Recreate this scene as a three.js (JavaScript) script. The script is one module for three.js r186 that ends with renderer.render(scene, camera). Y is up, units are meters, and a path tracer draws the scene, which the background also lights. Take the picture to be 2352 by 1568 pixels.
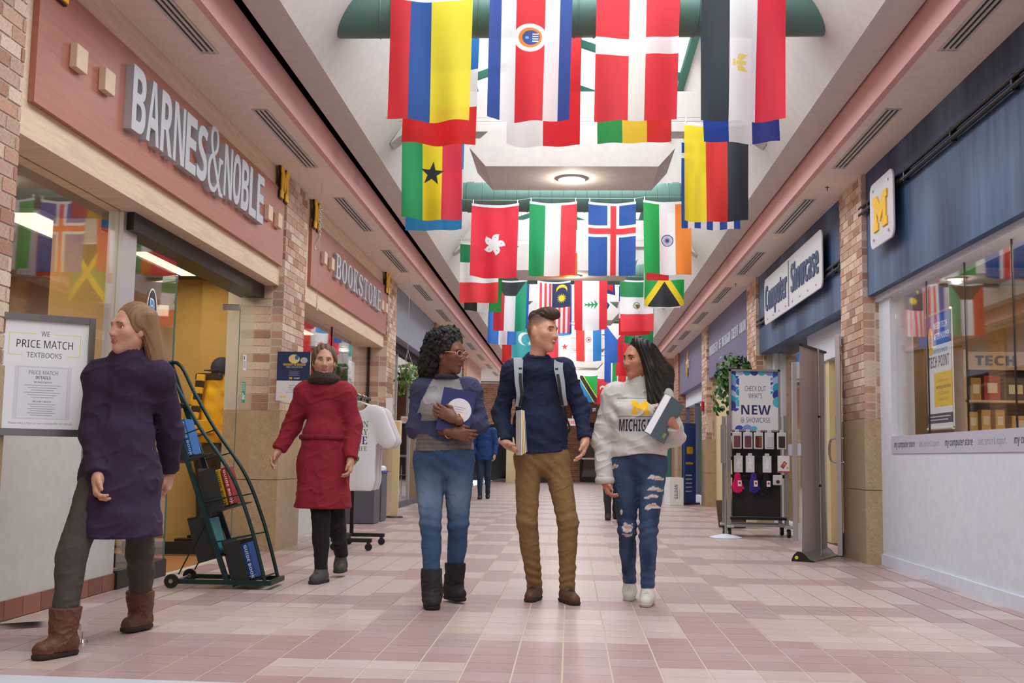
import * as THREE from 'three';
import { mergeGeometries, mergeVertices } from 'three/addons/utils/BufferGeometryUtils.js';
import { RoundedBoxGeometry } from 'three/addons/geometries/RoundedBoxGeometry.js';
import { TextGeometry } from 'three/addons/geometries/TextGeometry.js';
import { FontLoader } from 'three/addons/loaders/FontLoader.js';
import { RectAreaLightUniformsLib } from 'three/addons/lights/RectAreaLightUniformsLib.js';

// ---------------------------------------------------------------- camera, sky, daylight, exposure
const scene = new THREE.Scene();
const camera = new THREE.PerspectiveCamera(34.307, 2352 / 1568, 0.05, 200);
camera.position.set(0, 0.9, 0);
camera.rotation.order = 'YXZ';
camera.rotation.set(0.1043016, 0.0544457, 0.0160859);
const renderer = new THREE.WebGLRenderer({ antialias: true });
renderer.toneMapping = THREE.LinearToneMapping;
renderer.toneMappingExposure = 1.0;
renderer.shadowMap.enabled = true;
renderer.shadowMap.type = THREE.PCFSoftShadowMap;
RectAreaLightUniformsLib.init();
scene.background = new THREE.Color(0.86, 0.93, 1.0);       // bright overcast sky above the skylights
scene.backgroundIntensity = 1.4;
const BAY = 5.87, BAY0 = -10.6;                            // structural bay, centre of the first pair of brick pillars
const SKY_LIGHT = 4.75, SKY_COLOR = new THREE.Color(0.98, 0.985, 0.99);
for (let k = -3; k < 5; k++) {                             // daylight coming in through each bay of the ridge skylight
  const l = new THREE.RectAreaLight(SKY_COLOR, SKY_LIGHT, 2.2, BAY - 0.6);
  l.position.set(0.02, 4.92, BAY0 - BAY / 2 - k * BAY); l.rotation.x = -Math.PI / 2; scene.add(l);
}

// ---------------------------------------------------------------- helpers
let _seed = 20240;
const rnd = () => { _seed = (_seed + 0x6d2b79f5) | 0; let t = Math.imul(_seed ^ (_seed >>> 15), 1 | _seed); t = (t + Math.imul(t ^ (t >>> 7), 61 | t)) ^ t; return ((t ^ (t >>> 14)) >>> 0) / 4294967296; };
const rr = (a, b) => a + (b - a) * rnd();
const clamp = (v, a, b) => Math.min(b, Math.max(a, v)), mix = (a, b, t) => a + (b - a) * t;
const used = {};
function numbered(name) { if (!(name in used)) { used[name] = 0; return name; } used[name]++; return name + '_' + String(used[name]).padStart(3, '0'); }
function mesh(name, geo, mat, parent) {
  if (Array.isArray(geo)) geo = geo.length > 1 ? mergeGeometries(geo.map(plain), false) : geo[0];
  const m = new THREE.Mesh(geo, mat); m.castShadow = m.receiveShadow = true;
  m.name = parent ? name : numbered(name); (parent || scene).add(m); return m;
}
function plain(g) { g = g.index ? g.toNonIndexed() : g; for (const k of Object.keys(g.attributes)) if (!['position', 'normal', 'uv'].includes(k)) g.deleteAttribute(k); if (!g.attributes.uv) g.setAttribute('uv', new THREE.BufferAttribute(new Float32Array(g.attributes.position.count * 2), 2)); return g; }
function tag(o, label, category, group, kind) { o.userData.label = label; o.userData.category = category; if (group) o.userData.group = group; if (kind) o.userData.kind = kind; return o; }
function thing(name, label, category, pos = [0, 0, 0], turn = 0, group) {
  const g = new THREE.Group(); g.name = numbered(name); g.position.set(...pos); g.rotation.y = turn; scene.add(g); return tag(g, label, category, group);
}
function struct(name, geo, mat, label, category) { return tag(mesh(name, geo, mat), label, category, null, 'structure'); }
function sgroup(name, label, category, pos) { const g = thing(name, label, category, pos); g.userData.kind = 'structure'; return g; }
// box by extents, uv in metres
function ext(x0, x1, y0, y1, z0, z1) { const g = new THREE.BoxGeometry(Math.abs(x1 - x0), Math.abs(y1 - y0), Math.abs(z1 - z0)); g.translate((x0 + x1) / 2, (y0 + y1) / 2, (z0 + z1) / 2); return muv(g); }
function bx(w, h, d, x = 0, y = 0, z = 0) { const g = new THREE.BoxGeometry(w, h, d); g.translate(x, y, z); return muv(g); }
function rbx(w, h, d, r, x = 0, y = 0, z = 0, seg = 2) { const g = new RoundedBoxGeometry(w, h, d, seg, r); g.translate(x, y, z); return g; }
function muv(g) {
  const p = g.attributes.position, n = g.attributes.normal, uv = new Float32Array(p.count * 2);
  for (let i = 0; i < p.count; i++) {
    const ax = Math.abs(n.getX(i)), ay = Math.abs(n.getY(i)), az = Math.abs(n.getZ(i));
    if (ax >= ay && ax >= az) { uv[2 * i] = p.getZ(i); uv[2 * i + 1] = p.getY(i); } else if (ay >= az) { uv[2 * i] = p.getX(i); uv[2 * i + 1] = p.getZ(i); } else { uv[2 * i] = p.getX(i); uv[2 * i + 1] = p.getY(i); }
  }
  g.setAttribute('uv', new THREE.BufferAttribute(uv, 2)); return g;
}
function cyl(r0, r1, h, x, y, z, seg = 20, axis = 'y') { const g = new THREE.CylinderGeometry(r1, r0, h, seg); if (axis === 'x') g.rotateZ(Math.PI / 2); if (axis === 'z') g.rotateX(Math.PI / 2); g.translate(x, y, z); return g; }
function rod(a, b, r, seg = 10) { const A = new THREE.Vector3(...a), B = new THREE.Vector3(...b), d = B.clone().sub(A), g = new THREE.CylinderGeometry(r, r, d.length(), seg); g.applyQuaternion(new THREE.Quaternion().setFromUnitVectors(new THREE.Vector3(0, 1, 0), d.clone().normalize())); const c = A.add(B).multiplyScalar(0.5); g.translate(c.x, c.y, c.z); return g; }
function bar(a, b, w, h) { const A = new THREE.Vector3(...a), B = new THREE.Vector3(...b), d = B.clone().sub(A), g = new THREE.BoxGeometry(w, h, d.length()); const m = new THREE.Matrix4().lookAt(B, A, new THREE.Vector3(0, 1, 0)); g.applyMatrix4(m); const c = A.add(B).multiplyScalar(0.5); g.translate(c.x, c.y, c.z); return g; }
function tube(pts, r, seg = 24, rs = 8, closed = false) { return new THREE.TubeGeometry(new THREE.CatmullRomCurve3(pts.map((p) => new THREE.Vector3(...p)), closed), seg, r, rs, closed); }
// quad grid patch from a function (u,v) -> [x,y,z]
function patch(fn, nu, nv) {
  const g = new THREE.PlaneGeometry(1, 1, nu, nv), p = g.attributes.position, uv = g.attributes.uv;
  for (let i = 0; i < p.count; i++) { const q = fn(uv.getX(i), uv.getY(i)); p.setXYZ(i, q[0], q[1], q[2]); }
  g.computeVertexNormals(); return g;
}
// prism: polygon in xy extruded along z from z0 to z1
function prism(poly, z0, z1, bevel = 0) {
  const s = new THREE.Shape(poly.map((p) => new THREE.Vector2(p[0], p[1])));
  const g = new THREE.ExtrudeGeometry(s, { depth: Math.abs(z1 - z0) - 2 * bevel, bevelEnabled: bevel > 0, bevelSize: bevel, bevelThickness: bevel, bevelSegments: 2, steps: 1, curveSegments: 16 });
  g.translate(0, 0, Math.min(z0, z1) + bevel); return g;
}
// ---- noise
const _perm = new Uint8Array(512); { const p = [...Array(256).keys()]; for (let i = 255; i > 0; i--) { const j = Math.floor(rnd() * (i + 1)); [p[i], p[j]] = [p[j], p[i]]; } for (let i = 0; i < 512; i++) _perm[i] = p[i & 255]; }
function h3(x, y, z) { return _perm[_perm[_perm[x & 255] + (y & 255)] + (z & 255)] / 255; }
function noise3(x, y, z) {
  const xi = Math.floor(x), yi = Math.floor(y), zi = Math.floor(z), f = (t) => t * t * (3 - 2 * t), u = f(x - xi), v = f(y - yi), w = f(z - zi);
  return mix(mix(mix(h3(xi, yi, zi), h3(xi + 1, yi, zi), u), mix(h3(xi, yi + 1, zi), h3(xi + 1, yi + 1, zi), u), v), mix(mix(h3(xi, yi, zi + 1), h3(xi + 1, yi, zi + 1), u), mix(h3(xi, yi + 1, zi + 1), h3(xi + 1, yi + 1, zi + 1), u), v), w);
}
function tnoise(u, v, fu, fv, s) { // tileable value noise, u,v in 0..1
  const x = u * fu, y = v * fv, xi = Math.floor(x), yi = Math.floor(y), f = (t) => t * t * (3 - 2 * t), a = f(x - xi), b = f(y - yi), H = (i, j) => h3(((i % fu) + fu) % fu, ((j % fv) + fv) % fv, s);
  return mix(mix(H(xi, yi), H(xi + 1, yi), a), mix(H(xi, yi + 1), H(xi + 1, yi + 1), a), b);
}
function dtex(n, fn, srgb = true, rep = 1) { // fn(u,v)->[r,g,b] 0..1
  const d = new Uint8Array(n * n * 4);
  for (let j = 0; j < n; j++) for (let i = 0; i < n; i++) { const c = fn(i / n, j / n), o = (j * n + i) * 4; d[o] = clamp(c[0] * 255, 0, 255); d[o + 1] = clamp(c[1] * 255, 0, 255); d[o + 2] = clamp(c[2] * 255, 0, 255); d[o + 3] = 255; }
  const t = new THREE.DataTexture(d, n, n); t.magFilter = THREE.LinearFilter; t.minFilter = THREE.LinearMipmapLinearFilter; t.generateMipmaps = true; t.wrapS = t.wrapT = THREE.RepeatWrapping; t.repeat.set(1 / rep, 1 / rep);
  if (srgb) t.colorSpace = THREE.SRGBColorSpace; t.needsUpdate = true; return t;
}
function canvas(w, h, draw) { const c = document.createElement('canvas'); c.width = w; c.height = h; const x = c.getContext('2d'); draw(x, w, h); const t = new THREE.CanvasTexture(c); t.colorSpace = THREE.SRGBColorSpace; t.anisotropy = 8; return t; }
const col = (r, g, b) => new THREE.Color().setRGB(r / 255, g / 255, b / 255, THREE.SRGBColorSpace);
function std(c, rough = 0.7, opt = {}) { return new THREE.MeshStandardMaterial({ color: c instanceof THREE.Color ? c : new THREE.Color(c), roughness: rough, ...opt }); }
function phys(c, rough = 0.7, opt = {}) { return new THREE.MeshPhysicalMaterial({ color: c instanceof THREE.Color ? c : new THREE.Color(c), roughness: rough, ...opt }); }
const fonts = {};
for (const k of ['sans_bold', 'sans_regular', 'serif_bold', 'serif_regular']) fonts[k] = await new FontLoader().loadAsync('fonts/droid/droid_' + k + '.typeface.json');
function textGeo(s, font, size, depth, sx = 1, bevel = 0) { const g = new TextGeometry(s, { font: fonts[font], size, depth, curveSegments: 4, bevelEnabled: bevel > 0, bevelSize: bevel, bevelThickness: bevel, bevelSegments: 1 }); g.scale(sx, 1, 1); g.computeBoundingBox(); const b = g.boundingBox; g.translate(-b.min.x, -b.min.y, 0); return g; }
// ---- block letter M outline, unit width 1 x height 1
const BLOCK_M = [[0, 0], [0.36, 0], [0.36, 0.22], [0.28, 0.22], [0.28, 0.52], [0.5, 0.2], [0.72, 0.52], [0.72, 0.22], [0.64, 0.22], [0.64, 0], [1, 0], [1, 0.22], [0.92, 0.22], [0.92, 0.78], [1, 0.78], [1, 1], [0.72, 1], [0.5, 0.68], [0.28, 1], [0, 1], [0, 0.78], [0.08, 0.78], [0.08, 0.22], [0, 0.22]];
function blockM(w, h, d) { return prism(BLOCK_M.map((p) => [p[0] * w, p[1] * h]), 0, d); }
function drawM(x, X, Y, w, h, fill) { x.fillStyle = fill; x.beginPath(); BLOCK_M.forEach((p, i) => { const a = X + p[0] * w, b = Y + (1 - p[1]) * h; i ? x.lineTo(a, b) : x.moveTo(a, b); }); x.closePath(); x.fill(); }
// ---------------------------------------------------------------- materials
const T = {};
T.plaster = dtex(256, (u, v) => { const n = 0.5 * tnoise(u, v, 24, 24, 1) + 0.3 * tnoise(u, v, 64, 64, 2) + 0.2 * tnoise(u, v, 128, 128, 3); const g = 0.94 + 0.06 * n; return [g, g, g]; }, true, 1.3);
T.granite = dtex(256, (u, v) => { const a = tnoise(u, v, 90, 90, 4), b = tnoise(u, v, 128, 128, 5), c = tnoise(u, v, 16, 16, 6); const s = 0.88 + 0.06 * c - (a > 0.74 ? 0.1 : 0) + (b > 0.8 ? 0.07 : 0); return [s, s * 0.985, s * 0.96]; }, true, 0.6);
T.wood = dtex(256, (u, v) => { const w = tnoise(u, v, 6, 90, 7) * 0.5 + tnoise(u, v, 3, 40, 8) * 0.3 + tnoise(u, v, 24, 128, 9) * 0.2; const g = 0.86 + 0.14 * w; return [g, g * 0.985, g * 0.965]; }, true, 1.1);
T.tile = dtex(256, (u, v) => { const n = 0.5 * tnoise(u, v, 10, 40, 10) + 0.3 * tnoise(u, v, 40, 90, 11) + 0.2 * tnoise(u, v, 5, 5, 12); const g = 0.9 + 0.1 * n; return [g, g * 0.99, g * 0.985]; }, true, 0.7);
T.streak = dtex(512, (u, v) => { const a = tnoise(u, v, 40, 5, 13), b = tnoise(u, v, 90, 9, 14), c = tnoise(u, v, 8, 3, 15); const g = clamp(0.3 * a + 0.2 * b + 0.9 * (c - 0.22), 0, 1); return [mix(0.13, 0.37, g), mix(0.22, 0.49, g), mix(0.35, 0.63, g)]; }, true, 2.6);
T.knit = dtex(128, (u, v) => { const g = 0.82 + 0.18 * (0.5 + 0.5 * Math.sin(u * Math.PI * 64)) * (0.5 + 0.5 * Math.sin(v * Math.PI * 48)) - 0.1 * tnoise(u, v, 32, 32, 16); return [g, g, g]; }, true, 0.12);
T.brickfar = dtex(256, (u, v) => { const row = Math.floor(v * 16), off = (row % 2) * 0.5, cx = (u * 6 + off), ci = Math.floor(cx) % 6, fx = cx - Math.floor(cx), fy = v * 16 - row; const m = fx < 0.05 || fy < 0.14; const t = h3(ci, row, 3); return m ? [0.68, 0.62, 0.55] : [0.56 + 0.16 * t, 0.38 + 0.12 * t, 0.29 + 0.1 * t]; }, true, 1.22);
const M = {
  ceiling: std(col(208, 203, 200), 0.85, { map: T.plaster }), soffit: std(col(242, 226, 214), 0.85, { map: T.plaster }), pink: std(col(222, 172, 166), 0.8, { map: T.plaster }), white: std(col(218, 226, 240), 0.6, { map: T.plaster }),
  wallgrey: std(col(206, 206, 202), 0.85, { map: T.plaster }), granite: std(col(200, 178, 146), 0.4, { map: T.granite }), mortar: std(col(204, 196, 184), 0.95), oldmortar: std(col(150, 138, 122), 0.95),
  tan: std(col(240, 218, 194), 0.55, { map: T.wood }), brown: phys(col(182, 116, 98), 0.42, { map: T.wood, clearcoat: 0.15, clearcoatRoughness: 0.3 }),
  streak: std(0xffffff, 0.55, { map: T.streak }), greyblue: std(col(140, 148, 165), 0.6, { map: T.plaster }), mauve: std(col(112, 108, 142), 0.6, { map: T.plaster }),
  black: std(col(26, 25, 28), 0.45), darkmetal: std(col(40, 42, 46), 0.4, { metalness: 0.6 }), steel: std(col(190, 192, 196), 0.3, { metalness: 0.9 }), brushed: std(col(170, 170, 172), 0.42, { metalness: 0.8 }),
  alu: std(col(200, 200, 204), 0.4, { metalness: 0.55 }), chrome: std(col(225, 225, 228), 0.12, { metalness: 1 }), letter: std(col(190, 196, 205), 0.42, { metalness: 0.35 }),
  duct: std(col(84, 120, 112), 0.45, { metalness: 0.1 }), maize: std(col(250, 200, 20), 0.5), navy: std(col(24, 36, 72), 0.7), green: std(col(22, 52, 50), 0.4, { metalness: 0.3 }),
  glass: phys(0xffffff, 0.02, { transmission: 1, thickness: 0, ior: 1.5 }), roofglass: phys(0xffffff, 0.02, { transmission: 1, thickness: 0, ior: 1.3 }), glassedge: std(col(70, 120, 105), 0.2),
  yellowwall: std(col(222, 184, 108), 0.8, { map: T.plaster }), shopfloor: std(col(176, 120, 72), 0.5, { map: T.wood }), shopceil: std(col(150, 140, 126), 0.9), carpet: std(col(70, 62, 72), 0.95), dark: std(col(38, 34, 38), 0.8),
  plastic: std(col(225, 222, 212), 0.5), cream: std(col(222, 205, 160), 0.5), teal: std(col(70, 140, 122), 0.6), brickfar: std(0xffffff, 0.9, { map: T.brickfar }), rubber: std(col(24, 24, 26), 0.7), red: std(col(190, 30, 38), 0.5), grout: std(col(196, 182, 168), 0.9),
  greypanel: std(col(92, 92, 102), 0.6), signwhite: std(col(214, 216, 222), 0.4), paper: std(col(236, 238, 242), 0.7), pinkwall: std(col(206, 172, 156), 0.8, { map: T.plaster }), board: std(col(46, 44, 46), 0.8)
};
M.letterdark = std(col(80, 94, 124), 0.6); M.window = M.glass;
const XPL = -2.72, XFL = -2.77, XSL = -2.98, XPR = 2.66, XFR = 2.705, XWR = 2.80, HS = 3.565, ZB = 9, ZF = -44;
const pierZ = (k) => BAY0 - 0.02 - k * BAY, PH = 0.42;

// ---------------------------------------------------------------- floor: square clay tiles in a plaid of two tones
{
  const CW = 0.209, RW = 0.2005, X0 = -0.0267, Z0 = -5.563, cols = [-15, 13];
  const floor = struct('floor', ext(-3.02, 2.9, -0.12, -0.0025, ZF - 4, ZB), M.grout, 'pale grout bed of the concourse floor carrying pink and mauve clay tiles', 'floor');
  const mod = (a, n) => ((a % n) + n) % n;
  const dark = (c, r) => {
    const t = 'DDCAACDD'[mod(c, 8)];                                 // columns 0,1 D; 2 C; 3,4 A; 5 C; 6,7 D
    if (r >= 0) return t === 'D' ? true : !(r === 3 || r === 4);
    const q = mod(r, 8);                                             // rows -8,-7 -> 0,1
    if (t === 'D') return q < 2; if (t === 'A') return q >= 2; return q < 3 || q === 7;
  };
  const tones = (rgb) => [0, 1, 2, 3].map((i) => { const f = [1, 0.965, 1.03, 0.985][i], w = [0, 3, -2, 1][i]; return phys(col(rgb[0] * f + w, rgb[1] * f, rgb[2] * f - w), 0.4, { map: T.tile, clearcoat: 0.12, clearcoatRoughness: 0.16 }); });
  const light = tones([208, 191, 189]), deep = tones([186, 160, 161]), list = [];
  for (let r = 8; r > -196; r--) for (let c = cols[0]; c <= cols[1]; c++) {
    const z = Z0 + (r + 0.5) * RW, x = X0 + (c + 0.5) * CW; if (x < -2.95 || x > 2.8) continue;
    const px = 1310 + x * 2540 / -z, py = 1052 + 0.9 * 2540 / -z;
    list.push({ c, r, x, z, d: dark(c, r), v: Math.floor(h3(c + 40, mod(r, 200), 9) * 3.99), seen: px > -120 && px < 2470 && py < 1600 ? 1 / (z * z) : 0 });
  }
  const best = [...list].sort((a, b) => b.seen - a.seen).slice(0, 300), set = new Set(best);
  const tileG = () => { const g = new THREE.BoxGeometry(CW - 0.0075, 0.008, RW - 0.0035); g.deleteAttribute('uv'); return g; };
  const shapes = [0, 1, 2, 3].map((k) => { const g = new THREE.BoxGeometry(CW - 0.0085, 0.008, RW - 0.0035); muv(g); const uv = g.attributes.uv; for (let i = 0; i < uv.count; i++) uv.setXY(i, uv.getX(i) + k * 0.23, uv.getY(i) + k * 0.17); return g; });
  for (const t of best) { const m = mesh('tile', shapes[(t.v + t.c + 40) % 4], (t.d ? deep : light)[t.v], floor); m.position.set(t.x, -0.004 + (t.v - 1.5) * 0.0001, t.z); }
  for (const d of [true, false]) {
    const gs = []; for (const t of list) if (!set.has(t) && t.d === d) { const g = new THREE.PlaneGeometry(CW - 0.0085, RW - 0.0035); g.rotateX(-Math.PI / 2); g.translate(t.x, 0, t.z); gs.push(muv(g)); }
    const m = mesh('distant_tiles', gs, (d ? deep : light)[0], floor); m.userData.kind = 'stuff';
  }
  const gs = []; for (let i = 0; i < 60; i++) { const z = Z0 + 8.6 * RW + i * RW; if (z > ZB - 0.3) break; for (let c = cols[0]; c <= cols[1]; c++) { const x = X0 + (c + 0.5) * CW; if (x < -2.95 || x > 2.8) continue; const g = new THREE.PlaneGeometry(CW - 0.0085, RW - 0.0035); g.rotateX(-Math.PI / 2); g.translate(x, 0, z); gs.push(muv(g)); } }
  mesh('distant_tiles', gs, deep[0], floor).userData.kind = 'stuff';
}

// ---------------------------------------------------------------- brick pillars with granite bases
{
  const bm = [[230, 204, 188], [222, 188, 170], [210, 170, 150], [186, 144, 126], [236, 216, 200], [204, 176, 160]].map((c) => std(col(...c), 0.9, { map: T.granite }));
  const CH = 0.0748, BL = 0.2, shapes = {};
  const brickG = (w, d) => { const k = w.toFixed(3) + '_' + d.toFixed(3); return shapes[k] || (shapes[k] = muv(new THREE.BoxGeometry(w, CH - 0.011, d))); };
  function pillar(side, k, label, detail = true) {
    const zc = pierZ(k), s = side, face = s < 0 ? XPL : XPR, back = s < 0 ? -3.25 : 3.1, z0 = zc + PH, z1 = zc - PH;     // z0 near, z1 far
    const inset = face + s * 0.006;
    const g = sgroup('brick_pillar', label, 'pillar', [face, 0, zc]);
    const L = (geo) => { geo.translate(-face, 0, -zc); return geo; };
    mesh('core', L(ext(inset, back, 1.3, HS + 0.02, z0 - 0.006, z1 + 0.006)), detail ? M.mortar : M.brickfar, g);
    mesh('granite_base', L(ext(face - s * 0.008, back, 0, 0.655, z0 + 0.008, z1 - 0.008)), M.granite, g);
    mesh('granite_base', L(ext(face - s * 0.008, back, 0.66, 1.298, z0 + 0.008, z1 - 0.008)), M.granite, g);
    if (!detail) return;
    const rows = Math.floor((HS - 1.3) / CH), nd = s < 0 ? 0.27 : 0.15;
    for (let r = 0; r < rows; r++) {
      const y = 1.3 + (r + 0.5) * CH + 0.002; let z = z0, first = true;
      while (z > z1 + 0.02) {
        const full = first && r % 2 ? BL / 2 : BL, len = Math.min(full, z - z1), m = mesh('brick', brickG(0.1, len - 0.011), bm[Math.floor(rnd() * 5.99)], g);
        m.position.set(s * (0.05 + rr(-0.0015, 0.0015)), y, z - len / 2 - zc); z -= len; first = false;
      }
      if (nd > 0.12) { const w = nd - 0.11, m = mesh('brick', brickG(w - 0.005, 0.1), bm[Math.floor(rnd() * 5.99)], g); m.position.set(s * (0.11 + w / 2), y, PH - 0.05 + rr(-0.001, 0.001)); }
    }
  }
  pillar(-1, -1, 'brick pillar at the near edge of the first shopfront window');
  pillar(-1, 0, 'brick pillar between the shop sign in tall letters and the bookstore sign');
  pillar(-1, 1, 'brick pillar between the bookstore sign and the plain grey fascia');
  pillar(-1, 2, 'distant brick pillar after the plain grey fascia', false);
  pillar(-1, 3, 'distant brick pillar near the end of the bookstore side', false);
  pillar(1, -1, 'brick pillar ending the long white wall behind the viewer', false);
  pillar(1, 0, 'tall brick pillar with granite base beside the white computer store wall');
  pillar(1, 1, 'brick pillar behind the display cart at the end of the blue fascia');
  pillar(1, 2, 'brick pillar with a red alarm beyond the potted tree');
  pillar(1, 3, 'narrow distant brick pillar beside the green wall panel', false);
}

// ---------------------------------------------------------------- ceilings: side soffits, lit cove faces, beams, sloped sides, ridge skylight
for (const s of [-1, 1]) {
  const soff = s < 0 ? -2.22 : 2.22, bo = s < 0 ? -2.145 : 2.2, bi = s < 0 ? -1.90 : 1.95, nm = s < 0 ? 'left' : 'right', where = s < 0 ? 'over the bookstore fronts' : 'over the computer store fronts';
  struct('ceiling_soffit_' + nm, ext(soff + s * 0.05, s * 6.5, HS, HS + 0.05, ZF, ZB), M.soffit, 'flat plaster soffit with slot diffusers ' + where, 'ceiling');
  struct('ceiling_cove_' + nm, ext(soff, soff + s * 0.05, HS, 3.825, ZF, ZB), M.pink, 'pink painted upstand along the soffit edge ' + where, 'ceiling');
  struct('ceiling_beam_' + nm, ext(bo, bi, 3.80, 4.02, ZF, ZB), M.ceiling, 'long plaster edge beam below the sloped ceiling ' + where, 'beam');
  const sl = [[bi, 3.802], [s * 1.16 + 0.02, 4.95], [s * 1.16 + 0.02 + s * 0.12, 4.95], [bi + s * 0.1, 3.86]];
  struct('ceiling_slope_' + nm, prism(s < 0 ? sl.slice().reverse() : sl, ZF, ZB), M.ceiling, 'white sloped ceiling plane rising to the skylight ' + where, 'ceiling');
  struct('roof_' + nm, ext(s * 1.2, s * 7, 4.95, 5.05, ZF - 4, ZB), M.dark, 'flat roof slab beside the skylight ' + where, 'roof');
}
const ribPoly = [[-1.80, 3.94], [-1.64, 4.06], [1.68, 4.06], [1.85, 3.94], [1.95 - 0.65 * 0.66, 4.46], [-1.90 + 0.65 * 0.66, 4.46]];
for (let k = -2; k < 6; k++) {
  const z = pierZ(k);
  struct('ceiling_rib', prism(ribPoly, z + 0.12, z - 0.12), M.ceiling, 'white cross rib of the skylight ceiling, ' + ['well behind the viewer', 'just above the viewer', 'first ahead', 'second ahead', 'third ahead', 'fourth ahead', 'fifth ahead', 'farthest ahead'][k + 2], 'rib');
  if (k < 0 || k > 4) continue;
  const where = ['under the first skylight rib', 'second along the ceiling', 'third along, above the young man', 'fourth along, small and distant', 'last and smallest along the concourse'][k];
  const g = thing('light_bulkhead', 'white tapered ceiling bulkhead with a round downlight ' + where, 'bulkhead', [-0.02, 3.66, z]);
  mesh('casing', prism([[-0.82, 0], [0.82, 0], [0.98, 0.18], [0.74, 0.395], [-0.74, 0.395], [-0.98, 0.18]], 0.32, -0.63), M.ceiling, g);
  const ring = new THREE.TorusGeometry(0.13, 0.014, 8, 32); ring.rotateX(Math.PI / 2); ring.translate(0, -0.004, -0.14); mesh('trim_ring', ring, M.white, g);
  const disc = cyl(0.125, 0.125, 0.008, 0, -0.003, -0.14, 32); mesh('lamp_lens', disc, std(col(250, 240, 225), 0.4, { emissive: new THREE.Color(1, 0.9, 0.75), emissiveIntensity: 0.9 }), g);
  const p = new THREE.PointLight(new THREE.Color(1, 0.9, 0.75), 1.2); p.position.set(0, -0.06, -0.14); p.castShadow = true; g.add(p);
}
{ // ridge skylight: frames and panes
  const zs = []; for (let z = ZB; z > ZF; z -= BAY / 4) zs.push(z);
  const fr = [ext(-1.2, -1.08, 4.93, 5.0, ZF, ZB), ext(1.12, 1.24, 4.93, 5.0, ZF, ZB), ext(-0.03, 0.07, 5.32, 5.40, ZF, ZB)];
  const g = sgroup('window_1', 'long ridge skylight with green frames above the rows of flags', 'skylight', [0, 0, 0]);
  mesh('window_frame', fr, M.teal, g);
  for (const z of zs) for (const s of [-1, 1]) mesh('window_frame', bar([0.02 + s * 1.14, 4.96, z], [0.02, 5.36, z], 0.06, 0.07), M.teal, g);
  for (const z of zs) for (const s of [-1, 1]) {
    const a = [0.02 + s * 1.15, 4.97], b = [0.02, 5.36], L = Math.hypot(a[0] - b[0], a[1] - b[1]), p = new THREE.PlaneGeometry(L, BAY / 4 - 0.06); p.rotateX(-Math.PI / 2); p.rotateZ(s * -Math.atan2(b[1] - a[1], 1.15)); p.translate((a[0] + b[0]) / 2, (a[1] + b[1]) / 2, z - BAY / 8); mesh('pane', p, M.roofglass, g);
  }
}
// round air ducts crossing below the skylight
for (let k = -1; k < 5; k++) {
  const z = -7.9 - k * BAY, where = ['behind the viewer', 'behind the front row of four flags', 'behind the flag with a white flower', 'behind the flag with moon and sun', 'small and distant', 'last and smallest'][k + 1];
  const g = thing('air_duct', 'teal round spiral air duct across the ceiling, ' + where, 'duct', [0, 4.185, z]);
  const d = new THREE.CylinderGeometry(0.185, 0.185, 3.5, 40, 1, true); d.rotateZ(Math.PI / 2); { const p = d.attributes.position; for (let i = 0; i < p.count; i++) { const y = 4.185 + p.getY(i) - 3.8; p.setX(i, p.getX(i) < 0 ? -1.902 + 0.644 * y : 1.95 - 0.67 * y); } } mesh('pipe', d, M.duct, g);
  const rings = []; for (let x = -1.45; x < 1.5; x += 0.145) { const t = new THREE.TorusGeometry(0.186, 0.006, 6, 40); t.rotateY(Math.PI / 2 + 0.12); t.translate(x, 0, 0); rings.push(t); } mesh('seam', rings, M.duct, g);
  const col_ = []; for (const x of [-1.3, 1.28]) { const t = new THREE.CylinderGeometry(0.196, 0.196, 0.09, 40, 1); t.rotateZ(Math.PI / 2); t.translate(x, 0, 0); mesh('collar', t, M.duct, g); }
}
// slot diffusers in the soffits
for (const s of [-1, 1]) for (let k = -1; k < 10; k++) {
  const z0 = -8.26 - k * 2.93, x0 = s < 0 ? -2.51 : 2.345, ord = ['first', 'second', 'third', 'fourth', 'fifth', 'sixth', 'seventh', 'eighth', 'ninth', 'tenth', 'eleventh'][k + 1];
  const g = thing('slot_diffuser', `${ord} linear slot air diffuser along the soffit above the ${s < 0 ? 'bookstore' : 'computer store'} side`, 'air vent', [x0, HS, z0], 0, s < 0 ? 'soffit diffusers over the bookstore' : 'soffit diffusers over the computer store');
  mesh('backing', ext(0.01, 0.125, -0.002, 0.01, -1.7, -0.02), M.black, g);
  for (let i = 0; i < 4; i++) mesh('slat', ext(i * 0.036, i * 0.036 + 0.017, -0.008, 0, -1.72, 0), M.ceiling, g);
  for (const z of [0.004, -1.724]) mesh('end_cap', ext(0, 0.125, -0.008, 0, z, z - 0.01), M.ceiling, g);
}
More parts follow.
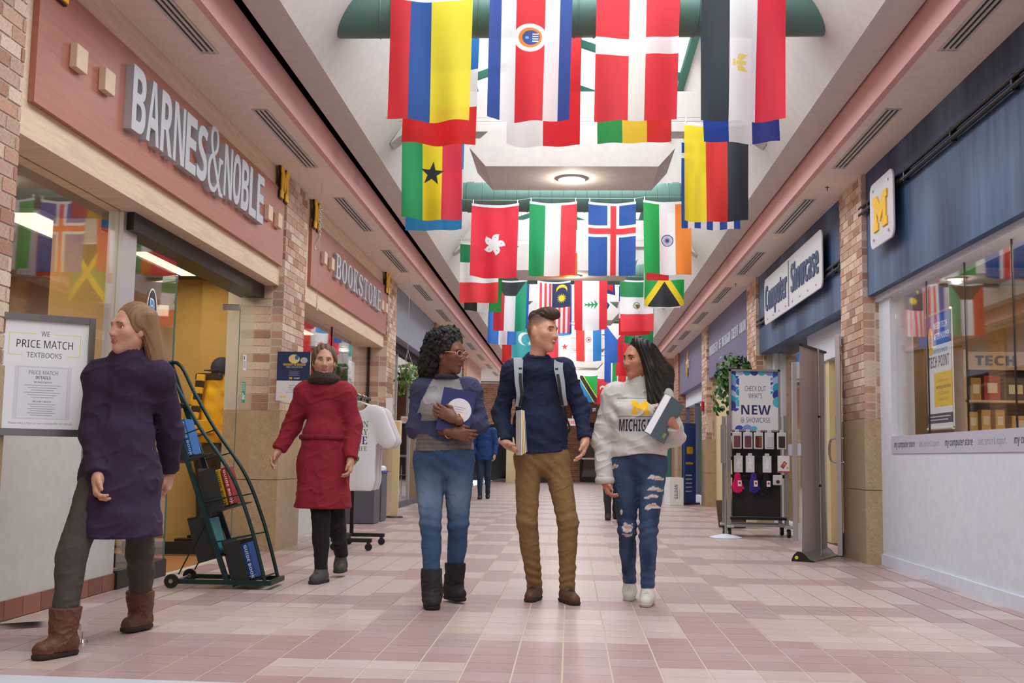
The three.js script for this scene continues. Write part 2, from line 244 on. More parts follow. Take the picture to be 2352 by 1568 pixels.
// ---------------------------------------------------------------- fascias over the shopfronts
function fascia(name, s, k, y0, mat, label) { const face = s < 0 ? XFL : XFR; return struct(name, ext(face, face + s * 0.3, y0, HS, pierZ(k) - PH, pierZ(k + 1) + PH), mat, label, 'fascia'); }
fascia('trim_1', -1, -1, 2.475, M.tan, 'pale wood fascia board carrying the sign in tall capital letters');
fascia('trim_2', -1, 0, 2.475, M.tan, 'pale wood fascia board carrying the bookstore sign');
fascia('trim_3', -1, 1, 2.78, M.greyblue, 'plain blue grey fascia after the bookstore sign');
fascia('trim_4', -1, 2, 2.78, M.greyblue, 'distant plain fascia after the grey fascia');
fascia('trim_5', -1, 3, 2.6, M.pinkwall, 'far plain fascia near the end brick wall');
fascia('trim_6', 1, -1, 2.42, M.streak, 'blue brush painted fascia above the long shop window');
fascia('trim_7', 1, 0, 2.44, M.streak, 'blue brush painted fascia above the open glass door');
fascia('trim_8', 1, 1, 2.50, M.mauve, 'slate purple fascia carrying small white capital letters');
fascia('trim_9', 1, 2, 2.52, M.mauve, 'slate purple fascia carrying a gold ornament');
fascia('trim_10', 1, 3, 2.4, M.pinkwall, 'far plain fascia beyond the gold ornament');
// underside strips between fascia and glass are part of the fascia boxes (0.3 m deep)
// ---------------------------------------------------------------- shells behind the fronts
function shell(s, k, wallMat, floorMat, ceilMat, depth, h, what) {
  const zA = pierZ(k) - PH, zB = pierZ(k + 1) + PH, xf = s < 0 ? -3.06 : 2.95, xb = s * (3 + depth);
  struct('floor', ext(s < 0 ? -3.02 : 2.9, xb, -0.1, 0.0, zA + 0.8, zB - 0.8), floorMat, 'shop floor inside ' + what, 'floor');
  struct('wall_back', ext(xb, xb + s * 0.1, 0, HS, zA + 0.8, zB - 0.8), wallMat, 'back wall inside ' + what, 'wall');
  struct('wall_side', ext(xf + s * 0.2, xb, 0, HS, zA + 0.2, zA + 0.27), wallMat, 'near side wall inside ' + what, 'wall');
  struct('ceiling', ext(s < 0 ? XFL - 0.3 : XFR + 0.3, xb, h, h + 0.08, zA + 0.8, zB - 0.8), ceilMat, 'shop ceiling inside ' + what, 'ceiling');
}
shell(-1, -1, M.yellowwall, M.shopfloor, M.shopceil, 4.2, 2.62, 'the corner shop with the hoodie display');
shell(-1, 0, M.yellowwall, M.shopfloor, M.shopceil, 3, 2.62, 'the bookstore');
shell(-1, 1, M.dark, M.carpet, M.shopceil, 3, 2.9, 'the shop under the grey fascia');
shell(-1, 2, M.dark, M.carpet, M.shopceil, 2, 2.9, 'the distant dark shop');
shell(-1, 3, M.wallgrey, M.carpet, M.shopceil, 2, 2.9, 'the far shop on the bookstore side');
shell(1, -1, M.yellowwall, M.carpet, M.shopceil, 3.4, 2.75, 'the computer store');
shell(1, 0, M.yellowwall, M.carpet, M.shopceil, 3, 2.62, 'the shop behind the open glass door');
shell(1, 1, M.cream, M.carpet, M.shopceil, 3, 2.62, 'the office behind the potted tree');
shell(1, 2, M.cream, M.carpet, M.shopceil, 3, 2.62, 'the shop beyond the red alarm');
shell(1, 3, M.wallgrey, M.carpet, M.shopceil, 2, 2.62, 'the far shop after the gold ornament');
// outer closures behind the camera and along the sides
struct('wall_rear', ext(-7.5, 7.5, -0.1, 5.5, ZB, ZB + 0.15), M.pinkwall, 'plain wall closing the concourse behind the viewer', 'wall');
struct('wall_left', ext(-3.3, -3.05, 0, HS, pierZ(-1) + PH, ZB), M.brickfar, 'brick wall behind the viewer on the bookstore side', 'wall');
struct('wall_right', ext(2.95, 3.2, 0, HS, pierZ(-2) + PH, ZB), M.white, 'white wall behind the viewer on the computer store side', 'wall');
struct('ceiling_end', ext(-6, 6, HS, HS + 0.1, ZF - 4, ZF + 5), M.ceiling, 'flat lower ceiling at the end of the concourse', 'ceiling');
struct('wall_gable', ext(-6, 6, HS, 5.5, ZF + 4.8, ZF + 5), M.ceiling, 'white wall closing the far end of the skylight', 'wall');
for (const s of [-1, 1]) struct('wall_outer_' + (s < 0 ? 'left' : 'right'), ext(s * 6.5, s * 6.65, -0.1, 4.95, ZF - 4, ZB), M.dark, 'outer wall behind the shops on the ' + (s < 0 ? 'bookstore' : 'computer store') + ' side', 'wall');
struct('wall_outer_end', ext(-7, 7, -0.1, 5.5, ZF - 4, ZF - 4.15), M.dark, 'outer wall closing the building beyond the far lobby', 'wall');
// ---------------------------------------------------------------- shopfronts
const faceL = (o, x, y, z) => { o.position.set(x, y, z); o.rotation.y = Math.PI / 2; return o; };      // local x runs away from the viewer, local z into the concourse
const faceR = (o, x, y, z) => { o.position.set(x, y, z); o.rotation.y = -Math.PI / 2; return o; };     // local x runs towards the viewer
function fitted(ch, font, w, h, d) { const g = new TextGeometry(ch, { font: fonts[font], size: 1, depth: d, curveSegments: 6, bevelEnabled: false }); g.computeBoundingBox(); const b = g.boundingBox; g.translate(-b.min.x, -b.min.y, 0); g.scale(w / (b.max.x - b.min.x), h / (b.max.y - b.min.y), 1); return g; }
function word(parent, s, font, w, h, d, x, y, mat, gap = 0.14, widths = {}) {
  const rel = [...s].map((c) => widths[c] ?? 1), tot = rel.reduce((a, b) => a + b, 0), cell = w / (tot - gap); let X = x;
  [...s].forEach((c, i) => { const cw = cell * (rel[i] - gap); if (c !== ' ') { const m = mesh('letter', fitted(c, font, cw, h, d), mat, parent); m.position.set(X, y, 0); } X += cell * rel[i]; });
}
// -- first bookshop bay
const panel1 = struct('trim_11', ext(XFL - 0.005, XFL + 0.035, 2.655, 3.36, -5.31, -10.17), M.brown, 'long reddish brown wood sign panel with tall metal capital letters', 'sign panel');
const panel2 = struct('trim_12', ext(XFL - 0.005, XFL + 0.035, 2.655, 3.36, -11.3, -16.05), M.brown, 'reddish brown wood sign panel with slim serif letters', 'sign panel');
{
  const g = faceL(thing('letter_sign', 'large brushed metal capital letters with an ampersand on the brown panel', 'sign'), XFL + 0.035, 0, -6.41);
  word(g, 'BARNES', 'sans_bold', 1.39, 0.405, 0.05, 0, 2.85, M.letter, 0.1);
  const amp = mesh('letter', fitted('&', 'serif_regular', 0.36, 0.5, 0.05), M.letter, g); amp.position.set(1.41, 2.83, 0);
  word(g, 'NOBLE', 'sans_bold', 1.1, 0.405, 0.05, 1.79, 2.87, M.letter, 0.1);
  const b = faceL(thing('letter_sign', 'slim serif metal letters spelling bookstore on the smaller brown panel', 'sign'), XFL + 0.035, 0, -12.34);
  word(b, 'BOOKSTORE', 'serif_bold', 3.0, 0.28, 0.04, 0, 2.91, M.letter, 0.2);
  const spots = [[-5.73, 'nearer of two before the letters'], [-6.1, 'beside the first tall letter'], [-9.56, 'right after the last tall letter'], [-9.89, 'beside the maize letter above the pillar'], [-11.8, 'by the hanging hook chain'], [-12.17, 'just before the serif letters'], [-15.51, 'just after the serif letters'], [-15.84, 'last one on the smaller panel']];
  for (const [z, w] of spots) { const t = thing('sign_block', 'small square pale wood block on the brown panel, ' + w, 'block', [XFL + 0.035, 3.03, z], 0, 'wood blocks on the sign panels'); mesh('block', rbx(0.045, 0.135, 0.135, 0.006, 0.022, 0, 0), M.tan, t); }
  for (const [z, w] of [[-5.42, 'above the first window'], [-10.06, 'at the end of the tall lettering'], [-11.42, 'at the start of the bookstore panel'], [-15.98, 'at the end of the bookstore panel']]) {
    const t = faceL(thing('emblem', 'yellow block letter on a black backing ' + w, 'emblem'), XFL + 0.03, 3.26, z + 0.14);
    mesh('backing', blockM(0.29, 0.32, 0.022), M.black, t); const m = mesh('letter', blockM(0.27, 0.3, 0.012), M.maize, t); m.position.set(0.01, 0.01, 0.0225);
  }
}
struct('wall_stucco', ext(-3.16, XSL, 0, 1.29, pierZ(-1) - PH, -7.2), M.wallgrey, 'low grey stucco wall under the first shop window', 'wall');
{
  const g = sgroup('baseboard_left', 'brown clay tile base along the low stucco wall', 'baseboard', [0, 0, 0]);
  const tm = [[150, 98, 84], [162, 108, 92], [140, 92, 80]].map((c) => std(col(...c), 0.45, { map: T.tile }));
  for (let i = 0, z = pierZ(-1) - PH; z > -7.19; z -= 0.205, i++) { const l = Math.min(0.2, z + 7.2); mesh('tile', ext(XSL, XSL + 0.012, 0.002, 0.105, z, z - l), tm[i % 3], g); }
}
struct('trim_13', ext(-3.2, XSL + 0.035, 1.29, 1.325, pierZ(-1) - PH, -7.22), M.white, 'white window ledge on the low stucco wall', 'sill');
struct('trim_14', ext(-3.05, XSL + 0.03, 1.325, 2.475, -7.0, -7.235), M.alu, 'wide silver upright beside the first shop window', 'mullion');
function paneL(name, z0, z1, y0, y1, label, x = XSL) { const g = sgroup(name, label, 'window', [x, 0, 0]); mesh('pane', ext(-0.004, 0.004, y0, y1, z0, z1), M.glass, g); return g; }
paneL('window_2', pierZ(-1) - PH, -7.0, 1.325, 2.475, 'large first shop window behind the framed price sign');
{ const g = paneL('window_3', -7.235, -8.08, 0.12, 2.36, 'clear fixed glass panel with an oval sticker beside the entrance');
  mesh('rail', ext(-0.03, 0.03, 0, 0.12, -7.2, -8.08), M.black, g); }
struct('trim_15', ext(-3.12, -2.9, 2.355, 2.475, -7.05, -10.18), M.black, 'black shutter housing above the shop entrance', 'housing');
for (const [x0, z0, a, w, lab] of [[XSL, -8.1, 2.55, 0.9, 'frameless glass entrance door swung inward near the book rack'], [XSL, -9.72, 3.32, 0.92, 'frameless glass entrance door swung inward near the brick pillar']]) {
  const g = sgroup('door', lab, 'door', [x0, 0, z0]); g.name = numbered('door_1'); g.rotation.y = a;
  mesh('pane', ext(0, w, 0.12, 2.2, -0.005, 0.005), M.glass, g); mesh('rail', ext(0, w, 0.012, 0.12, -0.018, 0.018), M.black, g); mesh('edge', ext(-0.002, 0.004, 0.12, 2.2, -0.006, 0.006), M.glassedge, g);
  mesh('patch_fitting', rbx(0.16, 0.055, 0.03, 0.006, 0.08, 2.2, 0), M.steel, g); mesh('handle', rod([w - 0.08, 0.8, 0.05], [w - 0.08, 1.4, 0.05], 0.012), M.steel, g);
}
{ const g = paneL('window_4', -9.76, -10.2, 0.12, 2.36, 'clear glass side panel with small stickers by the brick pillar'); mesh('rail', ext(-0.03, 0.03, 0, 0.12, -9.76, -10.2), M.black, g);
  const st = canvas(64, 128, (x, w, h) => { x.fillStyle = '#2f9a80'; x.fillRect(0, 0, w, h); x.fillStyle = '#d8efe8'; x.fillRect(8, 70, 20, 40); x.fillRect(36, 80, 18, 30); x.fillStyle = '#bfe6db'; for (let i = 0; i < 5; i++) x.fillRect(8, 10 + i * 10, 44, 4); });
  const p = new THREE.PlaneGeometry(0.1, 0.19); p.rotateY(Math.PI / 2); p.translate(0.006, 1.45, -9.9); mesh('sticker', p, std(0xffffff, 0.6, { map: st, side: THREE.DoubleSide }), g);
  const st2 = canvas(64, 128, (x, w, h) => { x.fillStyle = '#e8eef2'; x.fillRect(0, 0, w, h); x.fillStyle = '#26406e'; x.fillRect(8, 12, 22, 30); x.fillStyle = '#707880'; for (let i = 0; i < 6; i++) x.fillRect(8, 52 + i * 11, 46, 5); });
  const q = new THREE.PlaneGeometry(0.09, 0.14); q.rotateY(Math.PI / 2); q.translate(0.006, 1.72, -9.9); mesh('sticker', q, std(0xffffff, 0.6, { map: st2, side: THREE.DoubleSide }), g); }
{ // oval door sticker
  const tex = canvas(256, 512, (x, w, h) => { x.fillStyle = '#f2f4f6'; x.beginPath(); x.ellipse(w / 2, h / 2, w / 2, h / 2, 0, 0, 7); x.fill(); x.fillStyle = '#2a3640'; x.beginPath(); x.ellipse(w / 2, h / 2, w / 2 - 18, h / 2 - 18, 0, 0, 7); x.fill(); x.save(); x.translate(w / 2, h / 2); x.scale(1, 2.1); x.textAlign = 'center'; x.textBaseline = 'middle'; x.font = 'bold 190px sans-serif'; x.lineWidth = 14; x.strokeStyle = '#f2f6fa'; x.strokeText('B', 0, 4); x.fillStyle = '#4aa0e0'; x.fillText('B', 0, 4); x.restore(); });
  const g = new THREE.CircleGeometry(0.5, 40); g.scale(0.2, 0.36, 1); g.rotateY(Math.PI / 2); const m = mesh('door_sticker', g, std(0xffffff, 0.5, { map: tex })); m.position.set(XSL + 0.008, 1.87, -7.62); tag(m, 'oval blue and white letter sticker on the glass by the entrance', 'sticker');
}
// display partition, warm lit panel, shop fittings
struct('wall_display', ext(-3.55, -3.06, 0.9, 2.475, -7.26, -7.32), M.yellowwall, 'warm yellow side panel closing the first window display', 'wall');
struct('wall_panel', ext(-3.68, -3.06, 0.1, 2.6, -10.72, -10.8), M.yellowwall, 'warm yellow wall panel behind the yellow hoodie', 'wall');
struct('baseboard_panel', ext(-3.7, -3.04, 0, 0.1, -10.66, -10.82), M.black, 'black base under the yellow wall panel', 'baseboard');
struct('baseboard_display', ext(-3.66, -2.99, 0, 0.1, -10.2, -10.36), M.black, 'black plinth of the display behind the glass side panel', 'baseboard');
function ceilingLight(x, y, z, w, d, inten, label, tint = [1, 0.86, 0.62]) {
  const g = thing('ceiling_light', label, 'light', [x, y, z]); const c = new THREE.Color(...tint);
  mesh('frame', ext(-w / 2 - 0.02, w / 2 + 0.02, -0.012, 0.02, -d / 2 - 0.02, d / 2 + 0.02), M.white, g);
  mesh('lamp_diffuser', ext(-w / 2, w / 2, -0.02, -0.004, -d / 2, d / 2), std(0xffffff, 0.5, { emissive: c, emissiveIntensity: 1.4 }), g);
  const l = new THREE.RectAreaLight(c, inten, w, d); l.position.y = -0.03; l.rotation.x = -Math.PI / 2; g.add(l);
}
const WARM = 8;
for (const [x, z, w] of [[-3.75, -6.2, 'nearest the first window'], [-4.9, -6.6, 'deep in the corner shop'], [-4.0, -8.2, 'over the shop entrance'], [-3.6, -9.7, 'before the yellow hoodie'], [-5.6, -8.6, 'farthest inside the corner shop']]) ceilingLight(x, 2.6, z, 0.3, 1.2, WARM, 'warm ceiling light panel ' + w);
for (const [x, z, w] of [[-3.8, -12.6, 'inside the bookstore near the brick pillar'], [-3.8, -14.8, 'inside the bookstore farther along']]) ceilingLight(x, 2.6, z, 0.3, 1.2, WARM, 'warm ceiling light panel ' + w);
for (const [x, z, w] of [[3.9, -5.6, 'near end of the computer store'], [3.9, -8.2, 'behind the tech banner'], [5.4, -7.2, 'deep in the computer store']]) ceilingLight(x, 2.73, z, 0.3, 1.2, 9, 'warm ceiling light panel ' + w, [1, 0.83, 0.58]);
for (const [x, z, w] of [[4.2, -12.2, 'behind the open glass door'], [4.2, -14.6, 'behind the banner stand']]) ceilingLight(x, 2.6, z, 0.3, 1.2, 10, 'warm ceiling light panel ' + w);
for (const [x, z, w] of [[4.2, -19.2, 'in the office behind the tree'], [4.2, -25.2, 'in the shop beyond the red alarm']]) ceilingLight(x, 2.6, z, 0.3, 1.2, 7, 'ceiling light panel ' + w, [1, 0.92, 0.8]);
// -- bookstore bay
{
  const zA = pierZ(0) - PH, zB = pierZ(1) + PH;
  struct('wall_base_bookstore', ext(-3.1, XSL, 0, 0.42, zA, zB), M.wallgrey, 'low grey wall under the bookstore window', 'wall');
  const g = paneL('window_5', zA, zB, 0.46, 2.475, 'large bookstore window between two brick pillars'); mesh('window_sill', ext(-0.06, 0.03, 0.42, 0.46, zA, zB), M.alu, g); mesh('window_frame', ext(-0.012, 0.012, 0.46, 2.475, -13.5, -13.512), M.darkmetal, g); mesh('window_frame', ext(-0.03, 0.02, 0.46, 2.475, zB + 0.04, zB), M.darkmetal, g);
  const pm = canvas(128, 512, (x, w, h) => { x.fillStyle = '#eef2f6'; x.fillRect(0, 0, w, h); x.fillStyle = '#8a98b0'; for (let i = 0; i < 6; i++) x.fillRect(24, 120 + i * 14, 80 - (i % 3) * 12, 6); x.fillStyle = '#6a7486'; for (let i = 0; i < 9; i++) x.fillRect(30 + (i % 2) * 10, 240 + i * 16, 60, 6); });
  const p = mesh('window_notice', ext(0, 0.004, 0, 1.05, 0, 0.42), std(0xffffff, 0.7, { map: pm })); const uv = p.geometry.attributes.uv; for (let i = 0; i < uv.count; i++) uv.setXY(i, uv.getX(i) / 0.42, uv.getY(i) / 1.05); p.position.set(XSL - 0.03, 1.12, -15.15); tag(p, 'tall narrow white paper notice inside the bookstore window', 'notice');
}
// -- dark glass fronts farther along
for (const [k, y1, lab] of [[1, 2.78, 'dark reflective shop window under the plain grey fascia'], [2, 2.78, 'distant dark shop window on the bookstore side'], [3, 2.6, 'far small shop window on the bookstore side']]) {
  const zA = pierZ(k) - PH, zB = pierZ(k + 1) + PH, g = paneL('window_' + (5 + k), zA, zB, 0.1, y1, lab);
  mesh('window_sill', ext(-0.05, 0.04, 0, 0.1, zA, zB), M.greypanel, g); for (let i = 0; i < 3; i++) mesh('window_frame', ext(-0.03, 0.03, 0.1, y1, zA - i * 1.67, zA - i * 1.67 - 0.05), M.alu, g);
  mesh('window_frame', ext(-0.04, 0.05, y1 - 0.16, y1, zA, zB), M.dark, g);
}
// -- white computer store wall with the long window
const zW = pierZ(0) + PH, zW2 = pierZ(-1) - PH;
struct('wall_white', ext(XWR, XWR + 0.12, 0, 1.135, zW, zW2 + 6), M.white, 'long white wall below the computer store window', 'wall');
struct('wall_jamb', ext(XWR, XWR + 0.2, 1.135, 2.42, zW, -9.85), M.white, 'white return beside the computer store window', 'wall');
struct('trim_16', ext(XWR - 0.03, XWR + 0.2, 2.365, 2.43, zW, zW2 + 6), M.white, 'white window head strip under the blue fascia', 'trim');
struct('baseboard_right', ext(XWR - 0.018, XWR, 0, 0.095, zW, zW2 + 6), M.white, 'white baseboard along the computer store wall', 'baseboard');
{
  const g = sgroup('window_9', 'long frameless computer store window with black butt joints', 'window', [XWR + 0.05, 0, 0]);
  const js = [-9.85, -8.985, -8.12, -7.25, -6.38, -5.5, -4.6];
  for (let i = 0; i < js.length - 1; i++) { mesh('pane', ext(-0.004, 0.004, 1.135, 2.37, js[i] + 0.004, js[i + 1] - 0.004), M.glass, g); mesh('joint', ext(-0.006, 0.006, 1.135, 2.37, js[i + 1] - 0.004, js[i + 1] + 0.004), M.black, g); }
  const bt = canvas(2048, 128, (x, w, h) => { x.fillStyle = '#b9bacb'; x.fillRect(0, 0, w, h); x.textBaseline = 'middle';
    for (let i = 0; i < 2; i++) { x.save(); x.translate(i * 1024 + 24, 62); x.scale(0.8, 1); x.font = 'italic bold 62px sans-serif'; x.fillStyle = '#2c2a44'; x.fillText('my computer store', 0, 0); x.restore(); x.save(); x.translate(i * 1024 + 560, 64); x.scale(0.66, 1); x.font = '56px sans-serif'; x.fillStyle = '#77788c'; x.fillText('sales, service & support', 0, 0); x.restore(); } });
  bt.wrapS = THREE.RepeatWrapping;
  const band = ext(XWR - 0.008, XWR - 0.001, 0.985, 1.135, -9.85, -4.6), uv = band.attributes.uv; for (let i = 0; i < uv.count; i++) uv.setXY(i, (uv.getX(i) + 9.8) / 2.6, (uv.getY(i) - 0.985) / 0.15);
  tag(mesh('lettered_strip', band, std(0xffffff, 0.6, { map: bt })), 'lilac strip of small lettering below the computer store window', 'sign');
}
// rails and sign plates on the blue fascias
for (const [z0, z1, y, lab] of [[-10.3, -3, 3.225, 'dark double rail across the blue fascia behind the maize letter plate'], [-16.05, -11.04, 2.876, 'dark double rail across the blue fascia behind the two word plate']]) {
  const g = thing('sign_rail', lab, 'rail', [XFR, y, 0]);
  mesh('rail', rod([-0.035, 0.03, z0], [-0.035, 0.03, z1], 0.016), M.darkmetal, g); mesh('rail', rod([-0.035, -0.03, z0], [-0.035, -0.03, z1], 0.018), M.darkmetal, g);
  for (let z = z0 + 0.3; z < z1; z += 1.1) mesh('bracket', bx(0.05, 0.1, 0.03, -0.02, 0, z), M.darkmetal, g);
}
function plate(w, h, r, d) { const s = new THREE.Shape(); s.moveTo(r, 0); s.lineTo(w - r, 0); s.absarc(w - r, r, r, -Math.PI / 2, 0); s.lineTo(w, h - r); s.absarc(w - r, h - r, r, 0, Math.PI / 2); s.lineTo(r, h); s.absarc(r, h - r, r, Math.PI / 2, Math.PI); s.lineTo(0, r); s.absarc(r, r, r, Math.PI, Math.PI * 1.5); return new THREE.ExtrudeGeometry(s, { depth: d, bevelEnabled: true, bevelSize: 0.003, bevelThickness: 0.003, bevelSegments: 1, curveSegments: 8 }); }
{
  const g = faceR(thing('sign_plate', 'rounded grey plate with a maize block letter on the blue fascia', 'sign'), XFR - 0.075, 2.755, -9.74);
  mesh('plate', plate(0.69, 0.57, 0.08, 0.012), M.signwhite, g); const m = mesh('letter', blockM(0.42, 0.3, 0.012), M.maize, g); m.position.set(0.13, 0.13, 0.016);
  for (const x of [0.12, 0.57]) for (const y of [0.07, 0.5]) mesh('bolt', cyl(0.012, 0.012, 0.012, x, y, 0.02, 12, 'z'), M.steel, g);
  const c = faceR(thing('sign_plate', 'long rounded grey plate naming the computer showcase in blue letters', 'sign'), XFR - 0.075, 2.735, -15.1);
  mesh('plate', plate(3.46, 0.62, 0.09, 0.012), M.signwhite, c);
  const wd = { m: 1.45, w: 1.35, t: 0.75, r: 0.8, C: 1.15, S: 1.1 };
  const H = { C: 0.34, S: 0.34, h: 0.34, t: 0.3 };
  const put = (s, x, w) => { const rel = [...s].map((k) => wd[k] ?? 1), tot = rel.reduce((a, b) => a + b, 0); let X = x; [...s].forEach((k, i) => { const cw = w / tot * (rel[i] - 0.16), hh = k === 'p' ? 0.34 : H[k] ?? 0.25; const m = mesh('letter', fitted(k, 'sans_bold', cw, hh, 0.012), M.letterdark, c); m.position.set(X, 0.17 - (k === 'p' ? 0.09 : 0), 0.016); X += w / tot * rel[i]; }); };
  put('Computer', 0.12, 1.5); put('Showcase', 1.86, 1.5); mesh('divider', bx(0.015, 0.56, 0.012, 1.7, 0.31, 0.02), M.brushed, c);
  for (let i = 0; i < 8; i++) mesh('bolt', cyl(0.011, 0.011, 0.012, 0.25 + i * 0.42, 0.06, 0.02, 12, 'z'), M.steel, c);
  const u = faceR(thing('letter_sign', 'row of small white capital letters on the slate purple fascia', 'sign'), XFR - 0.005, 2.9, -21.75);
  const us = 'UNIVERSITY OF MICHIGAN CREDIT UNION'; word(u, us, 'sans_regular', 4.5, 0.17, 0.012, 0, 0.03, M.white, 0.34, { ' ': 0.75, I: 0.5, M: 1.3 });
  const o = faceR(thing('wall_ornament', 'tall gold torch ornament with pale letters on the purple fascia', 'ornament'), XFR - 0.02, 2.9, -26.1);
  const lathe = new THREE.LatheGeometry([[0, 0], [0.05, 0.05], [0.09, 0.12], [0.07, 0.3], [0.1, 0.36], [0.03, 0.42], [0.02, 0.6], [0, 0.7]].map((p) => new THREE.Vector2(p[0], p[1])), 16); lathe.scale(1, 1, 0.4); lathe.translate(0.3, -0.1, 0); mesh('torch', lathe, std(col(220, 176, 70), 0.35, { metalness: 0.6 }), o);
  const l1 = mesh('letter', fitted('C', 'serif_bold', 0.16, 0.2, 0.02), M.white, o); l1.position.set(0.55, 0.1, 0);
}
// -- front behind the open glass door
{
  const x = 2.95, zA = pierZ(0) - PH, zB = pierZ(1) + PH;
  struct('wall_header', ext(x - 0.05, x + 0.1, 2.06, 2.45, zA, -13.75), M.white, 'white header above the open glass door', 'wall');
  struct('trim_17', ext(x - 0.06, x + 0.1, 0, 2.06, zA, zA - 0.22), M.white, 'white door post beside the tall brick pillar', 'post');
  struct('trim_18', ext(x - 0.06, x + 0.1, 0, 2.45, zB + 0.16, zB), M.white, 'white post at the far end of the blue fascia front', 'post');
  struct('trim_19', ext(x - 0.02, x + 0.6, 0, 2.06, -12.75, -12.95), M.cream, 'cream inner return inside the open door', 'post');
  const g = sgroup('window_10', 'tall shop window behind the display cart with a lettered lilac band', 'window', [x, 0, 0]);
  mesh('pane', ext(-0.004, 0.004, 0.1, 2.45, -13.0, zB + 0.16), M.glass, g); mesh('window_sill', ext(-0.05, 0.05, 0, 0.1, -13.0, zB + 0.16), M.white, g); mesh('window_band', ext(-0.01, -0.005, 0.985, 1.135, -13.0, zB + 0.16), std(col(186, 188, 202), 0.6), g); mesh('window_frame', ext(-0.04, 0.04, 0, 2.45, -12.95, -13.02), M.white, g);
  const d = sgroup('door_3', 'silver framed glass door folded back against the brick pillar with a pull handle', 'door', [2.86, 0, -11.75]); d.rotation.y = Math.atan2(-0.8, -0.26); const W = 0.85;
  for (const [a, b] of [[0, 0.09], [W - 0.09, W]]) mesh('stile', ext(a, b, 0.01, 2.15, -0.022, 0.022), M.alu, d);
  mesh('rail', ext(0.09, W - 0.09, 2.05, 2.15, -0.022, 0.022), M.alu, d); mesh('rail', ext(0.09, W - 0.09, 0.01, 0.22, -0.022, 0.022), M.alu, d); mesh('pane', ext(0.09, W - 0.09, 0.22, 2.05, -0.003, 0.003), M.glass, d);
  for (const s of [-1, 1]) mesh('handle', tube([[W - 0.05, 0.9, s * 0.02], [W - 0.05, 0.92, s * 0.075], [W - 0.05, 1.12, s * 0.075], [W - 0.05, 1.14, s * 0.02]], 0.011, 24, 8), M.steel, d);
  mesh('lock', rbx(0.03, 0.16, 0.052, 0.004, W - 0.02, 1.27, 0), M.steel, d); mesh('closer', rbx(0.2, 0.06, 0.05, 0.008, 0.2, 2.08, -0.045), M.steel, d);
  const e = sgroup('window_11', 'white framed glass sidelight beyond the grey banner', 'window', [2.55, 0, -12.95]);
  for (const [a, b] of [[0, 0.05], [0.36, 0.42]]) mesh('window_frame', ext(a, b, 0, 2.05, -0.03, 0.03), M.alu, e); mesh('window_frame', ext(0.05, 0.36, 1.86, 2.05, -0.03, 0.03), M.white, e); mesh('window_frame', ext(0.05, 0.36, 0, 0.2, -0.03, 0.03), M.white, e); mesh('pane', ext(0.05, 0.36, 0.2, 1.86, -0.004, 0.004), M.glass, e);
}
{ // office front and the shop beyond
  struct('wall_cream', ext(2.84, 2.95, 0, 2.52, pierZ(1) - PH, pierZ(2) + PH), M.cream, 'cream wall of the office behind the potted tree', 'wall');
  const zA = pierZ(2) - PH, zB = pierZ(3) + PH, g = sgroup('window_12', 'shop window with white transom beyond the red alarm', 'window', [2.9, 0, 0]);
  mesh('window_frame', ext(-0.05, 0.05, 2.2, 2.52, zA, zB), M.white, g); mesh('window_sill', ext(-0.05, 0.05, 0, 0.12, zA, zB), M.white, g); for (const z of [zA - 0.03, -24.2, -25.8, zB + 0.03]) mesh('window_frame', ext(-0.05, 0.05, 0.12, 2.2, z + 0.03, z - 0.03), M.mauve, g); mesh('pane', ext(-0.004, 0.004, 0.12, 2.2, zA, zB), M.glass, g);
  struct('wall_return', ext(2.2, 3.2, 0, HS, -29.3, -29.5), M.pinkwall, 'pink plaster wall stepping out beside the far brick pillar', 'wall');
  struct('door_4', ext(2.32, 2.62, 0, 2.6, -29.28, -29.31), M.teal, 'teal green door panel in the pink plaster wall', 'door');
  struct('wall_far_right', ext(2.7, 3.0, 0, HS, -29.5, ZF), M.pinkwall, 'plain pink wall along the far end of the concourse', 'wall');
}
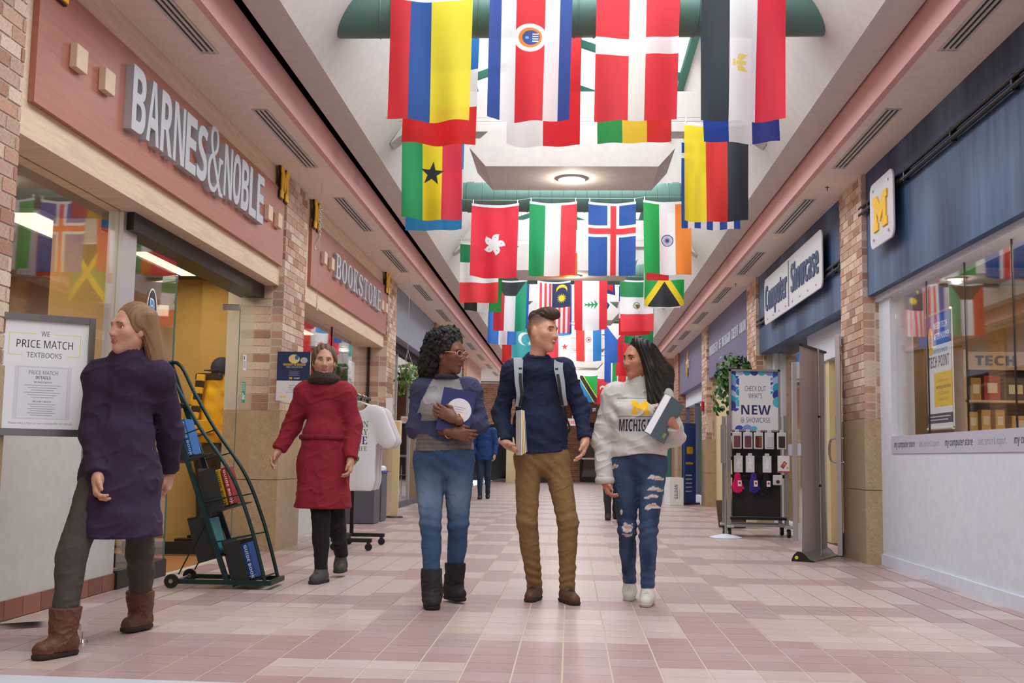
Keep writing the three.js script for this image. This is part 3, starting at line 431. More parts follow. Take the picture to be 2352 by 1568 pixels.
// -- far end: brick wall, dark glazed doors, exit sign
{
  const z = -40.5;
  struct('wall_end', [ext(-6, -0.6, 2.1, HS, z, z - 0.3), ext(-0.6, 6, 2.3, HS, z - 2.6, z - 2.9), ext(-0.65, -0.6, 2.1, HS, z, z - 2.9)], M.brickfar, 'brown brick wall above the far doors at the end of the concourse', 'wall');
  struct('wall_far_back', ext(-6, 6, -0.1, HS, ZF - 3.6, ZF - 3.8), M.dark, 'dark lobby wall beyond the far doors', 'wall');
  struct('trim_20', ext(-2.35, -2.0, 0, 2.1, z + 0.02, z - 0.3), M.cream, 'cream post under the far brick wall', 'post');
  for (const [n, x0, x1, zz, lab] of [['door_5', -2.0, -0.62, z - 0.1, 'wide dark glazed door under the far brick wall'], ['door_6', 0.35, 1.05, z - 2.6, 'dark framed far door beside the exit sign'], ['door_7', 1.15, 2.1, z - 2.6, 'second dark framed far door']]) {
    const g = sgroup(n, lab, 'door', [x0, 0, zz]); const w = x1 - x0;
    mesh('door_frame', [ext(0, 0.08, 0, 2.1, 0, 0.08), ext(w - 0.08, w, 0, 2.1, 0, 0.08), ext(0, w, 2.02, 2.1, 0, 0.08), ext(0, w, 0, 0.2, 0, 0.08)], M.black, g); mesh('pane', ext(0.08, w - 0.08, 0.2, 2.02, 0.035, 0.045), M.glass, g); mesh('rail', ext(0.08, w - 0.08, 0.86, 0.93, 0.02, 0.08), M.steel, g);
  }
  struct('wall_end_low', [ext(-0.6, 0.35, 0, 2.3, z - 2.6, z - 2.8), ext(2.1, 3, 0, 2.3, z - 2.6, z - 2.8)], M.brickfar, 'brick wall beside the far doors', 'wall');
  const ex = canvas(256, 160, (x, w, h) => { x.fillStyle = '#f4e6e2'; x.fillRect(0, 0, w, h); x.fillStyle = '#e02818'; x.textAlign = 'center'; x.textBaseline = 'middle'; x.font = 'bold 104px sans-serif'; x.fillText('EXIT', w / 2, h / 2 + 6); });
  const g = thing('exit_sign', 'small white exit sign with red letters near the far doors', 'sign', [0.05, 2.2, -40.2]); mesh('housing', bx(0.4, 0.26, 0.06), M.white, g); const p = new THREE.PlaneGeometry(0.36, 0.22); p.translate(0, 0, 0.032); mesh('face', p, std(0xffffff, 0.5, { map: ex }), g); mesh('stem', rod([0, 0.13, 0], [0, HS - 2.2, 0], 0.015), M.white, g);
  const sg = canvas(256, 96, (x, w, h) => { x.fillStyle = '#2a2022'; x.fillRect(0, 0, w, h); x.fillStyle = '#e8e0dc'; x.font = 'bold 64px sans-serif'; x.textBaseline = 'middle'; x.fillText('IT', 130, 50); });
  const s = thing('hanging_sign', 'dark hanging sign with pale letters beyond the exit sign', 'sign', [0.75, 2.64, -39.6]); mesh('board', bx(0.55, 0.24, 0.05), M.dark, s); const q = new THREE.PlaneGeometry(0.54, 0.23); q.translate(0, 0, 0.027); mesh('face', q, std(0xffffff, 0.6, { map: sg }), s); for (const x of [-0.2, 0.2]) mesh('hanger', rod([x, 0.12, 0], [x, HS - 2.64, 0], 0.01), M.steel, s);
}
{ // fire alarm on pillar
  const g = thing('fire_alarm', 'small red fire alarm on the brick pillar beyond the tree', 'alarm', [XPR - 0.03, 1.98, -22.4]); mesh('housing', rbx(0.05, 0.2, 0.13, 0.012), M.red, g); mesh('lens', rbx(0.02, 0.05, 0.08, 0.006, -0.03, 0.03, 0), M.white, g);
}
// ---------------------------------------------------------------- flags hung in rows below the ducts and ribs
{
  const W = 0.585, L = 0.92;
  const V = (cs, ws) => (x, w, h) => { ws = ws || cs.map(() => 1); const t = ws.reduce((a, b) => a + b, 0); let X = 0; cs.forEach((c, i) => { x.fillStyle = c; x.fillRect(X, 0, w * ws[i] / t + 1, h); X += w * ws[i] / t; }); };
  const H = (cs, ws) => (x, w, h) => { ws = ws || cs.map(() => 1); const t = ws.reduce((a, b) => a + b, 0); let Y = 0; cs.forEach((c, i) => { x.fillStyle = c; x.fillRect(0, Y, w, h * ws[i] / t + 1); Y += h * ws[i] / t; }); };
  const star = (x, cx, cy, r, n, inner, fill, rot = -Math.PI / 2) => { x.fillStyle = fill; x.beginPath(); for (let i = 0; i < 2 * n; i++) { const q = i % 2 ? r * inner : r, a = rot + i * Math.PI / n; x[i ? 'lineTo' : 'moveTo'](cx + q * Math.cos(a), cy + q * Math.sin(a)); } x.closePath(); x.fill(); };
  const disc = (x, cx, cy, r, fill) => { x.fillStyle = fill; x.beginPath(); x.arc(cx, cy, r, 0, 7); x.fill(); };
  const poly = (x, pts, fill) => { x.fillStyle = fill; x.beginPath(); pts.forEach((p, i) => x[i ? 'lineTo' : 'moveTo'](p[0], p[1])); x.closePath(); x.fill(); };
  const R = '#e0202c', B = '#1c3f9c', G = '#0a9a50', Y = '#f6d812', K = '#20262e', Wt = '#f2f2f6', O = '#f08428';
  const D = {
    colombia: V(['#dc2230', '#1450a4', '#f2e22c'], [1, 1, 2]),
    costarica: (x, w, h) => { V(['#24489c', Wt, R, Wt, '#24489c'], [1, 1.25, 2.4, 1.25, 1])(x, w, h); x.save(); x.translate(w * 0.5, h * 0.335); x.scale(1, 0.88); disc(x, 0, 0, 48, Wt); disc(x, 0, 0, 34, O); disc(x, 2, 0, 25, '#2c4c96'); x.fillStyle = '#7cc4e0'; x.fillRect(-14, -4, 10, 8); x.fillStyle = Wt; for (let i = 0; i < 4; i++) x.fillRect(6, -14 + i * 8, 18, 4); x.restore(); },
    denmark: (x, w, h) => { x.fillStyle = '#e62c3a'; x.fillRect(0, 0, w, h); x.fillStyle = Wt; x.fillRect(w * 0.4, 0, w * 0.2, h); x.fillRect(0, h * 0.35, w, h * 0.135); },
    egypt: (x, w, h) => { V(['#26323e', Wt, '#e61c3c'])(x, w, h); x.fillStyle = '#f0dc7c'; const X = w * 0.5, Z = h * 0.545; for (const s of [-1, 1]) poly(x, [[X - 6, Z + s * 4], [X + 16, Z + s * 26], [X - 14, Z + s * 26], [X - 18, Z + s * 10]], '#f0dc7c'); x.fillRect(X - 20, Z - 6, 30, 12); x.fillRect(X - 30, Z - 10, 8, 20); },
    france: H(['#1a6cb8', Wt, '#e82024']), poland: V([Wt, R]), ethiopia: V(['#2ca050', '#f4d43c', '#e63434']), salvador: V(['#1c48b0', Wt, '#2a3c9c']),
    ghana: (x, w, h) => { V(['#0a9c58', '#f8dc14', '#de2440'])(x, w, h); star(x, w / 2, h * 0.5, 50, 5, 0.4, K, -0.2); },
    germany: V(['#f6e01c', '#e42c24', '#2a343e']), guatemala: H(['#2c94d8', Wt, '#2c94d8']), greece: (x, w, h) => { V(['#1c4cae', Wt, '#1c4cae', Wt, '#1c4cae', Wt, '#1c4cae', Wt, '#1c4cae'])(x, w, h); x.fillStyle = '#1c4cae'; x.fillRect(0, 0, w * 0.5, h * 0.36); x.fillStyle = Wt; x.fillRect(w * 0.2, 0, w * 0.1, h * 0.36); x.fillRect(0, h * 0.15, w * 0.5, h * 0.06); },
    hongkong: (x, w, h) => { x.fillStyle = '#ea2440'; x.fillRect(0, 0, w, h); x.save(); x.translate(w / 2, h * 0.535); for (let i = 0; i < 5; i++) { x.save(); x.rotate(i * Math.PI * 2 / 5 + 0.35); x.fillStyle = Wt; x.beginPath(); x.moveTo(0, 0); x.bezierCurveTo(-34, -20, -30, -52, 8, -58); x.bezierCurveTo(0, -44, 26, -34, 0, 0); x.fill(); disc(x, -6, -36, 2.4, '#d02438'); x.restore(); } x.restore(); },
    hungary: V(['#0aa05c', Wt, '#e83444']), iceland: (x, w, h) => { x.fillStyle = '#1c54aa'; x.fillRect(0, 0, w, h); x.fillStyle = Wt; x.fillRect(w * 0.4, 0, w * 0.25, h); x.fillRect(0, h * 0.31, w, h * 0.16); x.fillStyle = '#f0343c'; x.fillRect(w * 0.465, 0, w * 0.12, h); x.fillRect(0, h * 0.35, w, h * 0.08); },
    india: (x, w, h) => { V(['#0aaa4c', Wt, '#f48a2c'])(x, w, h); x.save(); x.translate(w * 0.5, h * 0.53); x.strokeStyle = '#28387c'; x.lineWidth = 4; x.beginPath(); x.arc(0, 0, 28, 0, 7); x.stroke(); x.lineWidth = 1.6; for (let i = 0; i < 24; i++) { x.rotate(Math.PI / 12); x.beginPath(); x.moveTo(0, 0); x.lineTo(0, 27); x.stroke(); } disc(x, 0, 0, 6, '#28387c'); x.restore(); },
    ireland: H(['#18a050', Wt, O]), indonesia: V(['#e82c34', Wt]), uae: H(['#0a8a54', Wt, '#f0343c']), afghan: V([K, Wt, '#149c48']), japan: (x, w, h) => { x.fillStyle = Wt; x.fillRect(0, 0, w, h); disc(x, w / 2, h / 2, 56, R); },
    jamaica: (x, w, h) => { x.fillStyle = '#18a848'; x.fillRect(0, 0, w, h); poly(x, [[0, 0], [w, 0], [w / 2, h / 2]], K); poly(x, [[0, h], [w, h], [w / 2, h / 2]], K); x.strokeStyle = '#fae01c'; x.lineWidth = 34; x.beginPath(); x.moveTo(0, 0); x.lineTo(w, h); x.moveTo(w, 0); x.lineTo(0, h); x.stroke(); },
    kuwait: (x, w, h) => { V(['#d81c34', Wt, '#0aa070'])(x, w, h); poly(x, [[0, 0], [w, 0], [w * 0.67, h * 0.3], [w * 0.33, h * 0.3]], K); },
    malaysia: (x, w, h) => { V(Array.from({ length: 14 }, (_, i) => (i % 2 ? '#f24a48' : Wt)))(x, w, h); x.fillStyle = '#202c58'; x.fillRect(w * 0.45, 0, w * 0.55, h * 0.5); disc(x, w * 0.74, h * 0.16, 40, '#fae01c'); disc(x, w * 0.74, h * 0.21, 37, '#202c58'); star(x, w * 0.74, h * 0.32, 38, 14, 0.5, '#fae01c'); },
    lebanon: (x, w, h) => { V(['#ec2c40', Wt, '#ec2c40'], [1, 2.1, 1])(x, w, h); const X = w * 0.5, Z = h * 0.5; for (let i = 0; i < 4; i++) poly(x, [[X - 48 + i * 24, Z - 12 - i * 8], [X - 20 + i * 24, Z], [X - 48 + i * 24, Z + 12 + i * 8], [X - 40 + i * 24, Z]], '#109c50'); x.fillStyle = '#109c50'; x.fillRect(X - 40, Z - 5, 84, 10); },
    mexico: (x, w, h) => { H(['#128a4c', Wt, '#ee3448'])(x, w, h); x.save(); x.translate(w * 0.5, h * 0.5); disc(x, 0, 0, 26, '#8aa060'); disc(x, 0, 0, 18, Wt); disc(x, 6, 4, 14, '#7c5c44'); disc(x, -6, -4, 6, '#5c8c5c'); x.restore(); },
    bluea: V(['#2a5cc0', '#2a5cc0', '#2458b8']), netherlands: H([B, Wt, R]), blueb: V(['#2c64c8', Wt, '#2c64c8']), honduras: V(['#2c74d0', Wt, '#2c74d0'], [1.2, 1, 1]), bangladesh: (x, w, h) => { x.fillStyle = '#0a8c54'; x.fillRect(0, 0, w, h); disc(x, w / 2, h * 0.4, 60, R); }, redgold: V(['#ee3434', '#ee3434', '#f0b030']),
    pakistan: (x, w, h) => { x.fillStyle = '#3cb0bc'; x.fillRect(0, 0, w, h); disc(x, w * 0.52, h * 0.5, 62, Wt); disc(x, w * 0.62, h * 0.52, 56, '#3cb0bc'); star(x, w * 0.72, h * 0.62, 26, 5, 0.42, Wt); },
    panama: (x, w, h) => { x.fillStyle = Wt; x.fillRect(0, 0, w, h); x.fillStyle = '#2c8cd4'; x.fillRect(w / 2, 0, w / 2, h * 0.42); x.fillStyle = '#ee3c50'; x.fillRect(0, h * 0.42, w / 2, h * 0.58); star(x, w * 0.76, h * 0.7, 32, 5, 0.42, '#ee3c50'); },
    paraguay: (x, w, h) => { V(['#f04038', Wt, '#2c84d0'])(x, w, h); disc(x, w / 2, h * 0.45, 26, '#e46a60'); disc(x, w / 2, h * 0.45, 19, Wt); disc(x, w / 2, h * 0.45, 11, '#3c6cb8'); },
    philippines: (x, w, h) => { V(['#2464c4', '#d82440'])(x, w, h); poly(x, [[0, 0], [w, 0], [w / 2, h * 0.42]], Wt); }, redb: V(['#d8202c', '#d8202c']), 
    southafrica: (x, w, h) => { V(['#2c5cc0', Wt, '#149850', Wt, '#e83434'], [3, 0.6, 2, 0.6, 3])(x, w, h); poly(x, [[0, 0], [w, 0], [w / 2, h * 0.34]], K); }, suriname: V([G, Wt, R, Wt, G]),
    tanzania: (x, w, h) => { x.fillStyle = '#18a848'; x.fillRect(0, 0, w, h); poly(x, [[0, 0], [w, h], [0, h]], '#1c8cd8'); x.lineWidth = 76; x.strokeStyle = '#f8dc28'; x.beginPath(); x.moveTo(-20, -30); x.lineTo(w + 20, h + 30); x.stroke(); x.lineWidth = 54; x.strokeStyle = K; x.beginPath(); x.moveTo(-20, -30); x.lineTo(w + 20, h + 30); x.stroke(); },
    turkey: (x, w, h) => { x.fillStyle = '#e42c3c'; x.fillRect(0, 0, w, h); disc(x, w / 2, h * 0.4, 44, Wt); disc(x, w / 2, h * 0.45, 36, '#e42c3c'); }, nepal: (x, w, h) => { x.fillStyle = '#2848a0'; x.fillRect(0, 0, w, h); }
  };
  const list = [
    ['colombia', -1.017, 4.155, -7.5, 'hanging flag striped red, blue and wide yellow in the front row'], ['costarica', -0.312, 4.17, -7.5, 'hanging flag of blue, white and red stripes with an oval crest'],
    ['denmark', 0.44, 4.167, -7.5, 'hanging red flag with a white cross'], ['egypt', 1.173, 4.163, -7.5, 'hanging flag of black, white and red with a pale gold eagle'],
    ['france', -1.045, 4.239, -8.4, 'blue, white and red banded flag behind the wide yellow flag'], ['poland', -0.245, 4.254, -8.4, 'white and red flag behind the crested striped flag'],
    ['ethiopia', 0.457, 4.268, -8.4, 'green, yellow and red flag behind the white cross flag'], ['salvador', 1.269, 4.262, -8.4, 'blue, white and blue flag behind the gold eagle flag'],
    ['ghana', -1.365, 4.08, -10.35, 'green, yellow and red flag with a black star'], ['germany', 1.3, 3.991, -9.95, 'yellow, red and black striped flag'],
    ['guatemala', -1.40, 4.09, -10.88, 'light blue and white flag behind the black star flag'], ['greece', 1.37, 4.10, -10.9, 'blue and white striped flag behind the yellow, red and black one'],
    ['hongkong', -0.963, 4.024, -13.4, 'red flag with a white five petal flower'], ['hungary', -0.247, 4.051, -13.4, 'green, white and red striped flag between the flower flag and the cross'],
    ['iceland', 0.477, 4.051, -13.4, 'blue flag with a red and white cross'], ['india', 1.148, 4.072, -13.4, 'green, white and orange flag with a navy wheel'],
    ['ireland', -0.24, 4.184, -14.3, 'flag mostly hidden behind the green, white and red striped flag'], ['indonesia', 1.237, 4.16, -14.3, 'red and white flag mostly hidden behind the wheel flag'],
    ['uae', -1.39, 4.09, -16.2, 'green, white and red banded flag beside the flower flag'], ['afghan', -1.37, 4.05, -16.8, 'black, white and green flag showing below the banded one'],
    ['jamaica', 1.349, 4.055, -16.1, 'green and black flag with a yellow diagonal cross'], ['japan', 1.397, 4.153, -17.0, 'white flag peeking out below the yellow diagonal cross'],
    ['kuwait', -1.093, 4.028, -19.3, 'red, white and green flag with a black top'], ['malaysia', -0.327, 4.012, -19.3, 'red and white striped flag with yellow moon and sun'],
    ['lebanon', 0.32, 4.073, -19.3, 'red and white flag with a green cedar tree'], ['mexico', 1.118, 4.05, -19.3, 'green, white and red banded flag with an eagle crest'],
    ['bluea', -0.309, 4.096, -20.1, 'blue flag behind the moon and sun flag'], ['nepal', 0.491, 4.296, -20.1, 'red pointed pennant flag with a blue border'],
    ['netherlands', 1.141, 4.078, -20.1, 'flag mostly hidden behind the eagle crest flag'], ['blueb', -1.083, 4.16, -20.1, 'blue edged flag behind the black topped flag'],
    ['honduras', -1.397, 4.082, -22.1, 'bright blue and white flag low beside the black topped flag'], ['bangladesh', 1.351, 4.129, -22.1, 'plain green flag with a red disc above the woman in the sweatshirt'], ['redgold', -1.36, 4.05, -26.0, 'red and gold flag above the shoulder of the young man'],
    ['pakistan', -1.098, 4.084, -25.2, 'teal flag with a white crescent and star'], ['panama', -0.321, 4.093, -25.2, 'quartered flag with a red star behind the face of the young man'], ['paraguay', 0.375, 4.041, -25.2, 'red, white and blue flag with a small round seal'], ['philippines', 1.028, 4.008, -25.2, 'blue and red flag with a white triangle'],
    ['redb', 1.393, 3.9, -27.9, 'plain red flag beyond the white triangle flag'], ['southafrica', 1.208, 3.95, -31, 'small distant flag of blue, green and red'], ['suriname', 1.5, 3.857, -31.7, 'small distant green, white and red flag'], ['tanzania', 0.575, 3.69, -36.9, 'small distant green and blue flag with a black diagonal'], ['turkey', 1.067, 3.653, -37.6, 'small distant red flag']
  ];
  const wires = new Map();
  list.forEach(([k, cx, top, z, label], idx) => {
    const far = z < -18, cw = far ? 128 : 240, ch = far ? 200 : 376;
    const tex = canvas(cw, ch, (x, w, h) => { x.scale(w / 240, h / 376); D[k](x, 240, 376); x.fillStyle = 'rgba(255,255,255,0.03)'; for (let i = 0; i < 60; i++) x.fillRect(0, i * 6.3, 240, 1.5); if (k !== 'nepal') { x.fillStyle = '#f0f0f4'; x.fillRect(0, 0, 240, 13); } });
    const mat = phys(0xffffff, 0.8, { map: tex, side: THREE.DoubleSide, transmission: 0.42, thickness: 0, sheen: 0.2, sheenColor: new THREE.Color(1, 1, 1), sheenRoughness: 0.6 });
    const g = thing('flag', label, 'flag', [cx, top, z], 0, 'flags hung below the skylight');
    const sd = idx * 1.7, lean = 0.014 * Math.sin(sd * 2.1), skew = 0.015 * Math.sin(sd * 3.3);
    const shape = (u, v) => {
      const t = 1 - v, sag = 0.028 * Math.sin(Math.PI * u) * (1 - t * 0.5), edge = 0.012 * t * Math.sin(sd + u * 4.5);
      const x = (u - 0.5) * W * (1 - 0.02 * t) + skew * t, y = -t * L - sag + edge;
      const zz = 0.04 * t * Math.sin(u * 7 + sd + t * 1.4) + 0.024 * Math.sin(u * 12 + sd * 2 - t * 2) * (0.3 + 0.7 * t) + lean * t * 2 + 0.02 * t * t * Math.cos(sd);
      return [x, y, zz];
    };
    if (k === 'nepal') {
      const s = new THREE.Shape([[-W / 2, 0], [W / 2, 0], [W / 2 - 0.02, -0.1], [W / 2, -0.42], [W / 2 - 0.3, -0.36], [W / 2 - 0.1, -0.6], [W / 2 - 0.14, -0.68], [-W / 2, -0.45]].map((p) => new THREE.Vector2(...p)));
      const s2 = new THREE.Shape([[-W / 2 + 0.03, -0.02], [W / 2 - 0.05, -0.02], [W / 2 - 0.04, -0.36], [0, -0.26], [W / 2 - 0.16, -0.6], [-W / 2 + 0.03, -0.42]].map((p) => new THREE.Vector2(...p)));
      mesh('cloth', new THREE.ExtrudeGeometry(s, { depth: 0.002, bevelEnabled: false }), std(col(40, 72, 160), 0.8), g); const c2 = mesh('field', new THREE.ExtrudeGeometry(s2, { depth: 0.006, bevelEnabled: false }), std(col(228, 50, 66), 0.8), g); c2.position.z = -0.002;
    } else mesh('cloth', patch(shape, 18, 26), mat, g);
    for (const u of [0.03, 0.97]) mesh('clip', rbx(0.012, 0.05, 0.012, 0.003, (u - 0.5) * W, 0.016, 0.002), M.plastic, g);
    const key = z.toFixed(2); if (!wires.has(key)) wires.set(key, []); wires.get(key).push([cx, top, z, label]);
  });
  for (const [key, fl] of wires) {
    const z = +key, y = fl.reduce((a, b) => a + b[1], 0) / fl.length + 0.036, xl = -1.90 + 0.65 * (y - 3.8) - 0.05, xr = 1.95 - 0.65 * (y - 3.8) + 0.05;
    const fs = fl.slice().sort((a, b) => a[0] - b[0]), pts = [[Math.max(xl, -1.9), Math.max(y, fs[0][1] + 0.036, 3.83), z]]; for (const f of fs) pts.push([f[0] - 0.28, f[1] + 0.036, z], [f[0] + 0.28, f[1] + 0.036, z]); pts.push([Math.min(xr, 1.95), Math.max(y, fs[fs.length - 1][1] + 0.036, 3.83), z]);
    const gs = []; for (let i = 0; i < pts.length - 1; i++) gs.push(rod(pts[i], pts[i + 1], 0.003, 6));
    tag(mesh('hanging_wire', gs, M.brushed), ('thin wire holding the ' + fl[0][3]).split(' ').slice(0, 15).join(' '), 'wire', 'wires of the flag rows');
  }
}
// ---------------------------------------------------------------- soft shapes: distance fields meshed with surface nets
const smin = (a, b, k) => { const h = Math.max(k - Math.abs(a - b), 0) / k; return Math.min(a, b) - h * h * k * 0.25; };
const smax = (a, b, k) => -smin(-a, -b, k);
// tapered capsule; s = flattening along z (s > 1 is flatter)
function cap(a, b, ra, rb, s = 1) {
  const dx = b[0] - a[0], dy = b[1] - a[1], dz = (b[2] - a[2]) * s, L2 = dx * dx + dy * dy + dz * dz + 1e-9;
  return (x, y, z) => { const px = x - a[0], py = y - a[1], pz = (z - a[2]) * s, t = clamp((px * dx + py * dy + pz * dz) / L2, 0, 1), qx = px - t * dx, qy = py - t * dy, qz = pz - t * dz; return (Math.sqrt(qx * qx + qy * qy + qz * qz) - mix(ra, rb, t)) * (s > 1 ? 0.8 / Math.sqrt(s) + 0.2 : 1); };
}
function ell(c, r) { const m = Math.min(r[0], r[1], r[2]); return (x, y, z) => { const a = (x - c[0]) / r[0], b = (y - c[1]) / r[1], d = (z - c[2]) / r[2], k = Math.sqrt(a * a + b * b + d * d); return (k - 1) * m * (k < 1 ? 1 : 1) ; }; }
function rbox(c, h, r) { return (x, y, z) => { const a = Math.abs(x - c[0]) - h[0] + r, b = Math.abs(y - c[1]) - h[1] + r, d = Math.abs(z - c[2]) - h[2] + r; return Math.hypot(Math.max(a, 0), Math.max(b, 0), Math.max(d, 0)) + Math.min(Math.max(a, b, d), 0) - r; }; }
function union(fs, k = 0.03) { return (x, y, z) => { let d = fs[0](x, y, z); for (let i = 1; i < fs.length; i++) d = smin(d, fs[i](x, y, z), k); return d; }; }
// f evaluated in a turned and moved frame (yaw, pitch, roll, then placed at o)
function placed(f, o, yaw = 0, pitch = 0, roll = 0) { const m = new THREE.Matrix4().makeRotationFromEuler(new THREE.Euler(pitch, yaw, roll, 'YXZ')), e = m.elements; const g = (x, y, z) => { const a = x - o[0], b = y - o[1], c = z - o[2]; return f(e[0] * a + e[1] * b + e[2] * c, e[4] * a + e[5] * b + e[6] * c, e[8] * a + e[9] * b + e[10] * c); }; g.local = (x, y, z) => { const a = x - o[0], b = y - o[1], c = z - o[2]; return [e[0] * a + e[1] * b + e[2] * c, e[4] * a + e[5] * b + e[6] * c, e[8] * a + e[9] * b + e[10] * c]; }; g.world = (x, y, z) => [e[0] * x + e[4] * y + e[8] * z + o[0], e[1] * x + e[5] * y + e[9] * z + o[1], e[2] * x + e[6] * y + e[10] * z + o[2]]; return g; }
function net(f, lo, hi, cell, color, uvf) {
  const n = [0, 1, 2].map((i) => Math.ceil((hi[i] - lo[i]) / cell) + 3), o = lo.map((v) => v - cell), [nx, ny, nz] = n, val = new Float32Array(nx * ny * nz), B = 5, at = (i, j, k) => (k * ny + j) * nx + i;
  for (let bz = 0; bz < nz; bz += B) for (let by = 0; by < ny; by += B) for (let bxx = 0; bxx < nx; bxx += B) {
    const c = f(o[0] + (bxx + (B - 1) / 2) * cell, o[1] + (by + (B - 1) / 2) * cell, o[2] + (bz + (B - 1) / 2) * cell), skip = Math.abs(c) > cell * B * 2.4;
    for (let k = bz; k < Math.min(bz + B, nz); k++) for (let j = by; j < Math.min(by + B, ny); j++) for (let i = bxx; i < Math.min(bxx + B, nx); i++) val[at(i, j, k)] = skip ? c : f(o[0] + i * cell, o[1] + j * cell, o[2] + k * cell);
  }
  const idx = new Int32Array(nx * ny * nz).fill(-1), pos = [], tri = [];
  for (let k = 0; k < nz - 1; k++) for (let j = 0; j < ny - 1; j++) for (let i = 0; i < nx - 1; i++) {
    let m = 0, c = 0, sx = 0, sy = 0, sz = 0; const v = [];
    for (let q = 0; q < 8; q++) { const w = val[at(i + (q & 1), j + ((q >> 1) & 1), k + (q >> 2))]; v.push(w); if (w < 0) m |= 1 << q; }
    if (m === 0 || m === 255) continue;
    for (const [a, b] of net.E) if (((m >> a) & 1) !== ((m >> b) & 1)) { const t = v[a] / (v[a] - v[b]); sx += mix(a & 1, b & 1, t); sy += mix((a >> 1) & 1, (b >> 1) & 1, t); sz += mix(a >> 2, b >> 2, t); c++; }
    idx[at(i, j, k)] = pos.length / 3; pos.push(o[0] + (i + sx / c) * cell, o[1] + (j + sy / c) * cell, o[2] + (k + sz / c) * cell);
  }
  for (let k = 1; k < nz - 1; k++) for (let j = 1; j < ny - 1; j++) for (let i = 1; i < nx - 1; i++) {
    const a = val[at(i, j, k)] < 0;
    const q = (p0, p1, p2, p3, flip) => { if (p0 < 0 || p1 < 0 || p2 < 0 || p3 < 0) return; if (flip) tri.push(p0, p2, p1, p0, p3, p2); else tri.push(p0, p1, p2, p0, p2, p3); };
    if (a !== val[at(i + 1, j, k)] < 0) q(idx[at(i, j - 1, k - 1)], idx[at(i, j, k - 1)], idx[at(i, j, k)], idx[at(i, j - 1, k)], !a);
    if (a !== val[at(i, j + 1, k)] < 0) q(idx[at(i - 1, j, k - 1)], idx[at(i - 1, j, k)], idx[at(i, j, k)], idx[at(i, j, k - 1)], !a);
    if (a !== val[at(i, j, k + 1)] < 0) q(idx[at(i - 1, j - 1, k)], idx[at(i, j - 1, k)], idx[at(i, j, k)], idx[at(i - 1, j, k)], !a);
  }
  const g = new THREE.BufferGeometry(), N = pos.length / 3, nor = new Float32Array(N * 3), uv = new Float32Array(N * 2), cl = color ? new Float32Array(N * 3) : null, e = cell * 0.4;
  for (let i = 0; i < N; i++) {
    const x = pos[3 * i], y = pos[3 * i + 1], z = pos[3 * i + 2]; let a = f(x + e, y, z) - f(x - e, y, z), b = f(x, y + e, z) - f(x, y - e, z), c = f(x, y, z + e) - f(x, y, z - e); const l = Math.hypot(a, b, c) || 1;
    nor[3 * i] = a / l; nor[3 * i + 1] = b / l; nor[3 * i + 2] = c / l; const w = uvf ? uvf(x, y, z) : [x, y]; uv[2 * i] = w[0]; uv[2 * i + 1] = w[1]; if (cl) { const q = color(x, y, z); cl[3 * i] = q[0]; cl[3 * i + 1] = q[1]; cl[3 * i + 2] = q[2]; }
  }
  g.setAttribute('position', new THREE.BufferAttribute(new Float32Array(pos), 3)); g.setAttribute('normal', new THREE.BufferAttribute(nor, 3)); g.setAttribute('uv', new THREE.BufferAttribute(uv, 2)); if (cl) g.setAttribute('color', new THREE.BufferAttribute(cl, 3)); g.setIndex(tri); return g;
}
net.E = [[0, 1], [2, 3], [4, 5], [6, 7], [0, 2], [1, 3], [4, 6], [5, 7], [0, 4], [1, 5], [2, 6], [3, 7]];
const lin = (r, g, b) => { const c = col(r, g, b); return [c.r, c.g, c.b]; };
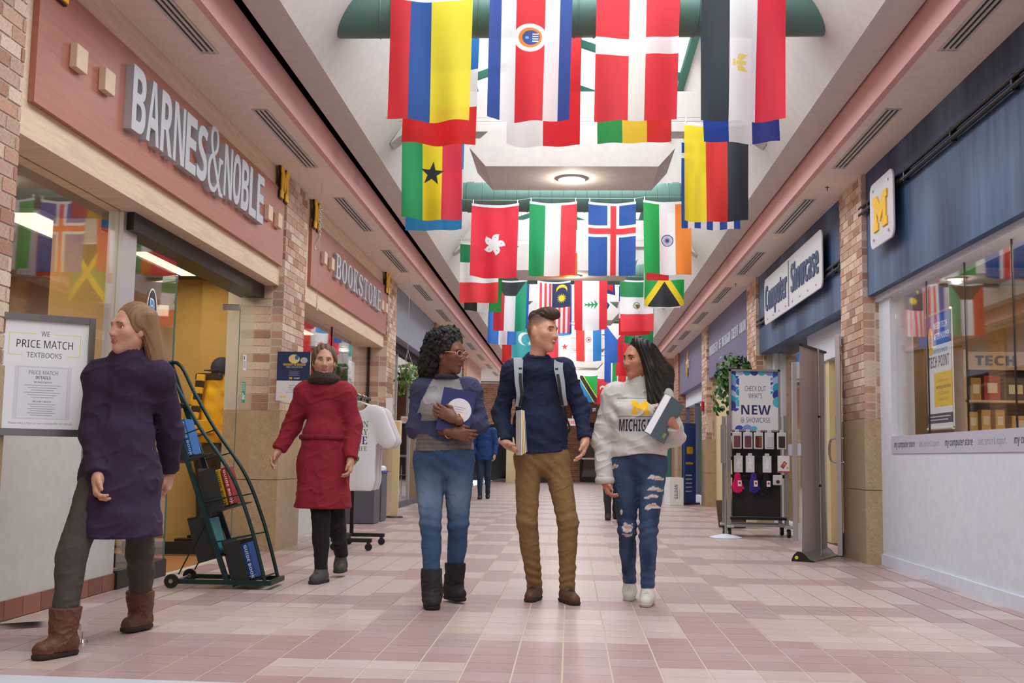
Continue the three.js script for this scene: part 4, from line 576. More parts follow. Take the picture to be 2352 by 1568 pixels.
// ---------------------------------------------------------------- things along the bookstore side
{ // framed price sign on a chrome stand
  const g = thing('sign_stand', 'chrome framed sign stand about price matched textbooks before the low stucco wall', 'sign stand', [-2.575, 0, -5.255], 0.61);
  const fm = std(col(150, 146, 148), 0.28, { metalness: 0.85 });
  for (const x of [-0.215, 0.215]) mesh('post', ext(x - 0.014, x + 0.014, 0.09, 1.556, -0.022, 0.022), fm, g);
  mesh('rail', ext(-0.2, 0.2, 1.525, 1.556, -0.022, 0.022), fm, g); mesh('rail', ext(-0.2, 0.2, 0.965, 1.0, -0.022, 0.022), fm, g);
  const tx = canvas(640, 900, (x, w, h) => {
    x.fillStyle = '#eef0f6'; x.fillRect(0, 0, w, h); x.textAlign = 'center'; x.strokeStyle = '#dfe27a'; x.lineWidth = 6; x.beginPath(); x.moveTo(250, 110); x.lineTo(60, 110); x.lineTo(60, 290); x.lineTo(160, 290); x.moveTo(390, 110); x.lineTo(580, 110); x.lineTo(580, 290); x.lineTo(480, 290); x.stroke();
    const t = (s, X, Y, f, c, sx = 0.8) => { x.save(); x.translate(X, Y); x.scale(sx, 1); x.font = f; x.fillStyle = c; x.fillText(s, 0, 0); x.restore(); };
    t('WE', 320, 128, '58px sans-serif', '#555a64'); t('PRICE MATCH', 320, 226, '88px sans-serif', '#22252c', 0.78); t('TEXTBOOKS', 320, 308, '58px sans-serif', '#555a64', 0.84);
    x.fillStyle = '#dcdfe8'; x.fillRect(112, 380, 416, 440); x.fillStyle = '#e6e9f1'; x.fillRect(140, 390, 360, 424); x.strokeStyle = '#b0b4c4'; x.lineWidth = 2; x.strokeRect(140, 390, 360, 424);
    t('PRICE MATCH', 320, 448, '44px sans-serif', '#666a78', 0.8); t('DETAILS', 320, 486, 'bold 36px sans-serif', '#50546a', 0.8); t('WE PRICE MATCH', 320, 520, 'bold 20px sans-serif', '#70747e'); x.fillStyle = '#9a9eaa'; for (let i = 0; i < 6; i++) x.fillRect(190 + (i % 3) * 24, 536 + i * 20, 260 - (i % 3) * 48, 5);
    t('WE DON\u2019T MATCH', 320, 680, 'bold 20px sans-serif', '#70747e'); for (let i = 0; i < 6; i++) x.fillRect(220 + (i % 2) * 20, 694 + i * 18, 200 - (i % 2) * 40, 5); t('Please take a flyer or see a bookseller for details', 320, 862, '24px sans-serif', '#8a8e9a', 0.9);
  });
  mesh('poster', bx(0.4, 0.526, 0.012, 0, 1.2625, 0), std(0xffffff, 0.6), g); const p = new THREE.PlaneGeometry(0.4, 0.526); p.translate(0, 1.2625, 0.0075); mesh('print', p, std(0xffffff, 0.55, { map: tx }), g);
  for (const x of [-0.215, 0.215]) { mesh('foot_bar', ext(x - 0.016, x + 0.016, 0.055, 0.085, -0.22, 0.22), M.chrome, g); for (const z of [-0.19, 0.19]) { mesh('leveller', cyl(0.006, 0.006, 0.05, x, 0.035, z, 10), M.chrome, g); mesh('leveller', cyl(0.024, 0.018, 0.014, x, 0.008, z, 18), M.chrome, g); } }
  mesh('foot_bar', ext(-0.2, 0.2, 0.055, 0.085, -0.015, 0.015), M.chrome, g);
}
{ // wheeled green book rack, side on
  const g = thing('book_rack', 'dark green wheeled steel book rack with sloping pockets beside the entrance', 'rack', [-2.3, 0, -7.52]);
  const z0 = 0.16, z1 = -0.16, X = (x) => x + 2.3;
  for (const z of [z0, z1]) {
    mesh('base_bar', ext(X(-2.62), X(-1.97), 0.03, 0.06, z - 0.012, z + 0.012), M.green, g);
    mesh('back_post', bar([X(-2.27), 0.05, z], [X(-2.84), 1.53, z], 0.02, 0.034), M.green, g);
    mesh('front_arc', tube([[X(-2.84), 1.535, z], [X(-2.78), 1.52, z], [X(-2.66), 1.32, z], [X(-2.51), 1.08, z], [X(-2.27), 0.75, z], [X(-2.14), 0.457, z], [X(-2.03), 0.107, z], [X(-2.015), 0.05, z]], 0.013, 40, 8), M.green, g);
    mesh('strut', rod([X(-2.6), 0.09, z], [X(-2.42), 0.46, z], 0.005), M.green, g);
    const t = mesh('wheel', cyl(0.046, 0.046, 0.022, X(-2.64), 0.047, z + Math.sign(z) * 0.02, 28, 'z'), M.rubber, g); mesh('hub', cyl(0.014, 0.014, 0.026, X(-2.64), 0.047, z + Math.sign(z) * 0.02, 14, 'z'), M.brushed, t);
  }
  mesh('axle', rod([X(-2.64), 0.047, z0], [X(-2.64), 0.047, z1], 0.008), M.steel, g); mesh('base_bar', ext(X(-1.995), X(-1.97), 0.03, 0.06, z1, z0), M.green, g); mesh('handle', rod([X(-2.84), 1.53, z0], [X(-2.84), 1.53, z1], 0.013), M.green, g);
  for (const [x, y] of [[-2.5, 1.06], [-2.38, 0.9], [-2.22, 0.62], [-2.1, 0.36]]) for (const z of [z0, z1]) { const xb = -2.27 - (y - 0.05) * 0.385; mesh('crossbar', rod([X(x), y, z], [X(xb), y - 0.06, z], 0.005), M.green, g); }
  const bins = [[-2.79, 1.2, 0.3], [-2.6, 0.86, 0.3], [-2.33, 0.53, 0.3], [-2.38, 0.2, 0.3], [-2.14, 0.05, 0.3]];
  for (const [x, y, h] of bins) { const m = mesh('pocket', [ext(-0.1, -0.088, 0, h, z1 + 0.01, z0 - 0.01), ext(-0.1, 0.12, -0.008, 0, z1 + 0.01, z0 - 0.01), ext(-0.1, 0.02, 0, h * 0.93, z0 - 0.016, z0 - 0.012), ext(-0.1, 0.02, 0, h * 0.93, z1 + 0.012, z1 + 0.016)], std(col(30, 34, 32), 0.6), g); m.position.set(X(x), y, 0); m.rotation.z = 0.3; }
  const cov = (c, t) => canvas(64, 256, (k, w, h) => { k.fillStyle = c; k.fillRect(0, 0, w, h); k.save(); k.translate(w / 2, 12); k.rotate(Math.PI / 2); k.fillStyle = t; k.font = 'bold 40px sans-serif'; k.textBaseline = 'middle'; k.fillText('GUIDE BOOK', 0, 0); k.restore(); k.fillStyle = t; k.fillRect(0, 236, w, 4); });
  const specs = [[0, 0.03, '#e6e8ec', '#303844', 'pale book in the top pocket of the green rack'], [1, 0.03, '#1c6cb4', '#f2f2f2', 'bright blue book in the second pocket of the green rack'], [2, 0.012, '#d8a81c', '#3a2a1a', 'yellow book in the third pocket of the green rack'], [2, 0.06, '#a02a2c', '#f4e8e0', 'dark red book in the third pocket of the green rack'], [3, 0.02, '#3c98a8', '#e8f4f4', 'teal book in the fourth pocket of the green rack'], [4, 0.03, '#1f4c92', '#e4ecf6', 'thick royal blue book in the lowest pocket of the green rack']];
  for (const [i, dx, c, t, lab] of specs) {
    const [x, y] = bins[i], b = thing('book', lab, 'book', [0, 0, 0], 0, 'books on the green rack'), w = 0.034, h = 0.25, d = 0.17; b.position.set(x + dx * Math.cos(0.3), y + 0.004 + dx * Math.sin(0.3) + 0.008, -7.5); b.rotation.z = 0.3; if (i === 4) b.scale.set(1.3, 0.95, 1);
    mesh('pages', bx(w - 0.006, h - 0.008, d - 0.006, 0, h / 2, -0.002), M.paper, b); const cm = std(new THREE.Color(c), 0.5);
    mesh('cover', [bx(0.003, h, d, -w / 2, h / 2, 0), bx(0.003, h, d, w / 2, h / 2, 0)], cm, b); const sp = bx(w, h, 0.003, 0, h / 2, d / 2); const uv = sp.attributes.uv; for (let k = 0; k < uv.count; k++) uv.setXY(k, (uv.getX(k) + w / 2) / w, uv.getY(k) / h); mesh('spine', sp, std(0xffffff, 0.5, { map: cov(c, t) }), b);
  }
}
{ // hoodie display with scarf and cap
  const m = thing('mannequin', 'black mannequin legs and stand under the yellow hoodie', 'mannequin', [-3.41, 0, -10.48]);
  mesh('stand', net(union([cap([-0.08, 0.1, 0], [-0.09, 0.75, 0], 0.055, 0.085), cap([0.07, 0.1, 0], [0.08, 0.75, 0], 0.055, 0.085), cap([-0.08, 0.85, 0], [0.08, 0.85, 0], 0.12, 0.12, 1.3), cap([0, 0.95, 0], [0, 1.35, 0], 0.1, 0.12, 1.3)], 0.05), [-0.3, 0.02, -0.2], [0.3, 1.5, 0.2], 0.014), M.black, m); mesh('base', cyl(0.14, 0.14, 0.012, 0, 0.008, 0, 28), M.black, m);
  const h = thing('hoodie', 'bright yellow hooded sweatshirt on display inside the entrance', 'hoodie', [-3.41, 0, -10.48], -0.35);
  const f0 = union([cap([0, 1.1, 0], [0, 1.45, 0], 0.19, 0.17, 1.4), cap([-0.13, 1.53, 0], [0.13, 1.53, 0], 0.075, 0.075), cap([-0.17, 1.5, 0], [-0.25, 1.26, 0.03], 0.08, 0.075), cap([-0.25, 1.26, 0.03], [-0.2, 1.04, 0.1], 0.072, 0.05), cap([0.17, 1.5, 0], [0.25, 1.26, 0.03], 0.08, 0.075), cap([0.25, 1.26, 0.03], [0.2, 1.04, 0.1], 0.072, 0.05), ell([0, 1.6, -0.06], [0.13, 0.12, 0.1]), cap([-0.08, 1.58, 0.06], [0.08, 1.58, 0.06], 0.05, 0.05)], 0.05);
  const f = (x, y, z) => Math.max(f0(x, y, z) + 0.006 * Math.sin(y * 42 + x * 16) * Math.sin(x * 23 + z * 9), 0.99 - y);
  mesh('body', net(f, [-0.36, 0.95, -0.25], [0.36, 1.78, 0.25], 0.012), std(col(250, 190, 24), 0.85), h); mesh('pocket', rbx(0.2, 0.13, 0.02, 0.01, 0, 1.14, 0.16), std(col(240, 180, 20), 0.85), h);
  const s = thing('scarf', 'black and yellow striped scarf hung over the yellow hoodie', 'scarf', [-3.41, 0, -10.48], -0.35);
  for (let i = 0; i < 10; i++) { const m2 = mesh('stripe', rbx(0.095, 0.066, 0.03, 0.01, -0.16 - 0.006 * i, 1.6 - i * 0.06, 0.165 + 0.003 * Math.sin(i)), i % 2 ? M.black : std(col(246, 190, 40), 0.9), s); m2.rotation.z = -0.06; }
  mesh('stripe', rbx(0.3, 0.07, 0.06, 0.02, -0.02, 1.62, 0.1), M.black, s);
  const c = thing('beanie_cap', 'navy cap resting on the hood of the yellow hoodie', 'cap', [-3.38, 1.68, -10.5], -0.35); mesh('crown', net(union([ell([0, 0.03, 0], [0.1, 0.11, 0.11])], 0.02), [-0.15, -0.02, -0.15], [0.15, 0.16, 0.15], 0.012), M.navy, c); mesh('brim', rbx(0.16, 0.012, 0.1, 0.005, 0, 0.0, 0.12), M.navy, c);
}
function garment(name, label, group, pos, turn, colr, texture) {
  const g = thing(name, label, 'garment', pos, turn, group);
  if (!garment.geo) { const f0 = union([cap([0, -0.72, 0], [0, -0.25, 0], 0.2, 0.19, 5), cap([-0.14, -0.1, 0], [0.14, -0.1, 0], 0.07, 0.07, 2.6), cap([-0.19, -0.13, 0], [-0.31, -0.36, 0], 0.09, 0.075, 3), cap([0.19, -0.13, 0], [0.31, -0.36, 0], 0.09, 0.075, 3)], 0.05);
    const nk = ell([0, -0.015, 0.0], [0.095, 0.07, 0.2]); garment.geo = net((x, y, z) => smax(Math.max(f0(x, y, z) + 0.006 * Math.sin(x * 26 + y * 5) * clamp(-y * 1.6, 0, 1), -0.84 - y), -nk(x, y, z), 0.01), [-0.45, -0.9, -0.14], [0.45, 0.02, 0.14], 0.011, null, (x, y) => [(x + 0.22) / 0.44, (y + 0.84) / 0.8]); }
  mesh('cloth', garment.geo, texture ? std(0xffffff, 0.9, { map: texture }) : std(colr, 0.9), g); mesh('hanger', tube([[-0.17, -0.06, 0], [0, 0.01, 0], [0.17, -0.06, 0]], 0.007, 20, 6), M.plastic, g); mesh('hook', tube([[0, 0.01, 0], [0, 0.05, 0], [0.016, 0.07, 0], [0, 0.088, 0], [-0.012, 0.078, 0]], 0.0035, 20, 6), M.steel, g); return g;
}
{ // rolling rack of shirts
  const r = thing('garment_rack', 'black rolling rack carrying printed white shirts beside the brick pillar', 'rack', [-2.06, 0, -10.85]);
  mesh('rail', rod([0, 1.47, 0.36], [0, 1.47, -0.4], 0.013), M.black, r);
  for (const z of [0.34, -0.38]) { mesh('base_bar', ext(-0.2, 0.19, 0.08, 0.115, z - 0.02, z + 0.02), M.black, r); mesh('upright', ext(-0.165, -0.13, 0.1, 1.47, z - 0.016, z + 0.016), M.black, r); mesh('arm', ext(-0.16, 0.01, 1.452, 1.482, z - 0.014, z + 0.014), M.black, r); for (const x of [-0.17, 0.16]) { const c = mesh('caster', cyl(0.034, 0.034, 0.03, x, 0.035, z, 20, 'z'), M.rubber, r); mesh('fork', bx(0.03, 0.05, 0.045, x, 0.06, z), M.black, c); } }
  mesh('base_bar', ext(-0.165, -0.13, 0.085, 0.115, -0.38, 0.34), M.black, r);
  const tx = canvas(512, 768, (x, w, h) => { x.fillStyle = '#dfe3ec'; x.fillRect(0, 0, w, h); x.textAlign = 'center'; const t = (s, y, sz, c) => { x.font = 'bold ' + sz + 'px serif'; x.fillStyle = c; x.fillText(s, w / 2, y); }; t('GREEN', 190, 78, '#4e8a4c'); t('TODAY', 258, 74, '#4e8a4c'); t('BLUE', 344, 98, '#4a2a7a'); t('FOR LIFE', 404, 56, '#5c9458'); x.fillStyle = '#4a8c50'; for (const [a, b] of [[-24, 0], [24, 0], [0, -24], [0, 24]]) { x.beginPath(); x.arc(w / 2 + a, 476 + b, 26, 0, 7); x.fill(); } x.fillStyle = '#a83850'; x.beginPath(); x.arc(w / 2, 476, 20, 0, 7); x.fill(); x.fillRect(w / 2 - 4, 476, 8, 62); });
  garment('shirt', 'printed white t-shirt with green and purple lettering at the front of the rack', 'shirts on the rolling rack', [-2.05, 1.4, -10.52], 0, null, tx);
  const cs = [[226, 222, 226], [206, 190, 192], [214, 216, 224], [190, 172, 180], [222, 224, 230]]; cs.forEach((c, i) => garment('shirt', ['second', 'third', 'fourth', 'fifth', 'last'][i] + ' pale t-shirt from the front of the rolling rack', 'shirts on the rolling rack', [-2.06 + 0.006 * Math.sin(i * 4), 1.4, -10.62 - i * 0.09], 0.05 * Math.sin(i * 7), col(...c)));
}
{ // garments inside the corner shop
  const r = thing('garment_rack', 'dark clothes rail inside the corner shop behind the glass panel', 'rack', [-4.35, 0, -9.4]); mesh('rail', rod([0, 1.6, 0.75], [0, 1.6, -0.75], 0.014), M.darkmetal, r); for (const z of [0.74, -0.74]) { mesh('upright', rod([0, 0.02, z], [0, 1.6, z], 0.014), M.darkmetal, r); mesh('base_bar', ext(-0.22, 0.22, 0.01, 0.035, z - 0.02, z + 0.02), M.darkmetal, r); }
  [[34, 30, 44], [46, 40, 60], [28, 28, 34], [60, 46, 70], [38, 40, 58], [24, 24, 30], [82, 70, 62], [40, 34, 48]].forEach((c, i) => garment('shirt', `${['first', 'second', 'third', 'fourth', 'fifth', 'sixth', 'seventh', 'eighth'][i]} dark garment on the clothes rail inside the corner shop`, 'garments inside the corner shop', [-4.35, 1.525, -8.85 - i * 0.15], 0.5 + 0.12 * Math.sin(i * 5), col(...c)));
  const s = thing('clothes_shelf', 'long shelf of folded dark clothes at the back of the corner shop', 'shelf', [-6.9, 0, -8.4]); for (let i = 0; i < 5; i++) mesh('board', ext(-0.2, 0.2, 0.3 + i * 0.4, 0.33 + i * 0.4, -1.7, 1.7), M.tan, s); for (const z of [-1.7, 1.7]) mesh('side_panel', ext(-0.2, 0.2, 0, 2.1, z - 0.02, z + 0.02), M.tan, s);
  const fold = []; for (let i = 0; i < 4; i++) for (let k = 0; k < 4; k++) { const t = thing('folded_clothes', `${['plum', 'charcoal', 'mustard', 'slate'][(i * 3 + k) % 4]} folded clothes pile on the ${['lowest', 'second', 'third', 'top'][i]} board of the back shelf`, 'clothes', [-6.88, 0.33 + i * 0.4, -7.2 - k * 0.75], 0, 'folded clothes at the back'); mesh('pile', rbx(0.3, 0.2, 0.5, 0.03, 0, 0.102, 0), std(col(...[[50, 44, 66], [40, 40, 48], [90, 74, 40], [60, 60, 70]][(i * 3 + k) % 4]), 0.9), t); }
}
{ // poster on the pillar edge
  const tx = canvas(512, 740, (x, w, h) => { x.fillStyle = '#1a2f5c'; x.fillRect(0, 0, w, 440); x.fillStyle = '#dfe0ea'; x.fillRect(0, 440, w, 300); x.fillStyle = '#e8cf8c'; x.beginPath(); x.ellipse(260, 110, 86, 68, 0.1, 0, 7); x.fill(); x.fillStyle = '#2a6aa8'; x.beginPath(); x.ellipse(300, 88, 30, 36, 0.2, 0, 7); x.fill(); x.fillStyle = '#b8b4c8'; x.beginPath(); x.ellipse(412, 130, 56, 46, 0, 0, 7); x.fill(); x.textAlign = 'center'; const t = (s, y, f, c, sx = 0.8, X = 268) => { x.save(); x.translate(X, y); x.scale(sx, 1); x.font = f; x.fillStyle = c; x.fillText(s, 0, 0); x.restore(); };
    t('UNIVERSITY OF MICHIGAN', 212, 'bold 46px sans-serif', '#f0c020', 0.6); t('RING COLLECTION', 246, '36px sans-serif', '#c8ccd8', 0.84); x.fillStyle = '#8f9ab4'; for (let i = 0; i < 5; i++) x.fillRect(190, 294 + i * 16, 160 - (i % 2) * 24, 4); drawM(x, 196, 386, 44, 30, '#f6c818'); t('ALUMNI', 412, 'bold 28px sans-serif', '#f0f0f4', 0.8, 310); t('March 13 - 16', 520, 'bold 26px sans-serif', '#555a6a'); t('Wednesday - Friday', 552, '26px sans-serif', '#6a6e7c'); t('11:00 am - 3:00 pm', 586, '26px sans-serif', '#6a6e7c'); t('North Campus Bookstore', 622, '26px sans-serif', '#6a6e7c'); x.fillStyle = '#f2c850'; x.fillRect(60, 672, 100, 26); });
  const g = thing('ring_poster', 'blue and white ring poster standing out from the brick pillar', 'poster', [-2.58, 1.617, -10.13]); mesh('board', bx(0.312, 0.456, 0.012), M.paper, g); const p = new THREE.PlaneGeometry(0.312, 0.456); p.translate(0, 0, 0.007); mesh('print', p, std(0xffffff, 0.6, { map: tx }), g); mesh('bracket', ext(-0.15, -0.09, -0.2, 0.2, -0.06, -0.005), M.steel, g);
}
{ // two recycling bins, dispenser post, notices
  for (const [z, lab] of [[-14.75, 'slate grey litter bin with a white liner, the nearer of two'], [-15.3, 'slate grey litter bin farther along, the second of two']]) {
    const g = thing('litter_bin', lab, 'bin', [-2.76, 0, z], 0, 'bins by the bookstore window'); mesh('body', ext(-0.19, 0.19, 0.01, 0.68, -0.22, 0.22), std(col(92, 90, 108), 0.6), g); mesh('liner', net((x, y, z2) => rbox([0, 0.7, 0], [0.185, 0.05, 0.21], 0.03)(x, y, z2) + 0.008 * Math.sin(x * 40 + z2 * 30), [-0.25, 0.6, -0.28], [0.25, 0.8, 0.28], 0.015), M.paper, g); mesh('rim', [ext(-0.2, 0.2, 0.66, 0.69, 0.2, 0.23), ext(-0.2, 0.2, 0.66, 0.69, -0.23, -0.2), ext(0.18, 0.2, 0.66, 0.69, -0.2, 0.2)], std(col(60, 80, 160), 0.5), g);
  }
  const d = thing('dispenser_stand', 'cream hand dispenser on a cream post before the brick pillar', 'dispenser', [-2.56, 0, -16.2]); mesh('post', ext(-0.05, 0.05, 0.015, 1.14, -0.03, 0.03), M.cream, d); mesh('base', cyl(0.13, 0.12, 0.02, 0, 0.01, 0, 28), M.black, d); mesh('housing', rbx(0.15, 0.27, 0.12, 0.02, 0.0, 1.275, 0.04), M.cream, d); mesh('nozzle', rbx(0.06, 0.03, 0.05, 0.008, 0, 1.13, 0.08), M.black, d);
  const p = mesh('wall_notice', bx(0.1, 0.32, 0.006, -2.665, 1.577, -16.1), M.paper); tag(p, 'narrow white notice above the cream dispenser', 'notice');
}
function leafGeo(l, w) { const s = new THREE.Shape(); s.moveTo(0, 0); s.bezierCurveTo(w, l * 0.15, w * 0.8, l * 0.7, 0, l); s.bezierCurveTo(-w * 0.8, l * 0.7, -w, l * 0.15, 0, 0); const g = new THREE.ShapeGeometry(s, 5); const p = g.attributes.position; for (let i = 0; i < p.count; i++) p.setZ(i, -0.25 * p.getY(i) * p.getY(i) / l + Math.abs(p.getX(i)) * 0.35); g.computeVertexNormals(); return g; }
{ // hanging plant on a chain and a spare hook chain
  const g = thing('hanging_plant', 'trailing green plant in a white pot hung from the soffit', 'plant', [-2.47, 2.12, -16.5]);
  const pot = new THREE.LatheGeometry([[0, -0.09], [0.08, -0.09], [0.115, 0.05], [0.12, 0.06], [0.105, 0.055], [0, 0.04]].map((p) => new THREE.Vector2(...p)), 24); mesh('pot', pot, M.plastic, g); mesh('cord', rod([0, 0.36, 0], [0, HS - 2.12, 0], 0.004), M.steel, g); for (let i = 0; i < 3; i++) mesh('cord', rod([0.11 * Math.cos(i * 2.1), 0.05, 0.11 * Math.sin(i * 2.1)], [0, 0.36, 0], 0.003), M.steel, g);
  const lm = [[70, 120, 44], [96, 150, 60], [54, 98, 36], [150, 190, 96]].map((c) => phys(col(...c), 0.5, { side: THREE.DoubleSide, transmission: 0.25, thickness: 0 })), lg = [leafGeo(0.085, 0.045), leafGeo(0.07, 0.036)];
  for (let i = 0; i < 150; i++) { const trail = i > 105, a = rr(0, 6.28), r = trail ? rr(0.0, 0.06) : rr(0.06, 0.2), m = mesh('leaf', lg[i % 2], lm[Math.floor(rnd() * 3.9)], g); const tx = trail ? (i % 2 ? -0.05 : 0.07) : 0; m.position.set(Math.cos(a) * r + tx, trail ? rr(-0.34, 0.0) : rr(-0.06, 0.2) - r * 0.3, Math.sin(a) * r + (trail ? 0.1 : 0)); m.rotation.set(rr(1.2, 2.7), a + Math.PI / 2 + rr(-0.6, 0.6), rr(-0.6, 0.6)); }
  const c = thing('hook_chain', 'empty hanging chain with a hook before the bookstore pillar', 'chain', [-2.49, HS, -10.62]); mesh('cord', rod([0, 0, 0], [-0.01, -1.2, 0], 0.003), M.steel, c); for (let i = 0; i < 14; i++) { const t = new THREE.TorusGeometry(0.014, 0.003, 6, 14); if (i % 2) t.rotateY(Math.PI / 2); t.translate(-0.004, -0.22 - i * 0.022, 0); mesh('link', t, M.steel, c); } mesh('hook', tube([[-0.004, -0.52, 0], [-0.03, -0.56, 0], [-0.05, -0.62, 0], [-0.03, -0.67, 0], [0, -0.65, 0]], 0.004, 24, 6), M.steel, c); mesh('hook', tube([[-0.01, -1.2, 0], [-0.01, -1.25, 0], [0.005, -1.27, 0], [0.012, -1.25, 0]], 0.005, 16, 6), M.steel, c);
  const sp = thing('sprinkler', 'small chrome sprinkler head on the sloped ceiling', 'sprinkler', [-1.52, 4.36, -9.35]); mesh('stem', rod([0, 0, 0], [0.09, -0.05, 0], 0.01), M.chrome, sp); mesh('plate', cyl(0.025, 0.025, 0.006, 0.09, -0.06, 0, 18), M.chrome, sp); mesh('escutcheon', cyl(0.035, 0.035, 0.01, -0.005, 0.0, 0, 18, 'x'), M.chrome, sp);
  for (const [z, w] of [[-10.66, 'by the tall brick pillar'], [-16.65, 'above the two word sign plate']]) { const h = thing('ceiling_hook', 'small dark hook in the soffit ' + w, 'hook', [2.457, HS, z]); mesh('stem', rod([0, 0, 0], [0, -0.05, 0], 0.004), M.darkmetal, h); mesh('bar', rod([-0.02, -0.015, 0], [0.02, -0.015, 0], 0.004), M.darkmetal, h); }
}
// ---------------------------------------------------------------- things along the computer store side
{ // roll-up banner seen from behind and nearly edge on
  const a = Math.atan2(0.75, 0.4), g = thing('banner_stand', 'grey backed roll-up banner stand seen nearly edge on by the open door', 'banner', [2.31, 0, -10.68], a), L = 0.85;
  const prof = [[-0.1, 0], [0.1, 0], [0.1, 0.012], [0.06, 0.02], [0.02, 0.06], [-0.02, 0.085], [-0.05, 0.085], [-0.085, 0.05], [-0.1, 0.012]]; const b = prism(prof, -L / 2 + 0.012, L / 2 - 0.012); b.rotateY(-Math.PI / 2); b.scale(1, 1, 1); mesh('base', b, M.brushed, g);
  for (const s of [-1, 1]) { const e = prism(prof.map((p) => [p[0] * 1.03, p[1] * 1.04]), 0, 0.012); e.rotateY(-Math.PI / 2); e.translate(s < 0 ? -L / 2 + 0.012 : L / 2, 0, 0); mesh('end_cap', e, M.black, g); }
  mesh('button', cyl(0.016, 0.016, 0.008, -L / 2 - 0.003, 0.035, -0.055, 18, 'x'), std(col(200, 220, 40), 0.5), g);
  mesh('pole', rod([0, 0.03, 0.05], [0, 1.98, 0.045], 0.011), M.brushed, g); for (const y of [0.68, 1.33]) mesh('pole_joint', cyl(0.013, 0.013, 0.02, 0, y, 0.048), M.darkmetal, g);
  mesh('top_rail', bx(L - 0.02, 0.02, 0.025, 0, 1.98, 0.0), M.darkmetal, g);
  const fab = patch((u, v) => [(u - 0.5) * (L - 0.03), 0.06 + v * 1.92, -0.012 + 0.012 * Math.sin(v * 5 + u * 2) * (1 - v) - 0.008 * Math.sin(u * Math.PI) * Math.sin(v * 3)], 8, 20); mesh('fabric', fab, std(col(178, 168, 170), 0.85, { side: THREE.DoubleSide }), g);
}
{ // wheeled merchandise cart with poster
  const x0 = 1.9, x1 = 2.58, z = -13.5, g = thing('display_cart', 'grey wheeled display cart with an announcement poster and hanging accessories', 'display cart', [2.24, 0, z]), X = (x) => x - 2.24;
  const fm = M.brushed;
  for (const x of [x0, x1]) for (const zz of [0.0, -0.42]) mesh('post', ext(X(x) - 0.022, X(x) + 0.022, 0.15, 1.45, zz - 0.022, zz + 0.022), fm, g);
  mesh('panel', ext(X(1.945), X(2.515), 0.24, 1.27, -0.05, -0.035), M.board, g);
  for (const y of [1.22, 0.93, 0.72]) mesh('crossbar', ext(X(x0), X(x1), y - 0.02, y + 0.02, -0.035, -0.015), M.darkmetal, g);
  mesh('shelf', ext(X(1.91), X(2.57), 0.205, 0.235, -0.42, 0.06), M.darkmetal, g); mesh('frame_rail', ext(X(1.86), X(2.62), 0.12, 0.15, -0.02, 0.02), fm, g); mesh('frame_rail', ext(X(1.86), X(2.62), 0.12, 0.15, -0.44, -0.40), fm, g);
  for (const x of [1.9, 2.6]) for (const zz of [0.02, -0.42]) { mesh('caster_plate', rbx(0.1, 0.03, 0.1, 0.008, X(x), 0.125, zz), M.alu, g); const w = mesh('wheel', cyl(0.05, 0.05, 0.035, X(x), 0.051, zz, 24, 'x'), M.rubber, g); mesh('hub', cyl(0.02, 0.02, 0.04, X(x), 0.051, zz, 16, 'x'), M.steel, w); }
  mesh('poster_frame', [ext(X(1.905), X(1.93), 1.255, 2.005, -0.02, 0.02), ext(X(2.49), X(2.515), 1.255, 2.005, -0.02, 0.02), ext(X(1.905), X(2.515), 1.98, 2.005, -0.02, 0.02), ext(X(1.905), X(2.515), 1.255, 1.275, -0.02, 0.02)], fm, g);
  const tx = canvas(640, 780, (x, w, h) => {
    x.fillStyle = '#e9edf4'; x.fillRect(0, 0, w, h); const q = (X0, Y0, r, c, a0, a1) => { x.fillStyle = c; x.beginPath(); x.moveTo(X0, Y0); x.arc(X0, Y0, r, a0, a1); x.closePath(); x.fill(); };
    const cs = ['#2c3c98', '#4cc0d4', '#8a9cd8', '#3a58b8', '#a8c8ec', '#2aa4c8']; let k = 0; const P = Math.PI;
    for (let i = 0; i < 7; i++) { q(0, 30 + i * 72, 68, cs[i % 6], -P / 2, P / 2); if (i % 2) q(110, 66 + i * 72, 46, cs[(i + 2) % 6], P / 2, P * 1.5); else q(60, 60 + i * 72, 44, cs[(i + 3) % 6], 0, P); }
    for (let i = 0; i < 5; i++) { q(w, 40 + i * 92, 72, cs[(i + 3) % 6], P / 2, P * 1.5); q(w - 100, 20 + i * 60, 40, cs[(i + 1) % 6], 0, P / 2); }
    for (let i = 0; i < 5; i++) q(120 + i * 100, 0, 56, cs[(i + 4) % 6], 0, P); q(110, h, 60, cs[3], P, 2 * P); q(220, h, 70, cs[2], P, 2 * P); q(310, h, 50, cs[1], P, 2 * P); x.fillStyle = '#e9edf4'; x.beginPath(); x.ellipse(w / 2, 330, 190, 270, 0, 0, 7); x.fill();
    const t = (s, y, f, c, sx) => { x.save(); x.translate(w / 2 + 10, y); x.scale(sx, 1); x.textAlign = 'center'; x.font = f; x.fillStyle = c; x.fillText(s, 0, 0); x.restore(); };
    t('CHECK OUT', 262, '92px sans-serif', '#44506e', 0.6); t('WHAT\u2019S', 358, '92px sans-serif', '#44506e', 0.6); t('NEW', 576, 'bold 176px sans-serif', '#22346c', 1.05); t('@ SHOWCASE', 682, '92px sans-serif', '#44506e', 0.72);
  });
  const p = new THREE.PlaneGeometry(0.56, 0.705); p.translate(X(2.21), 1.6275, 0.004); mesh('poster_board', ext(X(1.93), X(2.49), 1.275, 1.98, -0.006, 0.003), M.paper, g); mesh('print', p, std(0xffffff, 0.5, { map: tx }), g);
